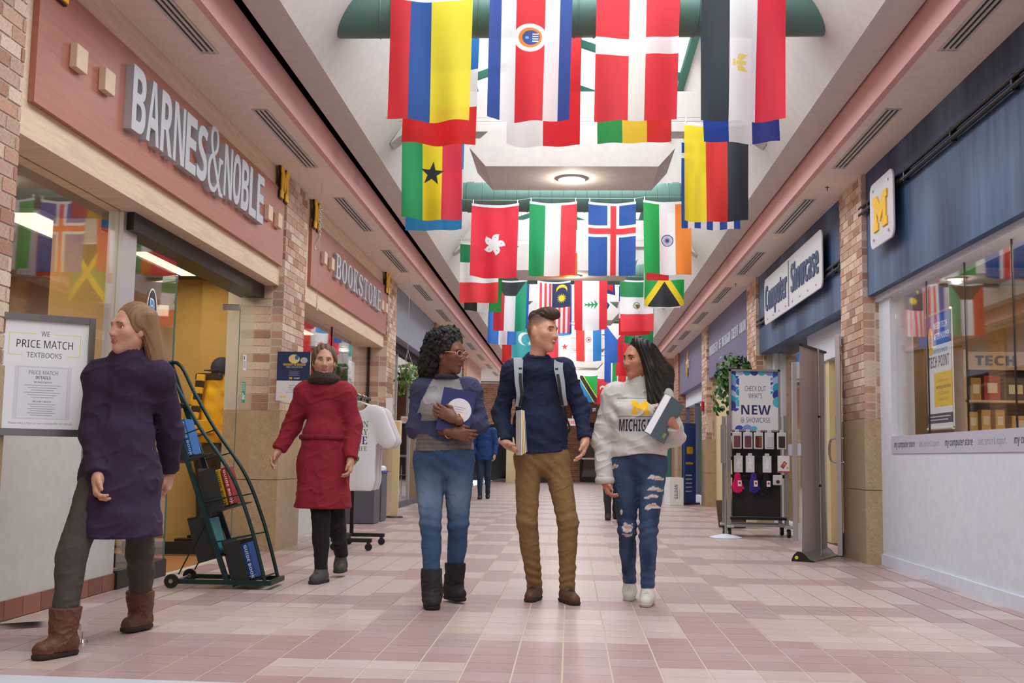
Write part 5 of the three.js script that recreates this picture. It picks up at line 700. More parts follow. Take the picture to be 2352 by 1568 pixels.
  // packaged accessories on hooks
  const pack = (x, y, c1, c2, lab) => { const t = thing('phone_case', lab, 'phone case', [x, y, z + 0.05], 0, 'packaged phone cases on the cart'); mesh('package', rbx(0.112, 0.2, 0.022, 0.01, 0, 0, 0), M.signwhite, t); mesh('case', rbx(0.078, 0.14, 0.02, 0.012, 0, -0.012, 0.008), std(c1, 0.4), t); if (c2) mesh('inlay', rbx(0.036, 0.13, 0.02, 0.008, 0.019, -0.012, 0.009), std(c2, 0.4), t); mesh('hang_tab', rbx(0.05, 0.035, 0.006, 0.003, 0, 0.115, 0), M.signwhite, t); mesh('hook', rod([0, 0.11, -0.07], [0, 0.11, 0.02], 0.004), M.steel, t); };
  [[1.99, col(122, 70, 84), null, 'mauve phone case first in the upper row of the cart'], [2.12, col(110, 62, 78), null, 'plum phone case second in the upper row of the cart'], [2.245, col(96, 34, 34), col(130, 80, 40), 'red and brown phone case in the middle of the upper row'], [2.375, col(196, 206, 214), null, 'clear phone case fourth in the upper row of the cart'], [2.52, col(62, 56, 52), null, 'dark grey phone case last in the upper row of the cart']].forEach(([x, a, b, l]) => pack(x, 1.145, a, b, l));
  const em = canvas(128, 256, (x, w, h) => { x.fillStyle = '#e8e8ee'; x.fillRect(0, 0, w, h); x.fillStyle = '#6a5030'; for (let i = 0; i < 14; i++) { x.beginPath(); x.arc(20 + (i * 37) % 90, 10 + (i * 53) % 236, 5 + i % 4, 0, 7); x.fill(); } x.fillStyle = '#f4f4f6'; x.beginPath(); x.ellipse(64, 130, 34, 84, 0, 0, 7); x.fill(); });
  [[2.005, 'first'], [2.145, 'second'], [2.345, 'third']].forEach(([x, w]) => { const t = thing('earphone_pack', w + ' patterned accessory pack in the middle row of the cart', 'package', [x, 0.865, z + 0.05], 0, 'accessory packs on the cart'); mesh('package', rbx(0.105, 0.2, 0.02, 0.008), M.signwhite, t); const f = new THREE.PlaneGeometry(0.08, 0.17); f.translate(0, -0.005, 0.0105); mesh('print', f, std(0xffffff, 0.4, { map: em }), t); mesh('hang_tab', rbx(0.05, 0.035, 0.006, 0.003, 0, 0.112, 0), M.signwhite, t); mesh('hook', rod([0, 0.108, -0.07], [0, 0.108, 0.02], 0.004), M.steel, t); });
  { const t = thing('screen_protector', 'white and red screen protector box with a tilted phone picture', 'package', [2.54, 0.87, z + 0.05]); const tx2 = canvas(160, 220, (x, w, h) => { x.fillStyle = '#f2f2f4'; x.fillRect(0, 0, w, h); x.fillStyle = '#d02c34'; x.fillRect(0, 204, w, 16); x.save(); x.translate(80, 120); x.rotate(0.6); x.fillStyle = '#2a2a34'; x.fillRect(-26, -46, 52, 92); x.fillStyle = '#e88a4c'; x.fillRect(-20, -38, 40, 40); x.fillStyle = '#c8507c'; x.fillRect(-20, 0, 40, 36); x.restore(); x.fillStyle = '#f0c02c'; x.beginPath(); x.arc(130, 160, 14, 0, 7); x.fill(); }); mesh('box', rbx(0.14, 0.2, 0.03, 0.004), M.signwhite, t); const f = new THREE.PlaneGeometry(0.136, 0.196); f.translate(0, 0, 0.0158); mesh('print', f, std(0xffffff, 0.5, { map: tx2 }), t); mesh('hook', rod([0, 0.09, -0.07], [0, 0.09, 0.0], 0.004), M.steel, t);
    const u = thing('charger_pack', 'small clear square charger pack below the screen protector', 'package', [2.47, 0.68, z + 0.05]); mesh('package', rbx(0.115, 0.12, 0.02, 0.01), M.signwhite, u); mesh('logo', cyl(0.022, 0.022, 0.004, 0, -0.02, 0.011, 18, 'z'), std(col(70, 52, 40), 0.5), u); mesh('hook', rod([0, 0.05, -0.07], [0, 0.05, 0.0], 0.004), M.steel, u); }
  [[1.995, col(226, 30, 108), 'hot pink knitted glove hung on the cart'], [2.185, col(58, 48, 140), 'violet knitted glove hung on the cart'], [2.335, col(22, 22, 28), 'black knitted glove hung on the cart']].forEach(([x, c, l], i) => {
    const t = thing('knit_glove', l, 'glove', [x, 0.63, z + 0.05], 0, 'gloves on the cart');
    const fs = [cap([0, 0.1, 0], [0, 0.03, 0], 0.036, 0.044, 2), cap([0, 0.02, 0], [0, -0.03, 0], 0.05, 0.052, 2)]; for (let k = 0; k < 4; k++) fs.push(cap([-0.036 + k * 0.024, -0.05, 0], [-0.042 + k * 0.028, -0.105 + 0.012 * Math.abs(k - 1.5), 0.006], 0.0145, 0.0125)); fs.push(cap([0.04, 0.0, 0.004], [0.066, -0.055, 0.012], 0.016, 0.013)); if (i === 0) fs.push(cap([-0.045, 0.0, -0.01], [-0.068, -0.05, -0.012], 0.016, 0.013));
    mesh('knit', net(union(fs, 0.012), [-0.11, -0.14, -0.05], [0.11, 0.15, 0.05], 0.006), std(c, 0.95), t); const tg = mesh('price_tag', rbx(0.045, 0.07, 0.004, 0.003, 0.02, 0.005, 0.036), M.paper, t); mesh('mark', cyl(0.013, 0.013, 0.003, 0.02, 0.01, 0.039, 14, 'z'), M.red, tg); mesh('hook', rod([0, 0.12, -0.07], [0, 0.12, 0.0], 0.004), M.steel, t);
  });
}
{ // pole sign beside the cart
  const g = thing('floor_sign', 'slim pole sign with a round white base beside the display cart', 'sign stand', [1.83, 0, -13.3]); mesh('base', new THREE.LatheGeometry([[0, 0], [0.19, 0], [0.19, 0.008], [0.1, 0.03], [0.02, 0.045], [0, 0.045]].map((p) => new THREE.Vector2(...p)), 36), M.white, g); mesh('pole', rod([0, 0.03, 0], [0, 1.32, 0], 0.014), M.brushed, g); mesh('panel', bx(0.02, 0.46, 0.3, -0.025, 1.1, 0), M.brushed, g);
}
{ // potted ficus
  const g = thing('potted_tree', 'leafy green potted tree behind the display cart', 'tree', [2.2, 0, -15.35]);
  mesh('planter', new THREE.LatheGeometry([[0, 0], [0.18, 0], [0.22, 0.36], [0.2, 0.36], [0.19, 0.33], [0, 0.33]].map((p) => new THREE.Vector2(...p)), 28), std(col(92, 74, 58), 0.7), g);
  mesh('trunk', tube([[0, 0.3, 0], [0.02, 0.8, 0.01], [-0.03, 1.3, 0], [0.0, 1.7, 0.02], [0.04, 2.1, 0]], 0.018, 30, 8), std(col(128, 108, 84), 0.9), g);
  for (let i = 0; i < 7; i++) { const a = i * 0.95, y = 1.45 + i * 0.1; mesh('branch', tube([[0, y, 0], [0.12 * Math.cos(a), y + 0.14, 0.12 * Math.sin(a)], [0.27 * Math.cos(a), y + 0.2, 0.27 * Math.sin(a)]], 0.007, 12, 6), std(col(118, 98, 76), 0.9), g); }
  const lm = [[34, 74, 30], [48, 96, 40], [62, 116, 48], [84, 140, 62]].map((c) => phys(col(...c), 0.4, { side: THREE.DoubleSide, transmission: 0.2, thickness: 0 })), lg = [leafGeo(0.12, 0.05), leafGeo(0.1, 0.042)];
  for (let i = 0; i < 290; i++) { const lo = i > 225, a = rr(0, 6.28), b = Math.acos(rr(-0.8, 1)), r = Math.cbrt(rr(0.25, 1)); const m = mesh('leaf', lg[i % 2], lm[Math.floor(rnd() * 3.99)], g); m.position.set((lo ? -0.13 : 0.03) + r * (lo ? 0.13 : 0.27) * Math.sin(b) * Math.cos(a), (lo ? 1.76 : 2.12) + r * (lo ? 0.26 : 0.26) * Math.cos(b), r * 0.25 * Math.sin(b) * Math.sin(a)); m.rotation.set(rr(1.3, 2.8), a + Math.PI / 2 + rr(-0.8, 0.8), rr(-0.7, 0.7)); }
}
{ // white carton and blue banner far along
  const tx = canvas(256, 512, (x, w, h) => { x.fillStyle = '#eceef2'; x.fillRect(0, 0, w, h); x.save(); x.translate(120, 400); x.rotate(-Math.PI / 2); x.fillStyle = '#3a5c9c'; x.font = 'bold 92px sans-serif'; x.scale(0.8, 1); x.textBaseline = 'middle'; x.fillText('GILDAN', 0, 0); x.font = '26px sans-serif'; x.fillStyle = '#8a94aa'; x.fillText('activewear apparel', 20, 66); x.restore(); });
  const g = thing('carton', 'white shipping carton with upright blue lettering on the floor', 'box', [2.06, 0, -22.4], 0.2); mesh('box', ext(-0.14, 0.14, 0.004, 0.55, -0.2, 0.2), M.paper, g); const p = new THREE.PlaneGeometry(0.27, 0.53); p.translate(0, 0.28, 0.202); mesh('print', p, std(0xffffff, 0.7, { map: tx }), g); mesh('tape', ext(-0.025, 0.025, 0.55, 0.552, -0.2, 0.2), M.cream, g);
  const b = thing('banner_stand', 'narrow blue and yellow banner stand near the far shop window', 'banner', [2.41, 0, -22.9], 0.9); const tb = canvas(128, 512, (x, w, h) => { x.fillStyle = '#2c4ca0'; x.fillRect(0, 0, w, h); x.fillStyle = '#f0c428'; x.fillRect(40, 150, 60, 46); x.fillRect(30, 250, 70, 14); x.fillStyle = '#dfe6f2'; for (let i = 0; i < 5; i++) x.fillRect(30, 330 + i * 26, 60, 8); x.fillStyle = '#4a7cd0'; x.fillRect(0, 0, 20, h); });
  const f = new THREE.PlaneGeometry(0.5, 1.6); f.translate(0, 0.84, 0.012); mesh('print', f, std(0xffffff, 0.6, { map: tb }), b); mesh('panel', bx(0.5, 1.62, 0.016, 0, 0.84, 0), M.black, b); mesh('base', bx(0.54, 0.04, 0.2, 0, 0.02, 0), M.black, b);
}
{ // inside the computer store window
  const tx = canvas(420, 700, (x, w, h) => { x.fillStyle = '#e8eef4'; x.fillRect(0, 0, w, h); x.fillStyle = '#22549c'; x.fillRect(0, 0, w, 190); x.fillStyle = '#f2c838'; x.beginPath(); x.ellipse(72, 160, 44, 90, 0, 0, 7); x.fill(); x.fillStyle = '#c05038'; x.beginPath(); x.ellipse(72, 160, 20, 44, 0, 0, 7); x.fill(); const t = (s, X, y, f, c, sx) => { x.save(); x.translate(X, y); x.scale(sx, 1); x.font = f; x.fillStyle = c; x.fillText(s, 0, 0); x.restore(); }; t('NEED TECH', 130, 90, 'bold 54px sans-serif', '#f0f4fa', 0.8); t('AFTER HOURS?', 130, 156, 'bold 54px sans-serif', '#f0f4fa', 0.68); t('COMPUTER SHOWCASE', 96, 240, 'bold 34px sans-serif', '#3c78b8', 0.7); t('TECH POINT', 36, 326, 'bold 96px sans-serif', '#3a4a64', 0.62); x.fillStyle = '#f0cc28'; x.fillRect(120, 360, 300, 210); x.textAlign = 'center'; t('Check out our', 270, 420, '28px sans-serif', '#8a7420', 1); t('vending machine', 270, 460, 'bold 30px sans-serif', '#5c4c10', 1); t('in the basement', 270, 498, '28px sans-serif', '#8a7420', 1); t('of the Union!', 270, 534, '28px sans-serif', '#8a7420', 1); x.fillStyle = '#2c3450'; x.fillRect(0, 610, w, 60); x.fillStyle = '#d8dce8'; x.fillRect(40, 626, 340, 6); x.fillRect(40, 646, 300, 6); });
  const g = faceR(thing('window_banner', 'white, blue and yellow tech banner hung inside the computer store window', 'banner'), 3.02, 1.19, -9.56); mesh('panel', bx(0.62, 0.95, 0.01, 0.31, 0.475, -0.008), M.paper, g); const p = new THREE.PlaneGeometry(0.61, 0.94); p.translate(0.31, 0.475, 0.0); mesh('print', p, std(0xffffff, 0.6, { map: tx }), g); mesh('rod', rod([0, 0.955, 0], [0.62, 0.955, 0], 0.012), M.steel, g); mesh('rod', rod([0, 0, 0], [0.62, 0, 0], 0.014), M.plastic, g); for (const x of [0.04, 0.58]) mesh('cord', rod([x, 0.955, 0], [x, 1.55, 0], 0.002), M.steel, g);
  const s = thing('shelf_unit', 'warm lit tech shelf unit with a lettered header inside the computer store', 'shelf', [3.8, 0, -10.02]);
  mesh('header', bx(0.75, 0.16, 0.04, 0, 1.82, 0), M.tan, s); const hd = mesh('letter', textGeo('TECH', 'sans_bold', 0.085, 0.012, 1.25), M.letterdark, s); hd.position.set(-0.22, 1.78, 0.022); mesh('back_panel', bx(0.75, 1.75, 0.03, 0, 0.87, -0.05), M.dark, s); for (const y of [0.5, 0.85, 1.18, 1.45]) mesh('board', bx(0.75, 0.02, 0.26, 0, y, 0.08), M.tan, s); for (const x of [-0.375, 0.375]) mesh('side_panel', bx(0.025, 1.9, 0.28, x, 0.95, 0.07), M.tan, s);
  const it = [[-0.26, 1.46, 0.09, 0.2, [190, 150, 80]], [-0.12, 1.46, 0.14, 0.22, [170, 50, 40]], [0.08, 1.46, 0.2, 0.2, [90, 84, 88]], [0.27, 1.46, 0.13, 0.18, [170, 60, 58]], [-0.29, 1.19, 0.08, 0.17, [210, 170, 90]], [-0.18, 1.19, 0.08, 0.19, [220, 178, 96]], [-0.06, 1.19, 0.08, 0.19, [214, 172, 90]], [0.12, 1.19, 0.16, 0.14, [216, 180, 110]], [0.29, 1.19, 0.1, 0.16, [200, 150, 80]], [-0.22, 0.86, 0.12, 0.18, [206, 166, 96]], [-0.04, 0.86, 0.14, 0.2, [210, 170, 100]], [0.2, 0.86, 0.2, 0.12, [110, 140, 70]]];
  const nm = ['amber', 'deep red', 'wide grey', 'brick red', 'tan', 'pale gold', 'golden', 'cream', 'ochre', 'sand', 'straw', 'green topped']; it.forEach(([x, y, w, h, c], i) => { const t = thing('boxed_product', `${nm[i]} boxed product on the ${y > 1.4 ? 'upper' : y > 1 ? 'middle' : 'lower'} board of the tech shelf`, 'box', [3.8 + x, y, -9.94], 0, 'boxed products on the tech shelf'); mesh('box', rbx(w, h, 0.12, 0.006, 0, h / 2, 0), std(col(...c), 0.5), t); mesh('label', bx(w * 0.6, h * 0.4, 0.004, 0, h * 0.5, 0.061), std(col(240, 230, 210), 0.6), t); });
  const l = thing('spot_lamp', 'small bright spot lamp inside the computer store', 'lamp', [3.5, 2.3, -6.9]); mesh('can', cyl(0.045, 0.045, 0.12, 0, 0.05, 0, 20), M.white, l); mesh('stem', rod([0, 0.1, 0], [0, 0.45, 0], 0.01), M.white, l); mesh('lamp_bulb', new THREE.SphereGeometry(0.035, 16, 12).translate(0, -0.02, 0), std(0xffffff, 0.5, { emissive: new THREE.Color(1, 0.8, 0.5), emissiveIntensity: 6 }), l); const pl = new THREE.PointLight(new THREE.Color(1, 0.8, 0.5), 2.5); pl.position.set(0, -0.02, 0); pl.castShadow = true; l.add(pl);
}
{ // far chair and the pale threshold strip at the edge of view
  const g = thing('chair', 'small distant black chair with white legs behind the woman with glasses', 'chair', [-2.2, 0, -25.2], 0.3); mesh('seat', rbx(0.42, 0.03, 0.42, 0.012, 0, 0.45, 0), M.black, g); mesh('backrest', rbx(0.42, 0.3, 0.03, 0.012, 0, 0.72, -0.2), M.black, g); for (const x of [-0.19, 0.19]) for (const z of [-0.19, 0.19]) mesh('leg', rod([x * 1.1, 0.0, z * 1.1], [x, 0.44, z], 0.012), M.white, g); for (const x of [-0.19, 0.19]) mesh('upright', rod([x, 0.44, -0.19], [x, 0.8, -0.2], 0.012), M.white, g);
  const s = struct('trim_21', ext(-1.5, 1.5, 0.0005, 0.006, -0.14, 0.14), std(col(196, 204, 214), 0.5), 'pale threshold strip across the floor just before the viewer', 'threshold'); s.position.set(-2.55, 0, -4.28); s.rotation.y = -0.03;
}
// ---------------------------------------------------------------- people
const V3 = (a) => new THREE.Vector3(...a), lerp3 = (a, b, t) => a.map((v, i) => mix(v, b[i], t)), add3 = (a, b) => a.map((v, i) => v + b[i]);
function handField(wr, d, n, side, curl, thumb = 0.5, s = 1) {
  const D = V3(d).normalize(), N = V3(n); N.addScaledVector(D, -N.dot(D)).normalize(); const Tm = D.clone().cross(N).multiplyScalar(side);
  const at = (a, b, c) => [0, 1, 2].map((i) => wr[i] + s * (a * D.getComponent(i) + b * Tm.getComponent(i) + c * N.getComponent(i)));
  const palm = [], fing = [], bs = [0.03, 0.0105, -0.009, -0.027], ln = [0.068, 0.077, 0.071, 0.055], ba = [0.082, 0.086, 0.082, 0.074];
  palm.push(cap(at(-0.04, 0, 0), at(0.015, 0, 0), 0.026 * s, 0.026 * s)); bs.forEach((b, i) => palm.push(cap(at(0.01, b * 0.5, 0), at(ba[i], b, -0.002), 0.017 * s, 0.0125 * s)));
  const ext3 = [at(-0.05, 0, 0), at(0.1, 0.06, 0)];
  bs.forEach((b, i) => { let p = [ba[i], b, -0.002], ang = 0.12; const cs = Array.isArray(curl) ? curl[i] : curl; for (let k = 0; k < 3; k++) { ang += cs * [0.9, 1.1, 0.7][k]; const L = ln[i] * [0.45, 0.31, 0.24][k], q = [p[0] + L * Math.cos(ang), p[1] + (1.5 - i) * 0.0015, p[2] + L * Math.sin(ang)]; fing.push(cap(at(...p), at(...q), (0.0098 - 0.0008 * k) * s, (0.009 - 0.0008 * k) * s)); ext3.push(at(...q)); p = q; } });
  const t0 = [0.018, 0.026, 0.004], t1 = [0.05, 0.026 + 0.03 * thumb + 0.012, 0.014], t2 = [0.082, 0.03 + 0.036 * thumb + 0.006, 0.026]; const th = [cap(at(...t0), at(...t1), 0.0145 * s, 0.0115 * s), cap(at(...t1), at(...t2), 0.0115 * s, 0.0088 * s)]; ext3.push(at(...t2));
  const P = union(palm, 0.022 * s), F = fing, T2 = union(th, 0.012); const f = (x, y, z) => { let q = P(x, y, z); for (const u of F) q = smin(q, u(x, y, z), 0.006 * s); return smin(q, T2(x, y, z), 0.012 * s); };
  const lo = [0, 1, 2].map((i) => Math.min(...ext3.map((e) => e[i])) - 0.04), hi = [0, 1, 2].map((i) => Math.max(...ext3.map((e) => e[i])) + 0.04); return { f, lo, hi };
}
function headField(o) {
  const fs = union([ell([0, 0.03, -0.012], [0.074, 0.098, 0.096]), ell([0, -0.04, 0.022], [0.059 * (o.jaw || 1), 0.076, 0.07])], 0.05);
  const add = [cap([-0.046 * (o.jaw || 1), -0.055, 0.0], [0, -0.104, 0.06], 0.02, 0.018), cap([0.046 * (o.jaw || 1), -0.055, 0.0], [0, -0.104, 0.06], 0.02, 0.018), ell([-0.04, -0.022, 0.055], [0.024, 0.022, 0.024]), ell([0.04, -0.022, 0.055], [0.024, 0.022, 0.024]), cap([-0.03, 0.021, 0.074], [0.03, 0.021, 0.074], 0.0115, 0.0115)];
  const nose = union([cap([0, 0.012, 0.084], [0, -0.034, 0.106], 0.0085, 0.0125), ell([-0.012, -0.037, 0.094], [0.009, 0.008, 0.011]), ell([0.012, -0.037, 0.094], [0.009, 0.008, 0.011])], 0.008);
  const sm = o.smile || 0, lips = union([cap([0, -0.0605, 0.0945], [-0.022, -0.062 + sm, 0.083], 0.0062, 0.003), cap([0, -0.0605, 0.0945], [0.022, -0.062 + sm, 0.083], 0.0062, 0.003), cap([-0.012, -0.0715 + sm * 0.5, 0.089], [0.012, -0.0715 + sm * 0.5, 0.089], 0.0075, 0.0075)], 0.005);
  const eyeL = ell([-0.031, 0.003, 0.086], [0.018, 0.0118, 0.017]), eyeR = ell([0.031, 0.003, 0.086], [0.018, 0.0118, 0.017]);
  const ear = (s) => union([ell([s * 0.08, -0.004, -0.012], [0.009, 0.03, 0.019]), ell([s * 0.076, -0.024, -0.006], [0.008, 0.013, 0.011])], 0.01), eA = ear(-1), eB = ear(1);
  const f = (x, y, z) => { let d = fs(x, y, z); for (const a of add) d = smin(d, a(x, y, z), 0.028); d = smax(d, -eyeL(x, y, z), 0.012); d = smax(d, -eyeR(x, y, z), 0.012); d = smin(d, nose(x, y, z), 0.014); d = smin(d, lips(x, y, z), 0.006); d = smin(d, eA(x, y, z), 0.008); d = smin(d, eB(x, y, z), 0.008); return d; };
  return f;
}
function ribbon(pts, w, t, wdir = [1, 0, 0]) { // flat strap with thickness along a path
  const c = new THREE.CatmullRomCurve3(pts.map(V3)), n = 28, pos = [], idx = [], W0 = V3(wdir).normalize();
  for (let i = 0; i <= n; i++) { const p = c.getPoint(i / n), tg = c.getTangent(i / n), W = W0.clone().addScaledVector(tg, -W0.dot(tg)).normalize(), N = tg.clone().cross(W).normalize(), ww = typeof w === 'function' ? w(i / n) : w; for (const [a, b] of [[-1, -1], [1, -1], [1, 1], [-1, 1]]) { const q = p.clone().addScaledVector(W, a * ww / 2).addScaledVector(N, b * t / 2); pos.push(q.x, q.y, q.z); } }
  for (let i = 0; i < n; i++) for (let k = 0; k < 4; k++) { const a = i * 4 + k, b = i * 4 + (k + 1) % 4; idx.push(a, b, a + 4, b, b + 4, a + 4); } idx.push(0, 2, 1, 0, 3, 2); const e = n * 4; idx.push(e, e + 1, e + 2, e, e + 2, e + 3);
  const g = new THREE.BufferGeometry(); g.setAttribute('position', new THREE.BufferAttribute(new Float32Array(pos), 3)); g.setIndex(idx); const q = g.toNonIndexed(); q.computeVertexNormals(); q.setAttribute('uv', new THREE.BufferAttribute(new Float32Array(q.attributes.position.count * 2), 2)); return q;
}
const vmat = (r = 0.6, o = {}) => phys(0xffffff, r, { vertexColors: true, ...o });
const wr = (x, y, z, f, a) => { const r = 1 - Math.abs(2 * noise3(x * f * 1.8 + y * f * 0.9 + 7, y * f * 2.6 - x * f + 3, z * f * 1.8 + 11) - 1); return a * ((noise3(x * f + 31, y * f * 1.9 + 17, z * f + 5) - 0.5) * 1.6 - (r * r * r - 0.25) * 1.1); };   // soft cloth wrinkles
function folds(x, y, z, spots) { let d = 0; for (const [c, r, fr, am, tx = 0] of spots) { const q = Math.hypot(x - c[0], y - c[1], z - c[2]); if (q < r) { const w = 1 - q / r; d += am * w * Math.sin((y + tx * x) * fr + 3 * noise3(x * 14, y * 5, z * 14)); } } return d; }
function person(o) {
  const J = o.J, g = thing('person', o.label, 'person', o.base), S = o.scale || 1, cell = o.cell || 0.011, sk = lin(...o.skin), k = o.build || 1;
  const pc = [(J.hipA[0] + J.hipB[0]) / 2, (J.hipA[1] + J.hipB[1]) / 2 + 0.03, (J.hipA[2] + J.hipB[2]) / 2], sc = [(J.shA[0] + J.shB[0]) / 2, (J.shA[1] + J.shB[1]) / 2 - 0.03, (J.shA[2] + J.shB[2]) / 2], ws = lerp3(pc, sc, 0.36), ch = lerp3(pc, sc, 0.78), sw = Math.hypot(J.shB[0] - J.shA[0], J.shB[2] - J.shA[2]) / 2;
  const sIn = (s) => lerp3(sc, s, 0.72), turnFlat = o.flat || 1.45;
  const torso = (e) => [cap(ch, ws, (sw * 0.80 + e) , (o.waist || sw * 0.66) + e, turnFlat), cap(ws, pc, (o.waist || sw * 0.66) + e, (o.hip || sw * 0.74) + e, turnFlat * 0.92), cap(sIn(J.shA), sIn(J.shB), 0.068 * k + e, 0.068 * k + e, 1.1), cap(J.shA, J.shA, 0.056 * k + e, 0.056 * k + e), cap(J.shB, J.shB, 0.056 * k + e, 0.056 * k + e), cap(lerp3(sc, J.neck, 0.3), lerp3(J.neck, sc, 0.05), 0.075 * k + e * 0.5, 0.056 * k + e * 0.3, 1.15)];
  const arm = (a, b, c, e, e2 = e) => [cap(a, b, 0.05 * k + e, 0.041 * k + e), cap(b, c, 0.041 * k + e, 0.029 * k + e2)];
  const leg = (h, kn, an, e, ek = e, ea = e) => [cap(h, kn, (o.thigh || 0.078) + e, 0.054 * k + ek), cap(kn, an, 0.053 * k + ek, 0.038 * k + ea), ell(lerp3(kn, an, 0.3).map((v, i) => v - (i === 2 ? 0.015 : 0)), [0.05 * k + ek * 0.7, 0.12, 0.052 * k + ek * 0.7])];
  const hips = (e) => [cap(lerp3(J.hipA, J.hipB, 0.12), lerp3(J.hipB, J.hipA, 0.12), (o.hipR || 0.098) + e, (o.hipR || 0.098) + e, 1.12)];
  // skin body, one continuous surface
  const hd = o.head, HF = placed(((f) => (x, y, z) => f(x / hd.s, y / hd.s, z / hd.s) * hd.s)(headField(hd)), hd.c, hd.yaw, hd.pitch || 0, hd.roll || 0);
  const nb = HF.world(0, -0.06 * hd.s, -0.02), neck = cap(add3(J.neck, [0, -0.05, 0]), nb, 0.056 * k, 0.05 * k);
  const bf = union([...torso(-0.034), ...hips(-0.03), ...arm(J.shA, J.elA, J.wrA, -0.006), ...arm(J.shB, J.elB, J.wrB, -0.006), ...leg(J.hipA, J.knA, J.anA, -0.014), ...leg(J.hipB, J.knB, J.anB, -0.014), neck], 0.04);
  const all = Object.values(J).filter(Array.isArray), lo = [0, 1, 2].map((i) => Math.min(...all.map((p) => p[i])) - 0.28), hi = [0, 1, 2].map((i) => Math.max(...all.map((p) => p[i])) + 0.28); lo[1] = -0.02; hi[1] = hd.c[1];
  const parts = [net(bf, lo, hi, Math.max(cell, 0.014), () => sk)];
  const hcol = (x, y, z) => { let [a, b, c] = HF.local(x, y, z).map((v) => v / hd.s); if (o.paint) { const q = o.paint(a, b, c); if (q) return q; } const lipd = Math.hypot(a * 0.55, b + 0.066 - (hd.smile || 0) * Math.min(1, Math.abs(a) / 0.022)); if (c > 0.07 && lipd < 0.0135 && b < -0.052) { if (hd.teeth && Math.abs(b + 0.0655 - (hd.smile || 0) * Math.abs(a) / 0.022) < 0.003 && Math.abs(a) < 0.016) return lin(240, 234, 226); return lin(...o.lips); } if (c > 0.05 && Math.abs(a) > 0.012 && Math.abs(a) < 0.048 && Math.abs(b - 0.0245 + 12 * (Math.abs(a) - 0.028) ** 2) < 0.0045) return lin(...o.brow); return sk; };
  const hs = 0.15 * hd.s, hl = hd.c.map((v, i) => v - (i === 1 ? 0.14 : 0.13) * hd.s), hh = hd.c.map((v, i) => v + (i === 1 ? 0.15 : 0.135) * hd.s), hn = smin; const headNeck = (x, y, z) => smin(HF(x, y, z), neck(x, y, z), 0.03);
  parts.push(net(headNeck, hl, hh, o.fine || 0.0036, hcol));
  for (const q of o.hands || []) { const h = handField(...q); parts.push(net(h.f, h.lo, h.hi, o.fineHand || 0.004, () => sk)); }
  mesh('body', mergeGeometries(parts.map((p) => { const n = p.toNonIndexed(); return n; }), false), vmat(0.55, { sheen: 0.1 }), g);
  for (const s of [-1, 1]) { // eyes
    const c = HF.world(s * 0.031 * hd.s, 0.003 * hd.s, 0.0635 * hd.s), e = mesh('eye', new THREE.SphereGeometry(0.0142 * hd.s, 18, 12), std(col(232, 226, 222), 0.25), g); e.position.set(...c); const gz = V3(HF.world(s * 0.031 * hd.s + (o.gaze || 0) * 0.03, 0.002, 0.2)).sub(V3(c)).normalize(); const ir = mesh('iris', new THREE.SphereGeometry(0.0082 * hd.s, 14, 10), std(col(...(o.iris || [62, 40, 26])), 0.15), e); ir.position.copy(gz.clone().multiplyScalar(0.0068 * hd.s)); const lid = mesh('eyelid', new THREE.SphereGeometry(0.0153 * hd.s, 18, 8, 0, 6.284, 0, 1.02), std(col(...o.skin.map((v) => v * 0.9)), 0.6), e); lid.quaternion.setFromEuler(new THREE.Euler((hd.pitch || 0) + 0.35, hd.yaw, hd.roll || 0, 'YXZ'));
  }
  return { g, J, torso, arm, leg, hips, HF, cell, lo, hi, pc, sc, ws, ch, sw };
}
function shoe(P, an, toe, color, soleColor, o = {}) { // shoe with sole and laces; heel behind the ankle
  const dir = V3(toe).sub(V3(an)); dir.y = 0; dir.normalize(); const y0 = o.y ?? 0, heel = [an[0] - dir.x * 0.045, y0 + 0.04, an[2] - dir.z * 0.045], tp = [toe[0] - dir.x * 0.03, y0 + 0.033, toe[2] - dir.z * 0.03], w = o.w || 1;
  const up = union([cap(heel, tp, 0.038 * w, 0.036 * w), cap([an[0], y0 + 0.05, an[2]], lerp3(heel, tp, 0.72), 0.043 * w, 0.034 * w), cap([an[0], y0 + 0.06, an[2]], [an[0], y0 + (o.top || 0.1), an[2]], 0.042 * w, 0.042 * w)], 0.03), cut = y0 + 0.022, tilt = o.tilt || 0;
  const lo = [Math.min(heel[0], tp[0]) - 0.09, y0 - 0.02, Math.min(heel[2], tp[2]) - 0.09], hi = [Math.max(heel[0], tp[0]) + 0.09, y0 + (o.top || 0.1) + 0.06, Math.max(heel[2], tp[2]) + 0.09];
  const m = mesh('shoe', net((x, y, z) => Math.max(up(x, y, z), cut - 0.004 - y, y - y0 - (o.top || 0.1)), lo, hi, 0.006), std(col(...color), 0.6), P.g), so = union([cap([heel[0], y0 + 0.02, heel[2]], [tp[0], y0 + 0.02, tp[2]], 0.043 * w, 0.041 * w)], 0.01);
  mesh('sole', net((x, y, z) => Math.max(so(x, y, z), y - cut, y0 + 0.001 - y), lo, hi, 0.006), std(col(...soleColor), 0.7), m);
  if (o.lace) { const gs = []; for (let i = 0; i < 4; i++) { const c = lerp3([an[0], y0 + 0.095, an[2]], lerp3(heel, tp, 0.78).map((v, k) => (k === 1 ? y0 + 0.068 : v)), 0.3 + i * 0.2), s = [dir.z * 0.024, 0, -dir.x * 0.024]; gs.push(tube([add3(c, s), add3(c, [0, 0.012, 0]), add3(c, s.map((v) => -v))], 0.0032, 8, 5)); } mesh('lace', gs, std(col(...o.lace), 0.8), m); }
  return m;
}

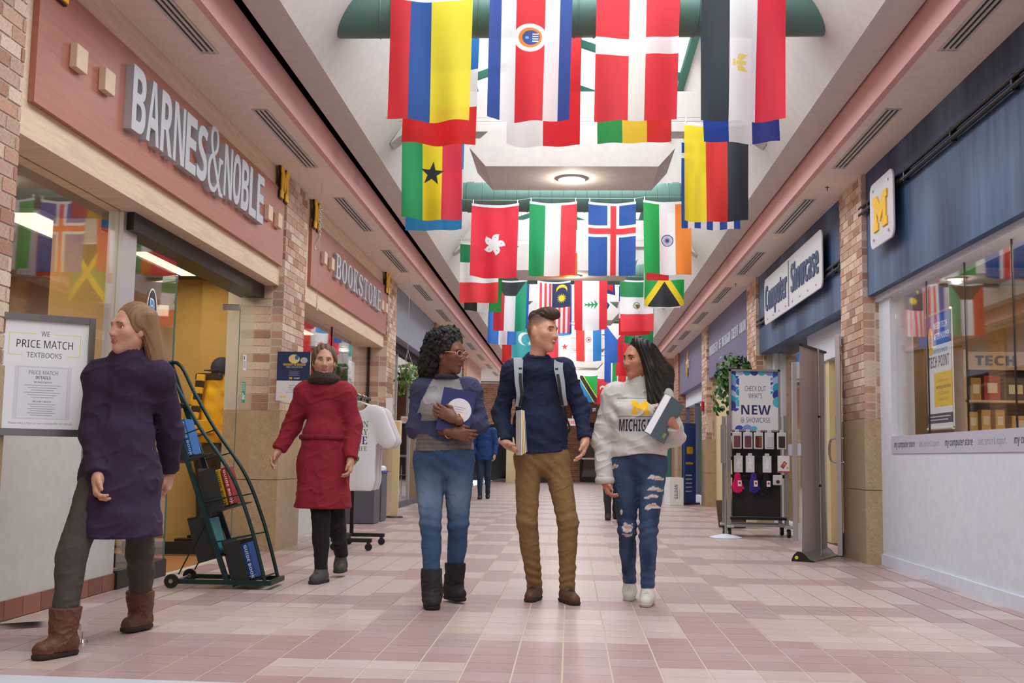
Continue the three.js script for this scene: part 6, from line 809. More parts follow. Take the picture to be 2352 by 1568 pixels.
// ---- young man in the middle
{
  const J = { neck: [-0.125, 1.545, -0.02], shA: [-0.285, 1.455, -0.03], shB: [0.045, 1.47, -0.03], elA: [-0.36, 1.186, -0.08], elB: [0.16, 1.225, -0.06], wrA: [-0.308, 0.985, 0.08], wrB: [0.19, 1.01, 0.04], hipA: [-0.172, 0.89, -0.02], hipB: [0.002, 0.89, -0.02], knA: [-0.172, 0.495, 0.04], knB: [0.086, 0.502, 0.06], anA: [-0.122, 0.085, -0.06], anB: [0.086, 0.082, 0.03], toeA: [-0.152, 0.013, 0.08], toeB: [0.142, 0.006, 0.18] };
  const P = person({ label: 'young man in a navy sweater and khaki trousers with a grey backpack', base: [-0.1, 0, -7.12], J, skin: [214, 160, 132], lips: [186, 108, 98], brow: [82, 58, 44], iris: [70, 60, 44], gaze: 0.4, build: 1, thigh: 0.077, hip: 0.142, waist: 0.142, hipR: 0.1,
    head: { c: [-0.092, 1.708, 0.0], yaw: 0.98, pitch: -0.02, roll: -0.06, s: 1.03, jaw: 1.04, smile: 0.008, teeth: true },
    hands: [[J.wrA, [0.75, -0.5, 0.4], [0.45, 0.8, 0.0], 1, 0.55, 0.7], [J.wrB, [-0.2, -0.95, 0.3], [-0.9, 0.15, 0.1], -1, 0.3, 0.3]],
    paint: (a, b, c) => { const n = 0.012 * (noise3(a * 120, b * 120, c * 120) - 0.5), line = c > 0.0 ? 0.012 + 0.75 * Math.max(0, c - 0.012) : Math.max(-0.055, 0.012 + 1.1 * c), t = clamp((b - line + n) / 0.03, 0, 1); if (t <= 0 || (b < 0.06 && c > 0.062)) return null; const q = clamp(t * 0.45 + clamp((b - 0.03) / 0.06, 0, 1) * 0.5 + (c < -0.04 ? 0.15 : 0), 0, 0.95), s1 = lin(214, 160, 132), s2 = lin(60, 42, 33); return s1.map((v, i) => mix(v, s2[i], q)); } });
  const nz = (x, y, z) => wr(x, y, z, 9, 0.005), { g } = P;
  { const f0 = union([...P.torso(0.012), ...P.arm(J.shA, J.elA, J.wrA, 0.012, 0.012), ...P.arm(J.shB, J.elB, J.wrB, 0.012, 0.012), cap(P.ws, [P.pc[0], 0.93, P.pc[2]], 0.15, 0.152, 1.35), cap(add3(J.neck, [0, -0.08, 0.012]), add3(J.neck, [0, -0.035, 0.01]), 0.1, 0.08)], 0.045);
    const ca = V3(J.wrA).sub(V3(J.elA)).normalize(), cb = V3(J.wrB).sub(V3(J.elB)).normalize(), cut = (w, d, t) => (x, y, z) => (x - w[0]) * d.x + (y - w[1]) * d.y + (z - w[2]) * d.z + t; const qa = cut(J.wrA, ca, 0.015), qb = cut(J.wrB, cb, 0.015), nk = cap(add3(J.neck, [0.005, 0.035, 0.018]), add3(J.neck, [0.02, 0.2, 0.02]), 0.064, 0.08);
    const spots = [[J.elA, 0.16, 90, 0.005, 0.3], [J.elB, 0.16, 90, 0.005, -0.3], [[-0.25, 1.3, 0.05], 0.16, 60, 0.005, 1], [[0.05, 1.28, 0.05], 0.16, 60, 0.005, -1], [[-0.09, 1.0, 0.1], 0.22, 70, 0.005, 0.5]];
    const f = (x, y, z) => { let d = f0(x, y, z) + nz(x, y, z) + folds(x, y, z, spots); d = Math.max(d, 0.935 + 0.012 * Math.sin(x * 9) - y); if (x < -0.2) d = Math.max(d, qa(x, y, z) * (y < 1.15 ? 1 : -1) * (y < 1.15 ? 1 : 1)); if (x > 0.1 && y < 1.15) d = Math.max(d, qb(x, y, z)); return smax(d, -nk(x, y, z), 0.006); };
    const f2 = (x, y, z) => { let d = f0(x, y, z) + nz(x, y, z) + folds(x, y, z, spots); d = Math.max(d, 0.935 + 0.012 * Math.sin(x * 9) - y); if (x < -0.22 && y < 1.12) d = Math.max(d, qa(x, y, z)); if (x > 0.12 && y < 1.15) d = Math.max(d, qb(x, y, z)); return smax(d, -nk(x, y, z), 0.006); };
    const m = mesh('sweater', net(f2, P.lo, [P.hi[0], 1.66, P.hi[2]], 0.009, null, (x, y, z) => [x, y]), std(col(30, 44, 80), 0.9, { map: T.knit }), g);
    const col2 = new THREE.TorusGeometry(0.071, 0.0095, 10, 34); col2.rotateX(Math.PI / 2 - 0.16); col2.translate(J.neck[0] + 0.006, J.neck[1] - 0.016, J.neck[2] + 0.012); mesh('collar', col2, std(col(24, 36, 68), 0.9), m); }
  { const spots = [[J.knA, 0.18, 95, 0.004, 0.4], [J.knB, 0.18, 95, 0.004, -0.4], [[-0.12, 0.16, 0], 0.16, 120, 0.006, 0.3], [[0.08, 0.16, 0.03], 0.16, 120, 0.006, -0.3], [[-0.08, 0.86, 0.08], 0.22, 80, 0.004, 0.9]];
    const f0 = union([...P.hips(0.014), ell([P.pc[0], 0.955, P.pc[2]], [0.148, 0.12, 0.118]), ...P.leg(J.hipA, J.knA, J.anA, 0.01, 0.01, 0.01), ...P.leg(J.hipB, J.knB, J.anB, 0.01, 0.01, 0.01)], 0.022); mesh('trousers', net((x, y, z) => Math.max(f0(x, y, z) + wr(x, y, z, 12, 0.004) + folds(x, y, z, spots), 0.075 - y, y - 0.99), P.lo, [P.hi[0], 1.02, P.hi[2]], 0.009), std(col(132, 102, 63), 0.9), g); }
  shoe(P, J.anA, J.toeA, [92, 62, 42], [52, 38, 30], { lace: [70, 48, 34], top: 0.095 }); shoe(P, J.anB, J.toeB, [92, 62, 42], [52, 38, 30], { lace: [70, 48, 34], top: 0.095 });
  { const h = P.HF, f0 = union([cap([0, 0.1, -0.055], [0, 0.112, 0.05], 0.046, 0.042), cap([-0.024, 0.112, 0.04], [-0.012, 0.105, 0.088], 0.03, 0.021), cap([0.022, 0.114, 0.04], [0.026, 0.108, 0.09], 0.03, 0.02), cap([0.0, 0.128, 0.0], [0.0, 0.117, 0.092], 0.024, 0.02)], 0.03), inner = ell([0, 0.03, -0.012], [0.07, 0.094, 0.092]);
    const f = placed((x, y, z) => smax(f0(x / 1.03, y / 1.03, z / 1.03) + 0.0022 * Math.sin(x * 420 + z * 60 + 6 * noise3(x * 40, y * 40, z * 20)), -inner(x, y, z), 0.004), [-0.092, 1.708, 0], 0.98, -0.02, -0.06); mesh('hair', net(f, [-0.26, 1.74, -0.16], [0.08, 1.92, 0.16], 0.0045), std(col(72, 52, 40), 0.7), g); }
  // backpack worn on the back, straps over the shoulders
  const b = thing('backpack', 'grey backpack with black webbing worn by the young man', 'backpack', [-0.1, 0, -7.12]); const gm = std(col(150, 158, 164), 0.85), km = std(col(26, 28, 32), 0.8);
  mesh('bag', net((x, y, z) => rbox([-0.12, 1.25, -0.25], [0.14, 0.22, 0.075], 0.05)(x, y, z) + wr(x, y, z, 8, 0.005), [-0.32, 0.98, -0.38], [0.1, 1.52, -0.13], 0.014), gm, b);
  for (const [xa, xb, ya, s] of [[-0.245, -0.225, 1.22, -1], [0.02, 0.045, 1.23, 1]]) { const pts = [[xa, 1.42, -0.2], [xa, 1.525, -0.09], [xa, 1.535, -0.01], [xa - s * 0.005, 1.47, 0.075], [mix(xa, xb, 0.5), 1.38, 0.118], [xb, 1.29, 0.132], [xb + s * 0.012, ya, 0.118]]; const m = mesh('strap', ribbon(pts, (t) => mix(0.07, 0.04, clamp(t * 1.3 - 0.2, 0, 1)), 0.014), gm, b); mesh('webbing', ribbon(pts.slice(3).map((p) => [p[0] - s * 0.012, p[1], p[2] + 0.009]), 0.02, 0.004), km, m); mesh('webbing', ribbon([[xb + s * 0.012, ya, 0.118], [xb + s * 0.03, ya - 0.09, 0.07], [xb + s * 0.05, ya - 0.14, -0.08], [xb + s * 0.03, ya - 0.16, -0.2]], 0.022, 0.004, [0, 1, 0]), km, b); }
  const f = thing('folder', 'thin stack of yellow and clear folders in the hand of the young man', 'folder', [-0.1 - 0.212, 1.055, -7.12 + 0.165]); f.rotation.set(0, 0.25, 0.05); for (let i = 0; i < 4; i++) { const m = mesh(i === 1 ? 'yellow_folder' : i === 3 ? 'clear_sleeve' : 'papers', bx([0.006, 0.008, 0.006, 0.002][i], 0.28 - i * 0.008, 0.17, -0.014 + i * 0.0085, i * 0.002, 0), [M.paper, std(col(232, 200, 84), 0.6), M.paper, std(col(214, 216, 214), 0.25)][i], f); m.rotation.z = (i - 1.5) * 0.02; }
}

// ---- woman with glasses
{
  const J = { neck: [-0.027, 1.375, -0.02], shA: [-0.175, 1.305, -0.035], shB: [0.125, 1.308, -0.02], elA: [-0.215, 1.065, -0.03], elB: [0.185, 1.09, -0.02], wrA: [0.045, 1.04, 0.185], wrB: [0.05, 1.125, 0.2], hipA: [-0.115, 0.87, 0], hipB: [0.058, 0.87, 0], knA: [-0.093, 0.482, 0.06], knB: [0.068, 0.493, -0.02], anA: [-0.068, 0.09, 0.11], anB: [0.03, 0.105, -0.19], toeA: [-0.05, 0.0, 0.225], toeB: [0.09, 0.01, -0.09] };
  const P = person({ label: 'young woman with glasses in a navy and grey raglan top holding a blue book', base: [-0.75, 0, -6.8], J, skin: [116, 74, 54], lips: [128, 66, 58], brow: [30, 22, 20], gaze: 0.2, build: 0.98, thigh: 0.094, hip: 0.165, waist: 0.138, hipR: 0.112, flat: 1.3,
    head: { c: [-0.004, 1.53, 0.005], yaw: 1.05, pitch: 0.05, roll: 0, s: 0.96, jaw: 0.96, smile: 0.003 },
    hands: [[J.wrA, [1, -0.18, 0.05], [0, 0.1, -1], 1, 0.3, 0.4, 0.95], [J.wrB, [-0.85, 0.42, 0.02], [0, 0, -1], -1, 0.22, 0.5, 0.95]],
    paint: (a, b, c) => ((b > 0.075 - 0.3 * Math.max(0, -c) && c < 0.07) || c < -0.035 && b > -0.06 ? lin(24, 20, 20) : null) });
  const { g } = P;
  { const fa = P.arm(J.shA, J.elA, J.wrA, 0.016, 0.014), fb = P.arm(J.shB, J.elB, J.wrB, 0.016, 0.014); const f0 = union([...P.torso(0.013), ...fa, ...fb, cap(P.ws, [P.pc[0], 0.95, P.pc[2]], 0.155, 0.168, 1.25), ell([-0.09, 1.2, 0.09], [0.08, 0.08, 0.07]), ell([0.045, 1.2, 0.09], [0.08, 0.08, 0.07])], 0.045);
    const cut = (w, d, t) => (x, y, z) => (x - w[0]) * d.x + (y - w[1]) * d.y + (z - w[2]) * d.z + t, qa = cut(J.wrA, V3(J.wrA).sub(V3(J.elA)).normalize(), 0.14), qb = cut(J.wrB, V3(J.wrB).sub(V3(J.elB)).normalize(), 0.1), A = union(fa, 0.02), Bm = union(fb, 0.02), nk = cap(add3(J.neck, [0, 0.05, 0.01]), add3(J.neck, [0.01, 0.2, 0.01]), 0.055, 0.07), body = union([...P.torso(0.016), cap(P.ws, [P.pc[0], 0.95, P.pc[2]], 0.155, 0.168, 1.25), ell([-0.09, 1.2, 0.09], [0.08, 0.08, 0.07]), ell([0.045, 1.2, 0.09], [0.08, 0.08, 0.07])], 0.045);
    const spots = [[J.elA, 0.14, 80, 0.006, 0.4], [J.elB, 0.14, 80, 0.006, -0.4], [[-0.03, 1.0, 0.12], 0.2, 70, 0.006, 0.6]];
    const f = (x, y, z) => { const w = wr(x, y, z, 10, 0.005) + folds(x, y, z, spots); let a = Math.max(A(x, y, z) + w, qa(x, y, z)), b = Math.max(Bm(x, y, z) + w, qb(x, y, z)); let d = Math.max(body(x, y, z) + w, 0.935 + 0.008 * Math.sin(x * 12) - y); d = smin(smin(d, a, 0.03), b, 0.03); return smax(d, -nk(x, y, z), 0.006); };
    const grey = lin(150, 148, 150), navy = lin(56, 60, 92), hem = lin(112, 100, 98);
    const cf = (x, y, z) => { const rag = 0.075 + (1.39 - y) * 0.42, cx = x + 0.025; if (y < 1.03 && Math.abs(cx) < 0.17 && z > -0.2 && A(x, y, z) > 0.012 && Bm(x, y, z) > 0.012) return Math.sin(y * 260) > 0.3 ? lin(96, 86, 86) : hem; if ((y > 1.16 ? Math.abs(cx) > rag : A(x, y, z) < 0.02 || Bm(x, y, z) < 0.02) || y > 1.375) return navy; return grey; };
    const tp = mesh('top', net(f, P.lo, [P.hi[0], 1.46, P.hi[2]], 0.007, cf), vmat(0.9), g); const ct = new THREE.TorusGeometry(0.064, 0.016, 10, 30); ct.rotateX(Math.PI / 2 - 0.1); ct.translate(J.neck[0] + 0.004, J.neck[1] + 0.008, J.neck[2] + 0.008); mesh('collar', ct, std(col(48, 50, 70), 0.9), tp); }
  { const spots = [[J.knA, 0.14, 100, 0.006, 0.2], [J.knB, 0.14, 100, 0.006, -0.2], [[-0.03, 0.84, 0.1], 0.2, 60, 0.005, 0.7]]; const f0 = union([...P.hips(0.01), ell([P.pc[0], 0.935, P.pc[2]], [0.178, 0.14, 0.145]), ...P.leg(J.hipA, J.knA, J.anA, 0.008, 0.01, 0.008), ...P.leg(J.hipB, J.knB, J.anB, 0.008, 0.01, 0.008)], 0.02), d1 = lin(50, 80, 116), d2 = lin(112, 138, 166); mesh('jeans', net((x, y, z) => Math.max(f0(x, y, z) + wr(x, y, z, 12, 0.003) + folds(x, y, z, spots), 0.14 - y, y - 0.99), P.lo, [P.hi[0], 1.01, P.hi[2]], 0.009, (x, y, z) => { const wash = clamp(1 - Math.abs(y - 0.64) / 0.2, 0, 1) * clamp((z + 0.02) * 9, 0, 1) * (0.6 + 0.6 * noise3(x * 30, y * 8, z * 30)); return d1.map((v, i) => mix(v, d2[i], clamp(wash, 0, 1))); }), vmat(0.9), g); }
  for (const [an, toe, kn, y0] of [[J.anA, J.toeA, J.knA, 0], [J.anB, J.toeB, J.knB, 0.012]]) { const dir = V3(toe).sub(V3(an)); dir.y = 0; dir.normalize(); const tp = lerp3(an, kn, 0.36), tip = [toe[0] - dir.x * 0.04, y0 + 0.04, toe[2] - dir.z * 0.04], hl = [an[0] - dir.x * 0.03, y0 + 0.045, an[2] - dir.z * 0.03]; const f0 = union([cap([an[0], y0 + 0.08, an[2]], tp, 0.062, 0.064), cap(hl, tip, 0.05, 0.044)], 0.03), lo = [Math.min(hl[0], tip[0], tp[0]) - 0.1, -0.01, Math.min(hl[2], tip[2], tp[2]) - 0.1], hi = [Math.max(hl[0], tip[0], tp[0]) + 0.1, tp[1] + 0.1, Math.max(hl[2], tip[2], tp[2]) + 0.1]; const m = mesh('boot', net((x, y, z) => Math.max(f0(x, y, z) + wr(x, y, z, 14, 0.004), y0 + 0.02 - y, y - tp[1]), lo, hi, 0.007), std(col(30, 30, 33), 0.75), g); const so = cap([hl[0], y0 + 0.018, hl[2]], [tip[0], y0 + 0.018, tip[2]], 0.052, 0.048); mesh('sole', net((x, y, z) => Math.max(so(x, y, z), y - y0 - 0.024, y0 + 0.001 - y), lo, hi, 0.007), std(col(20, 20, 22), 0.8), m); }
  { const W = P.HF.world, f0 = union([ell(W(0, 0.045, -0.03), [0.098, 0.1, 0.1]), ell([-0.05, 1.645, -0.02], [0.085, 0.055, 0.08]), ell([-0.11, 1.56, -0.04], [0.075, 0.1, 0.09]), ell([-0.13, 1.46, -0.05], [0.08, 0.1, 0.09]), ell([-0.1, 1.38, -0.08], [0.085, 0.07, 0.07]), cap([0.0, 1.66, -0.02], [0.02, 1.64, -0.04], 0.045, 0.035)], 0.04), face = placed(ell([0, -0.03, 0.075], [0.075, 0.115, 0.085]), [-0.004, 1.53, 0.005], 1.05, 0.05, 0); mesh('hair', net((x, y, z) => smax(f0(x, y, z) + 0.02 * (noise3(x * 46, y * 46, z * 46) - 0.5) + 0.014 * (noise3(x * 120, y * 90, z * 120) - 0.5), -face(x, y, z), 0.01), [-0.26, 1.28, -0.22], [0.14, 1.74, 0.18], 0.005), std(col(17, 14, 15), 0.7), g);
    const gl = mesh('glasses', [0, 1].flatMap((i) => { const s = i ? 1 : -1, t = new THREE.TorusGeometry(0.024, 0.0032, 6, 24); t.scale(1.12, 0.78, 1); t.rotateY(P0(1.05)); const c = W(s * 0.031, 0.0, 0.098); t.translate(...c); return [t, tube([W(s * 0.058, 0.006, 0.09), W(s * 0.078, 0.008, 0.03), W(s * 0.08, 0.004, -0.02)], 0.0036, 10, 6)]; }).concat([tube([W(-0.008, 0.004, 0.103), W(0.008, 0.004, 0.103)], 0.003, 4, 6)]), std(col(190, 140, 124), 0.35), g); }
  for (const [w, e] of [[J.wrA, J.elA], [J.wrB, J.elB]]) { const d = V3(e).sub(V3(w)).normalize(), t = new THREE.TorusGeometry(0.0335, 0.0045, 8, 24); t.applyQuaternion(new THREE.Quaternion().setFromUnitVectors(new THREE.Vector3(0, 0, 1), d)); t.translate(w[0] + d.x * 0.035, w[1] + d.y * 0.035, w[2] + d.z * 0.035); mesh('bracelet', t, std(col(232, 176, 110), 0.25, { metalness: 0.8 }), g); }
  const b = thing('textbook', 'dark blue book with a white oval label held by the woman with glasses', 'book', [-0.75 + 0.058, 1.17, -6.8 + 0.152]); b.rotation.set(-0.08, 0.1, -0.165); const bm = std(col(36, 38, 104), 0.5); mesh('cover', [bx(0.2, 0.262, 0.003, 0, 0, 0.016), bx(0.2, 0.262, 0.003, 0, 0, -0.016), bx(0.003, 0.262, 0.034, 0.099, 0, 0)], bm, b); mesh('pages', bx(0.192, 0.254, 0.029, -0.001, 0, 0), M.paper, b);
  const ov = new THREE.CircleGeometry(0.5, 36); ov.scale(0.15, 0.15, 1); ov.translate(0.015, 0.005, 0.0185); mesh('label', ov, std(0xffffff, 0.6, { map: canvas(256, 256, (x, w, h) => { x.fillStyle = '#e6e4ea'; x.fillRect(0, 0, w, h); x.fillStyle = '#8a8a9c'; x.fillRect(70, 90, 120, 6); x.fillRect(84, 112, 92, 5); x.fillRect(90, 140, 80, 4); }) }), b);
}
function P0(v) { return v; }

// ---- woman in the grey sweatshirt
{
  const J = { neck: [-0.007, 1.395, -0.02], shA: [-0.165, 1.305, -0.03], shB: [0.135, 1.298, -0.03], elA: [-0.238, 1.026, -0.05], elB: [0.215, 1.05, -0.01], wrA: [-0.222, 0.765, 0.02], wrB: [0.185, 1.13, 0.165], hipA: [-0.09, 0.87, -0.02], hipB: [0.08, 0.87, -0.02], knA: [-0.08, 0.46, 0.0], knB: [0.05, 0.462, 0.06], anA: [-0.05, 0.105, -0.24], anB: [0.048, 0.1, 0.03], toeA: [-0.062, 0.006, -0.11], toeB: [0.022, 0.002, 0.17] };
  const P = person({ label: 'young woman in a grey printed sweatshirt and ripped jeans with long black hair', base: [0.44, 0, -7.1], J, skin: [190, 132, 104], lips: [168, 96, 90], brow: [40, 28, 24], gaze: -0.4, build: 0.94, thigh: 0.088, hip: 0.15, waist: 0.135, hipR: 0.104, flat: 1.3,
    head: { c: [-0.02, 1.535, 0.005], yaw: -0.88, pitch: 0.03, roll: 0.0, s: 0.95, jaw: 0.97, smile: 0.001 },
    hands: [[J.wrA, [0.25, -0.95, 0.15], [0.9, 0.2, -0.1], 1, 0.55, 0.3, 0.93], [J.wrB, [-0.62, 0.68, 0.22], [-0.35, -0.2, -0.85], -1, 0.42, 0.35, 0.95]],
    paint: (a, b, c) => ((b > 0.08 && c < 0.06) || c < -0.03 && b > -0.08 ? lin(20, 16, 16) : null) });
  const { g } = P;
  { const tx = canvas(1024, 1024, (x, w, h) => { x.fillStyle = '#c9c6c2'; x.fillRect(0, 0, w, h); for (let i = 0; i < 5000; i++) { x.fillStyle = i % 2 ? 'rgba(255,255,255,0.16)' : 'rgba(120,116,112,0.14)'; x.fillRect(rnd() * 1024, rnd() * 1024, 2 + i % 5, 2); } const X = (v) => (v + 0.3) / 0.6 * w, Y = (v) => (1.45 - v) / 0.6 * h; drawM(x, X(-0.066), Y(1.268), (0.115 / 0.6) * w, (0.088 / 0.6) * h, '#f4bc1c'); x.fillStyle = '#3c4254'; x.fillRect(X(-0.15), Y(1.285), 0.27 / 0.6 * w, 4); x.fillRect(X(-0.15), Y(1.168), 0.27 / 0.6 * w, 5); x.save(); x.translate(X(-0.142), Y(1.075)); x.scale(0.44, 1); x.font = 'bold 176px sans-serif'; x.fillStyle = '#28304c'; x.fillText('MICHIGAN', 0, 0); x.restore(); });
    const fa = union(P.arm(J.shA, J.elA, J.wrA, 0.026, 0.026), 0.03), fb = union(P.arm(J.shB, J.elB, J.wrB, 0.026, 0.024), 0.03), body = union([...P.torso(0.018), cap(P.ws, [P.pc[0], 0.965, P.pc[2]], 0.165, 0.172, 1.2), ell([-0.07, 1.19, 0.085], [0.08, 0.08, 0.07]), ell([0.055, 1.19, 0.085], [0.08, 0.08, 0.07]), cap([J.shA[0], J.shA[1] - 0.02, J.shA[2]], [-0.14, 1.15, 0], 0.06, 0.07)], 0.05), qa = (x, y, z) => 0.752 - y, db = V3(J.wrB).sub(V3(J.elB)).normalize(), qb = (x, y, z) => (x - J.wrB[0]) * db.x + (y - J.wrB[1]) * db.y + (z - J.wrB[2]) * db.z + 0.012, nk = cap(add3(J.neck, [0, 0.045, 0.005]), add3(J.neck, [0, 0.2, 0.01]), 0.06, 0.075), col1 = cap(add3(J.neck, [0, -0.02, 0]), add3(J.neck, [0, 0.035, 0]), 0.078, 0.066);
    const spots = [[J.elA, 0.2, 55, 0.009, 0.5], [J.elB, 0.16, 60, 0.008, -0.5], [[0, 0.99, 0.12], 0.24, 60, 0.009, 0.5], [[-0.14, 1.2, 0.06], 0.14, 50, 0.007, 1.2]];
    const f = (x, y, z) => { const w = wr(x, y, z, 8, 0.006) + folds(x, y, z, spots); let d = Math.max(smin(body(x, y, z), col1(x, y, z), 0.04) + w, 0.925 + 0.012 * Math.sin(x * 14 + 1) - y); const a = Math.max(fa(x, y, z) + w, qa(x, y, z)), b = Math.max(fb(x, y, z) + w, qb(x, y, z)); d = smin(smin(d, a, 0.03), b, 0.03); return smax(d, -nk(x, y, z), 0.006); };
    mesh('sweatshirt', net(f, P.lo, [P.hi[0], 1.48, P.hi[2]], 0.008, null, (x, y, z) => [(x + 0.3) / 0.6, (y - 0.85) / 0.6]), std(0xffffff, 0.92, { map: tx }), g);
    const cf = new THREE.TorusGeometry(0.05, 0.014, 8, 26); cf.rotateX(Math.PI / 2); cf.scale(1, 1.6, 1); cf.translate(J.wrA[0], 0.765, J.wrA[2]); mesh('cuff', cf, std(col(196, 192, 188), 0.92), g); }
  { const spots = [[J.knA, 0.14, 110, 0.006, 0.2], [J.knB, 0.14, 110, 0.006, -0.2], [[0, 0.84, 0.1], 0.2, 60, 0.005, 0.6], [[-0.05, 0.16, -0.2], 0.1, 120, 0.004], [[0.05, 0.16, 0.04], 0.1, 120, 0.004]]; const f0 = union([...P.hips(0.01), ell([P.pc[0], 0.935, P.pc[2]], [0.156, 0.13, 0.13]), ...P.leg(J.hipA, J.knA, J.anA, 0.006, 0.006, 0.006), ...P.leg(J.hipB, J.knB, J.anB, 0.006, 0.006, 0.006)], 0.02), rips = [[0.095, 0.786, 0.055, 0.013], [0.085, 0.715, 0.055, 0.011], [0.07, 0.668, 0.045, 0.011], [0.075, 0.607, 0.05, 0.016], [-0.08, 0.475, 0.036, 0.028], [-0.078, 0.43, 0.03, 0.01], [-0.16, 0.855, 0.02, 0.012], [-0.12, 0.565, 0.008, 0.014]], d1 = lin(38, 56, 88), d2 = lin(66, 90, 124), sk = lin(196, 146, 122), th = lin(206, 202, 204);
    mesh('jeans', net((x, y, z) => { let d = f0(x, y, z) + wr(x, y, z, 12, 0.003) + folds(x, y, z, spots); return Math.max(d, 0.1 - y, y - 0.98); }, P.lo, [P.hi[0], 1.0, P.hi[2]], 0.0065, (x, y, z) => { if (z > 0) for (const [a, b, w, h] of rips) { const q = Math.hypot((x - a) / w, (y - b + 0.006 * Math.sin(x * 60)) / h) + 0.5 * (noise3(x * 80, y * 80, 3) - 0.5); if (q < 0.75) return Math.sin(y * 700) > 0.2 ? sk : th; if (q < 1) return th; } const n = clamp(0.2 + 1.2 * (noise3(x * 22, y * 7, z * 22) - 0.4), 0, 1); return d1.map((v, i) => mix(v, d2[i], n)); }), vmat(0.9), g); }
  shoe(P, J.anA, J.toeA, [214, 210, 204], [190, 182, 172], { lace: [226, 224, 220], top: 0.105, w: 0.95 }); shoe(P, J.anB, J.toeB, [220, 218, 214], [196, 188, 176], { lace: [232, 230, 228], top: 0.105, w: 0.95 });
  { const W = P.HF.world, fs = [ell(W(0, 0.038, -0.028), [0.088, 0.105, 0.095]), cap(W(0.02, 0.12, 0.02), W(0.075, 0.06, 0.0), 0.03, 0.03)]; 
    for (let i = 0; i < 34; i++) { const t = i / 33, root = W(0.05 + 0.035 * Math.sin(t * 3), 0.09 - t * 0.07, 0.02 - t * 0.1), sp = (i * 7) % 5 / 5, end = i < 7 ? [0.05 + i * 0.012, 1.19 + 0.02 * ((i * 3) % 4), 0.13 - i * 0.008] : [mix(0.09, 0.225, t * t * 0.6 + sp * 0.4), mix(1.17, 1.33, ((i * 11) % 7) / 7), mix(0.08, -0.09, t)], mid = add3(lerp3(root, end, 0.45), [0.03 + 0.02 * t, 0.03, -0.01]); fs.push(cap(root, mid, 0.028, 0.026), cap(mid, end, 0.026, 0.008)); }
    const f0 = union(fs, 0.03), face = placed(ell([0.012, -0.04, 0.085], [0.074, 0.125, 0.083]), [-0.02, 1.535, 0.005], -0.88, 0.03, 0); mesh('hair', net((x, y, z) => smax(f0(x, y, z) + 0.0014 * Math.sin((x + 0.42 * y) * 230 + z * 150 + 3 * noise3(x * 20, y * 4, z * 20)), -face(x, y, z), 0.012), [-0.16, 1.12, -0.2], [0.29, 1.7, 0.22], 0.005), std(col(16, 13, 14), 0.5), g); }
  const b = thing('textbook', 'thick open teal textbook hugged by the woman in the grey sweatshirt', 'book', [0.44 + 0.135, 1.155, -7.1 + 0.19]); b.rotation.order = 'ZYX'; b.rotation.set(0, 0.95, -0.5); mesh('pages', bx(0.17, 0.262, 0.05, 0, 0, 0), M.paper, b); mesh('cover', [bx(0.18, 0.27, 0.004, 0.003, 0, 0.027), bx(0.18, 0.27, 0.004, 0.003, 0, -0.027), bx(0.004, 0.27, 0.058, 0.092, 0, 0)], std(col(84, 110, 122), 0.5), b); mesh('emblem', bx(0.03, 0.03, 0.002, 0.05, -0.09, 0.03), std(col(170, 180, 90), 0.5), b);
}

// ---- passers-by
function passer(o) { // simpler figure: coat or jacket, trousers, shoes, hair
  const P = person({ skin: [200, 152, 128], lips: [176, 104, 96], brow: [80, 60, 48], build: 0.96, thigh: 0.08, hipR: 0.1, cell: o.cell || 0.014, fine: o.fine || 0.005, fineHand: o.fineHand || 0.0055, ...o }), { g, J } = P;
  { const fa = union(P.arm(J.shA, J.elA, J.wrA, 0.024, 0.022), 0.03), fb = union(P.arm(J.shB, J.elB, J.wrB, 0.024, 0.022), 0.03), hemC = [P.pc[0] + (o.hemX || 0), o.hem, P.pc[2] + (o.hemZ || 0)], body = union([...P.torso(0.022), cap(P.ws, hemC, o.coatW || 0.16, o.hemW || 0.2, o.coatFlat || 1.2), ...P.hips(o.coatHip ?? 0.02), cap(add3(J.neck, [0, -0.05, 0]), add3(J.neck, [0, 0.02, 0]), 0.085, 0.07)], 0.05), cut = (w, e) => { const d = V3(w).sub(V3(e)).normalize(); return (x, y, z) => (x - w[0]) * d.x + (y - w[1]) * d.y + (z - w[2]) * d.z + 0.01; }, qa = cut(J.wrA, J.elA), qb = cut(J.wrB, J.elB), nk = cap(add3(J.neck, [0, 0.055, 0.005]), add3(J.neck, [0, 0.2, 0.01]), 0.058, 0.072);
    mesh('coat', net((x, y, z) => { const w = wr(x, y, z, 7, 0.008) + 0.006 * Math.sin(x * 30 + z * 22) * clamp((P.ws[1] - y) * 2, 0, 1); let d = Math.max(body(x, y, z) + w, o.hem - y); d = smin(smin(d, Math.max(fa(x, y, z) + w, qa(x, y, z)), 0.03), Math.max(fb(x, y, z) + w, qb(x, y, z)), 0.03); return smax(d, -nk(x, y, z), 0.006); }, [P.lo[0], o.hem - 0.03, P.lo[2]], [P.hi[0], J.neck[1] + 0.08, P.hi[2]], P.cell * 0.85), std(col(...o.coat), 0.9), g); }
  { const f0 = union([...P.hips(0.008), ...P.leg(J.hipA, J.knA, J.anA, 0.01, 0.01, 0.01), ...P.leg(J.hipB, J.knB, J.anB, 0.01, 0.012, 0.014)], 0.03); mesh('trousers', net((x, y, z) => Math.max(f0(x, y, z) + wr(x, y, z, 10, 0.005), (o.trouserY || 0.07) - y), P.lo, [P.hi[0], Math.max(P.pc[1] + 0.1, 0.9), P.hi[2]], P.cell), std(col(...o.trousers), 0.9), g); }
  return P;
}
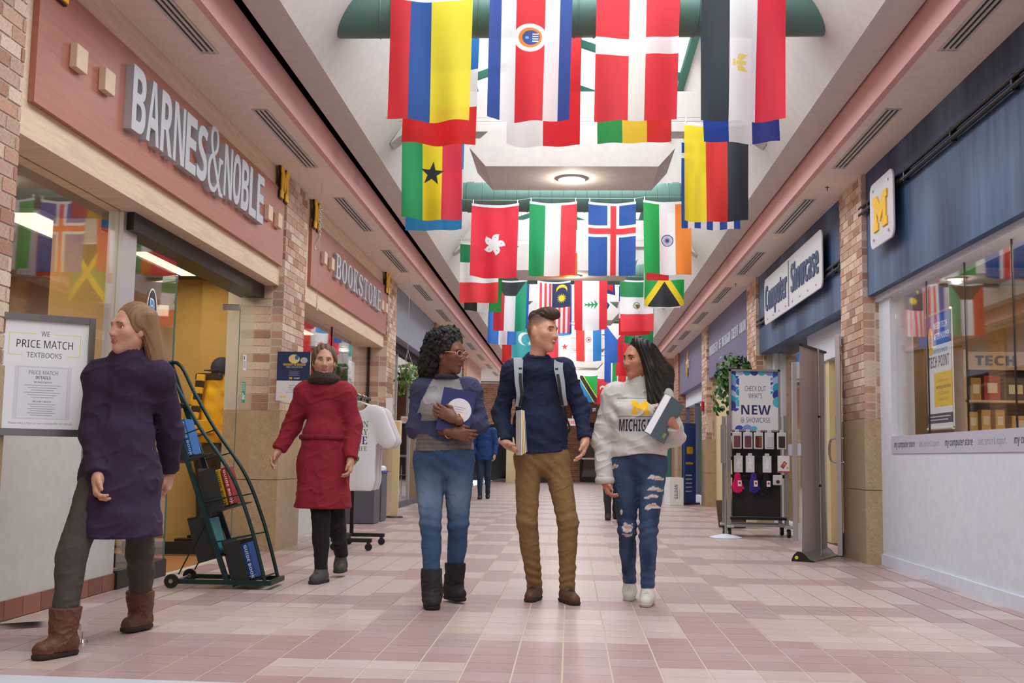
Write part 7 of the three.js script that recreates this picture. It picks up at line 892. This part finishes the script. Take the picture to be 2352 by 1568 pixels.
{ // woman in the purple coat, striding by the price sign
  const J = { neck: [0.085, 1.335, -0.02], shA: [-0.045, 1.25, 0.0], shB: [0.215, 1.255, -0.05], elA: [-0.045, 0.99, 0.03], elB: [0.235, 0.99, -0.2], wrA: [0.045, 0.78, 0.17], wrB: [0.2, 0.8, -0.3], hipA: [0.0, 0.79, 0.02], hipB: [0.15, 0.79, -0.06], knA: [-0.045, 0.44, 0.2], knB: [0.1, 0.41, -0.24], anA: [-0.028, 0.11, 0.28], anB: [0.03, 0.12, -0.46], toeA: [-0.085, 0.01, 0.41], toeB: [0.0, 0.012, -0.34] };
  const P = passer({ label: 'woman in a long dark purple coat and brown boots striding past the price sign', base: [-2.2, 0, -5.15], J, coat: [48, 29, 60], hem: 0.5, hemX: 0.0, hemW: 0.19, coatW: 0.135, coatFlat: 0.85, trouserY: 0.19, trousers: [70, 66, 62], brow: [110, 84, 60], head: { c: [0.09, 1.475, 0.0], yaw: -0.55, pitch: -0.05, s: 0.94, jaw: 0.96 }, hands: [[J.wrA, [0.15, -0.9, 0.35], [0.9, 0.1, -0.3], 1, 0.6, 0.3, 0.95], [J.wrB, [-0.05, -0.95, -0.2], [-0.9, 0.1, 0.1], -1, 0.5, 0.3, 0.95]], paint: (a, b, c) => ((b > 0.07 && c < 0.06) || c < -0.03 ? lin(150, 116, 84) : null) });
  for (const [an, toe, kn, y0] of [[J.anA, J.toeA, J.knA, 0], [J.anB, J.toeB, J.knB, 0.004]]) { const dir = V3(toe).sub(V3(an)); dir.y = 0; dir.normalize(); const tp = lerp3(an, kn, 0.3), tip = [toe[0] - dir.x * 0.035, y0 + 0.037, toe[2] - dir.z * 0.035], hl = [an[0] - dir.x * 0.035, y0 + 0.045, an[2] - dir.z * 0.035], f0 = union([cap([an[0], y0 + 0.08, an[2]], tp, 0.058, 0.07), cap(hl, tip, 0.045, 0.038)], 0.03), lo = [Math.min(hl[0], tip[0], tp[0]) - 0.1, -0.01, Math.min(hl[2], tip[2], tp[2]) - 0.1], hi = [Math.max(hl[0], tip[0], tp[0]) + 0.1, tp[1] + 0.1, Math.max(hl[2], tip[2], tp[2]) + 0.1], m = mesh('boot', net((x, y, z) => Math.max(f0(x, y, z) + wr(x, y, z, 16, 0.005), y0 + 0.02 - y, y - tp[1]), lo, hi, 0.007), std(col(96, 58, 40), 0.6), P.g), so = cap([hl[0], y0 + 0.018, hl[2]], [tip[0], y0 + 0.018, tip[2]], 0.047, 0.042); mesh('sole', net((x, y, z) => Math.max(so(x, y, z), y - y0 - 0.024, y0 + 0.001 - y), lo, hi, 0.007), std(col(44, 34, 30), 0.8), m); }
  const W = P.HF.world, fs = [ell(W(0, 0.04, -0.03), [0.095, 0.105, 0.1])]; for (let i = 0; i < 22; i++) { const t = i / 21, a = mix(-1.9, 1.9, t), root = W(0.07 * Math.sin(a), 0.07, -0.04 - 0.04 * Math.cos(a)), end = add3(root, [0.05 * Math.sin(i * 3) + 0.04, -0.27 - 0.05 * Math.sin(i * 5), -0.03 - 0.02 * Math.cos(a)]); fs.push(cap(root, end, 0.03, 0.014)); } const f0 = union(fs, 0.02), face = placed(ell([0, -0.035, 0.085], [0.073, 0.12, 0.083]), [0.09, 1.475, 0], -0.55, -0.05, 0); mesh('hair', net((x, y, z) => smax(f0(x, y, z) + 0.0015 * Math.sin((x + z) * 300 + y * 30 + 4 * noise3(x * 30, y * 8, z * 30)), -face(x, y, z), 0.012), [-0.12, 1.08, -0.24], [0.32, 1.64, 0.16], 0.0075), std(col(134, 102, 72), 0.6), P.g);
}
{ // woman in the red coat
  const J = { neck: [-0.025, 1.42, -0.02], shA: [-0.165, 1.335, -0.02], shB: [0.12, 1.34, -0.02], elA: [-0.265, 1.09, -0.05], elB: [0.19, 1.09, -0.03], wrA: [-0.335, 0.915, 0.02], wrB: [0.2, 0.86, 0.08], hipA: [-0.09, 0.84, 0], hipB: [0.07, 0.84, -0.02], knA: [0.0, 0.46, 0.06], knB: [0.06, 0.46, -0.14], anA: [-0.002, 0.1, 0.0], anB: [0.05, 0.17, -0.42], toeA: [-0.03, 0.0, 0.13], toeB: [0.05, 0.03, -0.33] };
  const P = passer({ label: 'woman in a knee length red coat and black leggings walking past the shirts', base: [-1.75, 0, -7.85], J, coat: [138, 26, 44], hem: 0.52, hemW: 0.2, coatW: 0.15, coatFlat: 1.15, trousers: [26, 24, 28], brow: [90, 70, 60], head: { c: [-0.03, 1.56, 0.0], yaw: 0.25, pitch: -0.05, s: 0.93, jaw: 0.96 }, hands: [[J.wrA, [-0.35, -0.8, 0.3], [0.8, -0.2, 0.1], 1, 0.4, 0.4, 0.93], [J.wrB, [0, -0.95, 0.2], [-0.9, 0.1, 0.1], -1, 0.5, 0.3, 0.93]], paint: (a, b, c) => ((b > 0.07 && c < 0.06) || c < -0.03 ? lin(110, 84, 66) : null) });
  shoe(P, J.anA, J.toeA, [66, 66, 68], [40, 40, 42], { top: 0.22, lace: [110, 110, 112], w: 1.05 }); shoe(P, J.anB, J.toeB, [66, 66, 68], [40, 40, 42], { top: 0.2, y: 0.03, lace: [110, 110, 112], w: 1.05 });
  const W = P.HF.world, f0 = union([ell(W(0, 0.04, -0.03), [0.092, 0.1, 0.1]), ell(W(0, -0.03, -0.06), [0.085, 0.08, 0.07])], 0.04), face = placed(ell([0, -0.035, 0.085], [0.07, 0.12, 0.083]), [-0.03, 1.56, 0], 0.25, -0.05, 0); mesh('hair', net((x, y, z) => smax(f0(x, y, z) + 0.004 * Math.sin(x * 190 + y * 60), -face(x, y, z), 0.012), [-0.2, 1.4, -0.2], [0.14, 1.72, 0.14], 0.0075), std(col(96, 74, 60), 0.65), P.g);
  const sc = new THREE.TorusGeometry(0.078, 0.038, 14, 40); sc.rotateX(Math.PI / 2 - 0.12); sc.scale(1, 1.15, 1); sc.translate(J.neck[0], J.neck[1] + 0.012, J.neck[2] + 0.012); const p = sc.attributes.position; for (let i = 0; i < p.count; i++) p.setY(i, p.getY(i) + wr(p.getX(i), p.getY(i), p.getZ(i), 16, 0.008)); sc.computeVertexNormals(); mesh('scarf', sc, std(col(62, 46, 40), 0.9), P.g);
  mesh('belt', (() => { const t = new THREE.TorusGeometry(0.168, 0.012, 8, 36); t.scale(1, 0.82, 1.6); t.rotateX(Math.PI / 2); t.translate(P.ws[0], 1.02, P.ws[2]); return t; })(), std(col(120, 20, 38), 0.9), P.g);
}
{ // distant walkers
  const mk = (lab, base, s, coat, tr, hair, yaw, hem, sway) => {
    const q = (x, y, z) => [x * s, y * s, z * s]; const J = { neck: q(0, 1.47, -0.02), shA: q(-0.18, 1.39, -0.02), shB: q(0.18, 1.39, -0.02), elA: q(-0.23, 1.13, -0.04), elB: q(0.23, 1.13, -0.04), wrA: q(-0.22, 0.9, 0.08), wrB: q(0.22, 0.9, 0.06), hipA: q(-0.09, 0.88, 0), hipB: q(0.09, 0.88, 0), knA: q(-0.07, 0.47, 0.06), knB: q(0.08, 0.48, -0.06 + sway), anA: q(-0.06, 0.09, 0.08), anB: q(0.07, 0.13, -0.3), toeA: q(-0.07, 0.0, 0.22), toeB: q(0.08, 0.01, -0.19) };
    const P = passer({ label: lab, base, J, coat, hem: hem * s, hemW: 0.16 * s, coatW: 0.155 * s, trousers: tr, cell: 0.02, fine: 0.008, fineHand: 0.008, head: { c: q(0, 1.61, 0.01), yaw, pitch: 0, s: 0.98 * s, jaw: 1 }, hands: [[J.wrA, [0, -0.95, 0.2], [0.9, 0, 0], 1, 0.5, 0.3], [J.wrB, [0, -0.95, 0.2], [-0.9, 0, 0], -1, 0.5, 0.3]], paint: (a, b, c) => ((b > 0.06 && c < 0.06) || c < -0.03 ? lin(...hair) : null) });
    shoe(P, J.anA, J.toeA, [50, 46, 44], [30, 28, 28], { top: 0.1 }); shoe(P, J.anB, J.toeB, [50, 46, 44], [30, 28, 28], { top: 0.1, y: 0.004 });
    const c = q(0, 1.61, 0.01), f0 = union([ell([c[0], c[1] + 0.05, c[2] - 0.02], [0.085, 0.085, 0.1])], 0.02), face = ell([c[0], c[1] - 0.035, c[2] + 0.085], [0.075, 0.12, 0.08]); mesh('hair', net((x, y, z) => smax(f0(x, y, z), -face(x, y, z), 0.01), [c[0] - 0.12, c[1] - 0.06, c[2] - 0.15], [c[0] + 0.12, c[1] + 0.17, c[2] + 0.13], 0.01), std(col(...hair), 0.7), P.g);
  };
  mk('distant man in a bright blue jacket and jeans walking behind the woman with glasses', [-1.86, 0, -23.8], 1.04, [30, 66, 128], [44, 58, 84], [60, 44, 36], 0.1, 0.8, 0);
  mk('distant person in dark clothes mostly hidden behind the woman in the sweatshirt', [0.62, 0, -16.7], 0.98, [40, 40, 46], [48, 48, 54], [50, 40, 36], 0, 0.75, 0.02);
}
renderer.render(scene, camera);
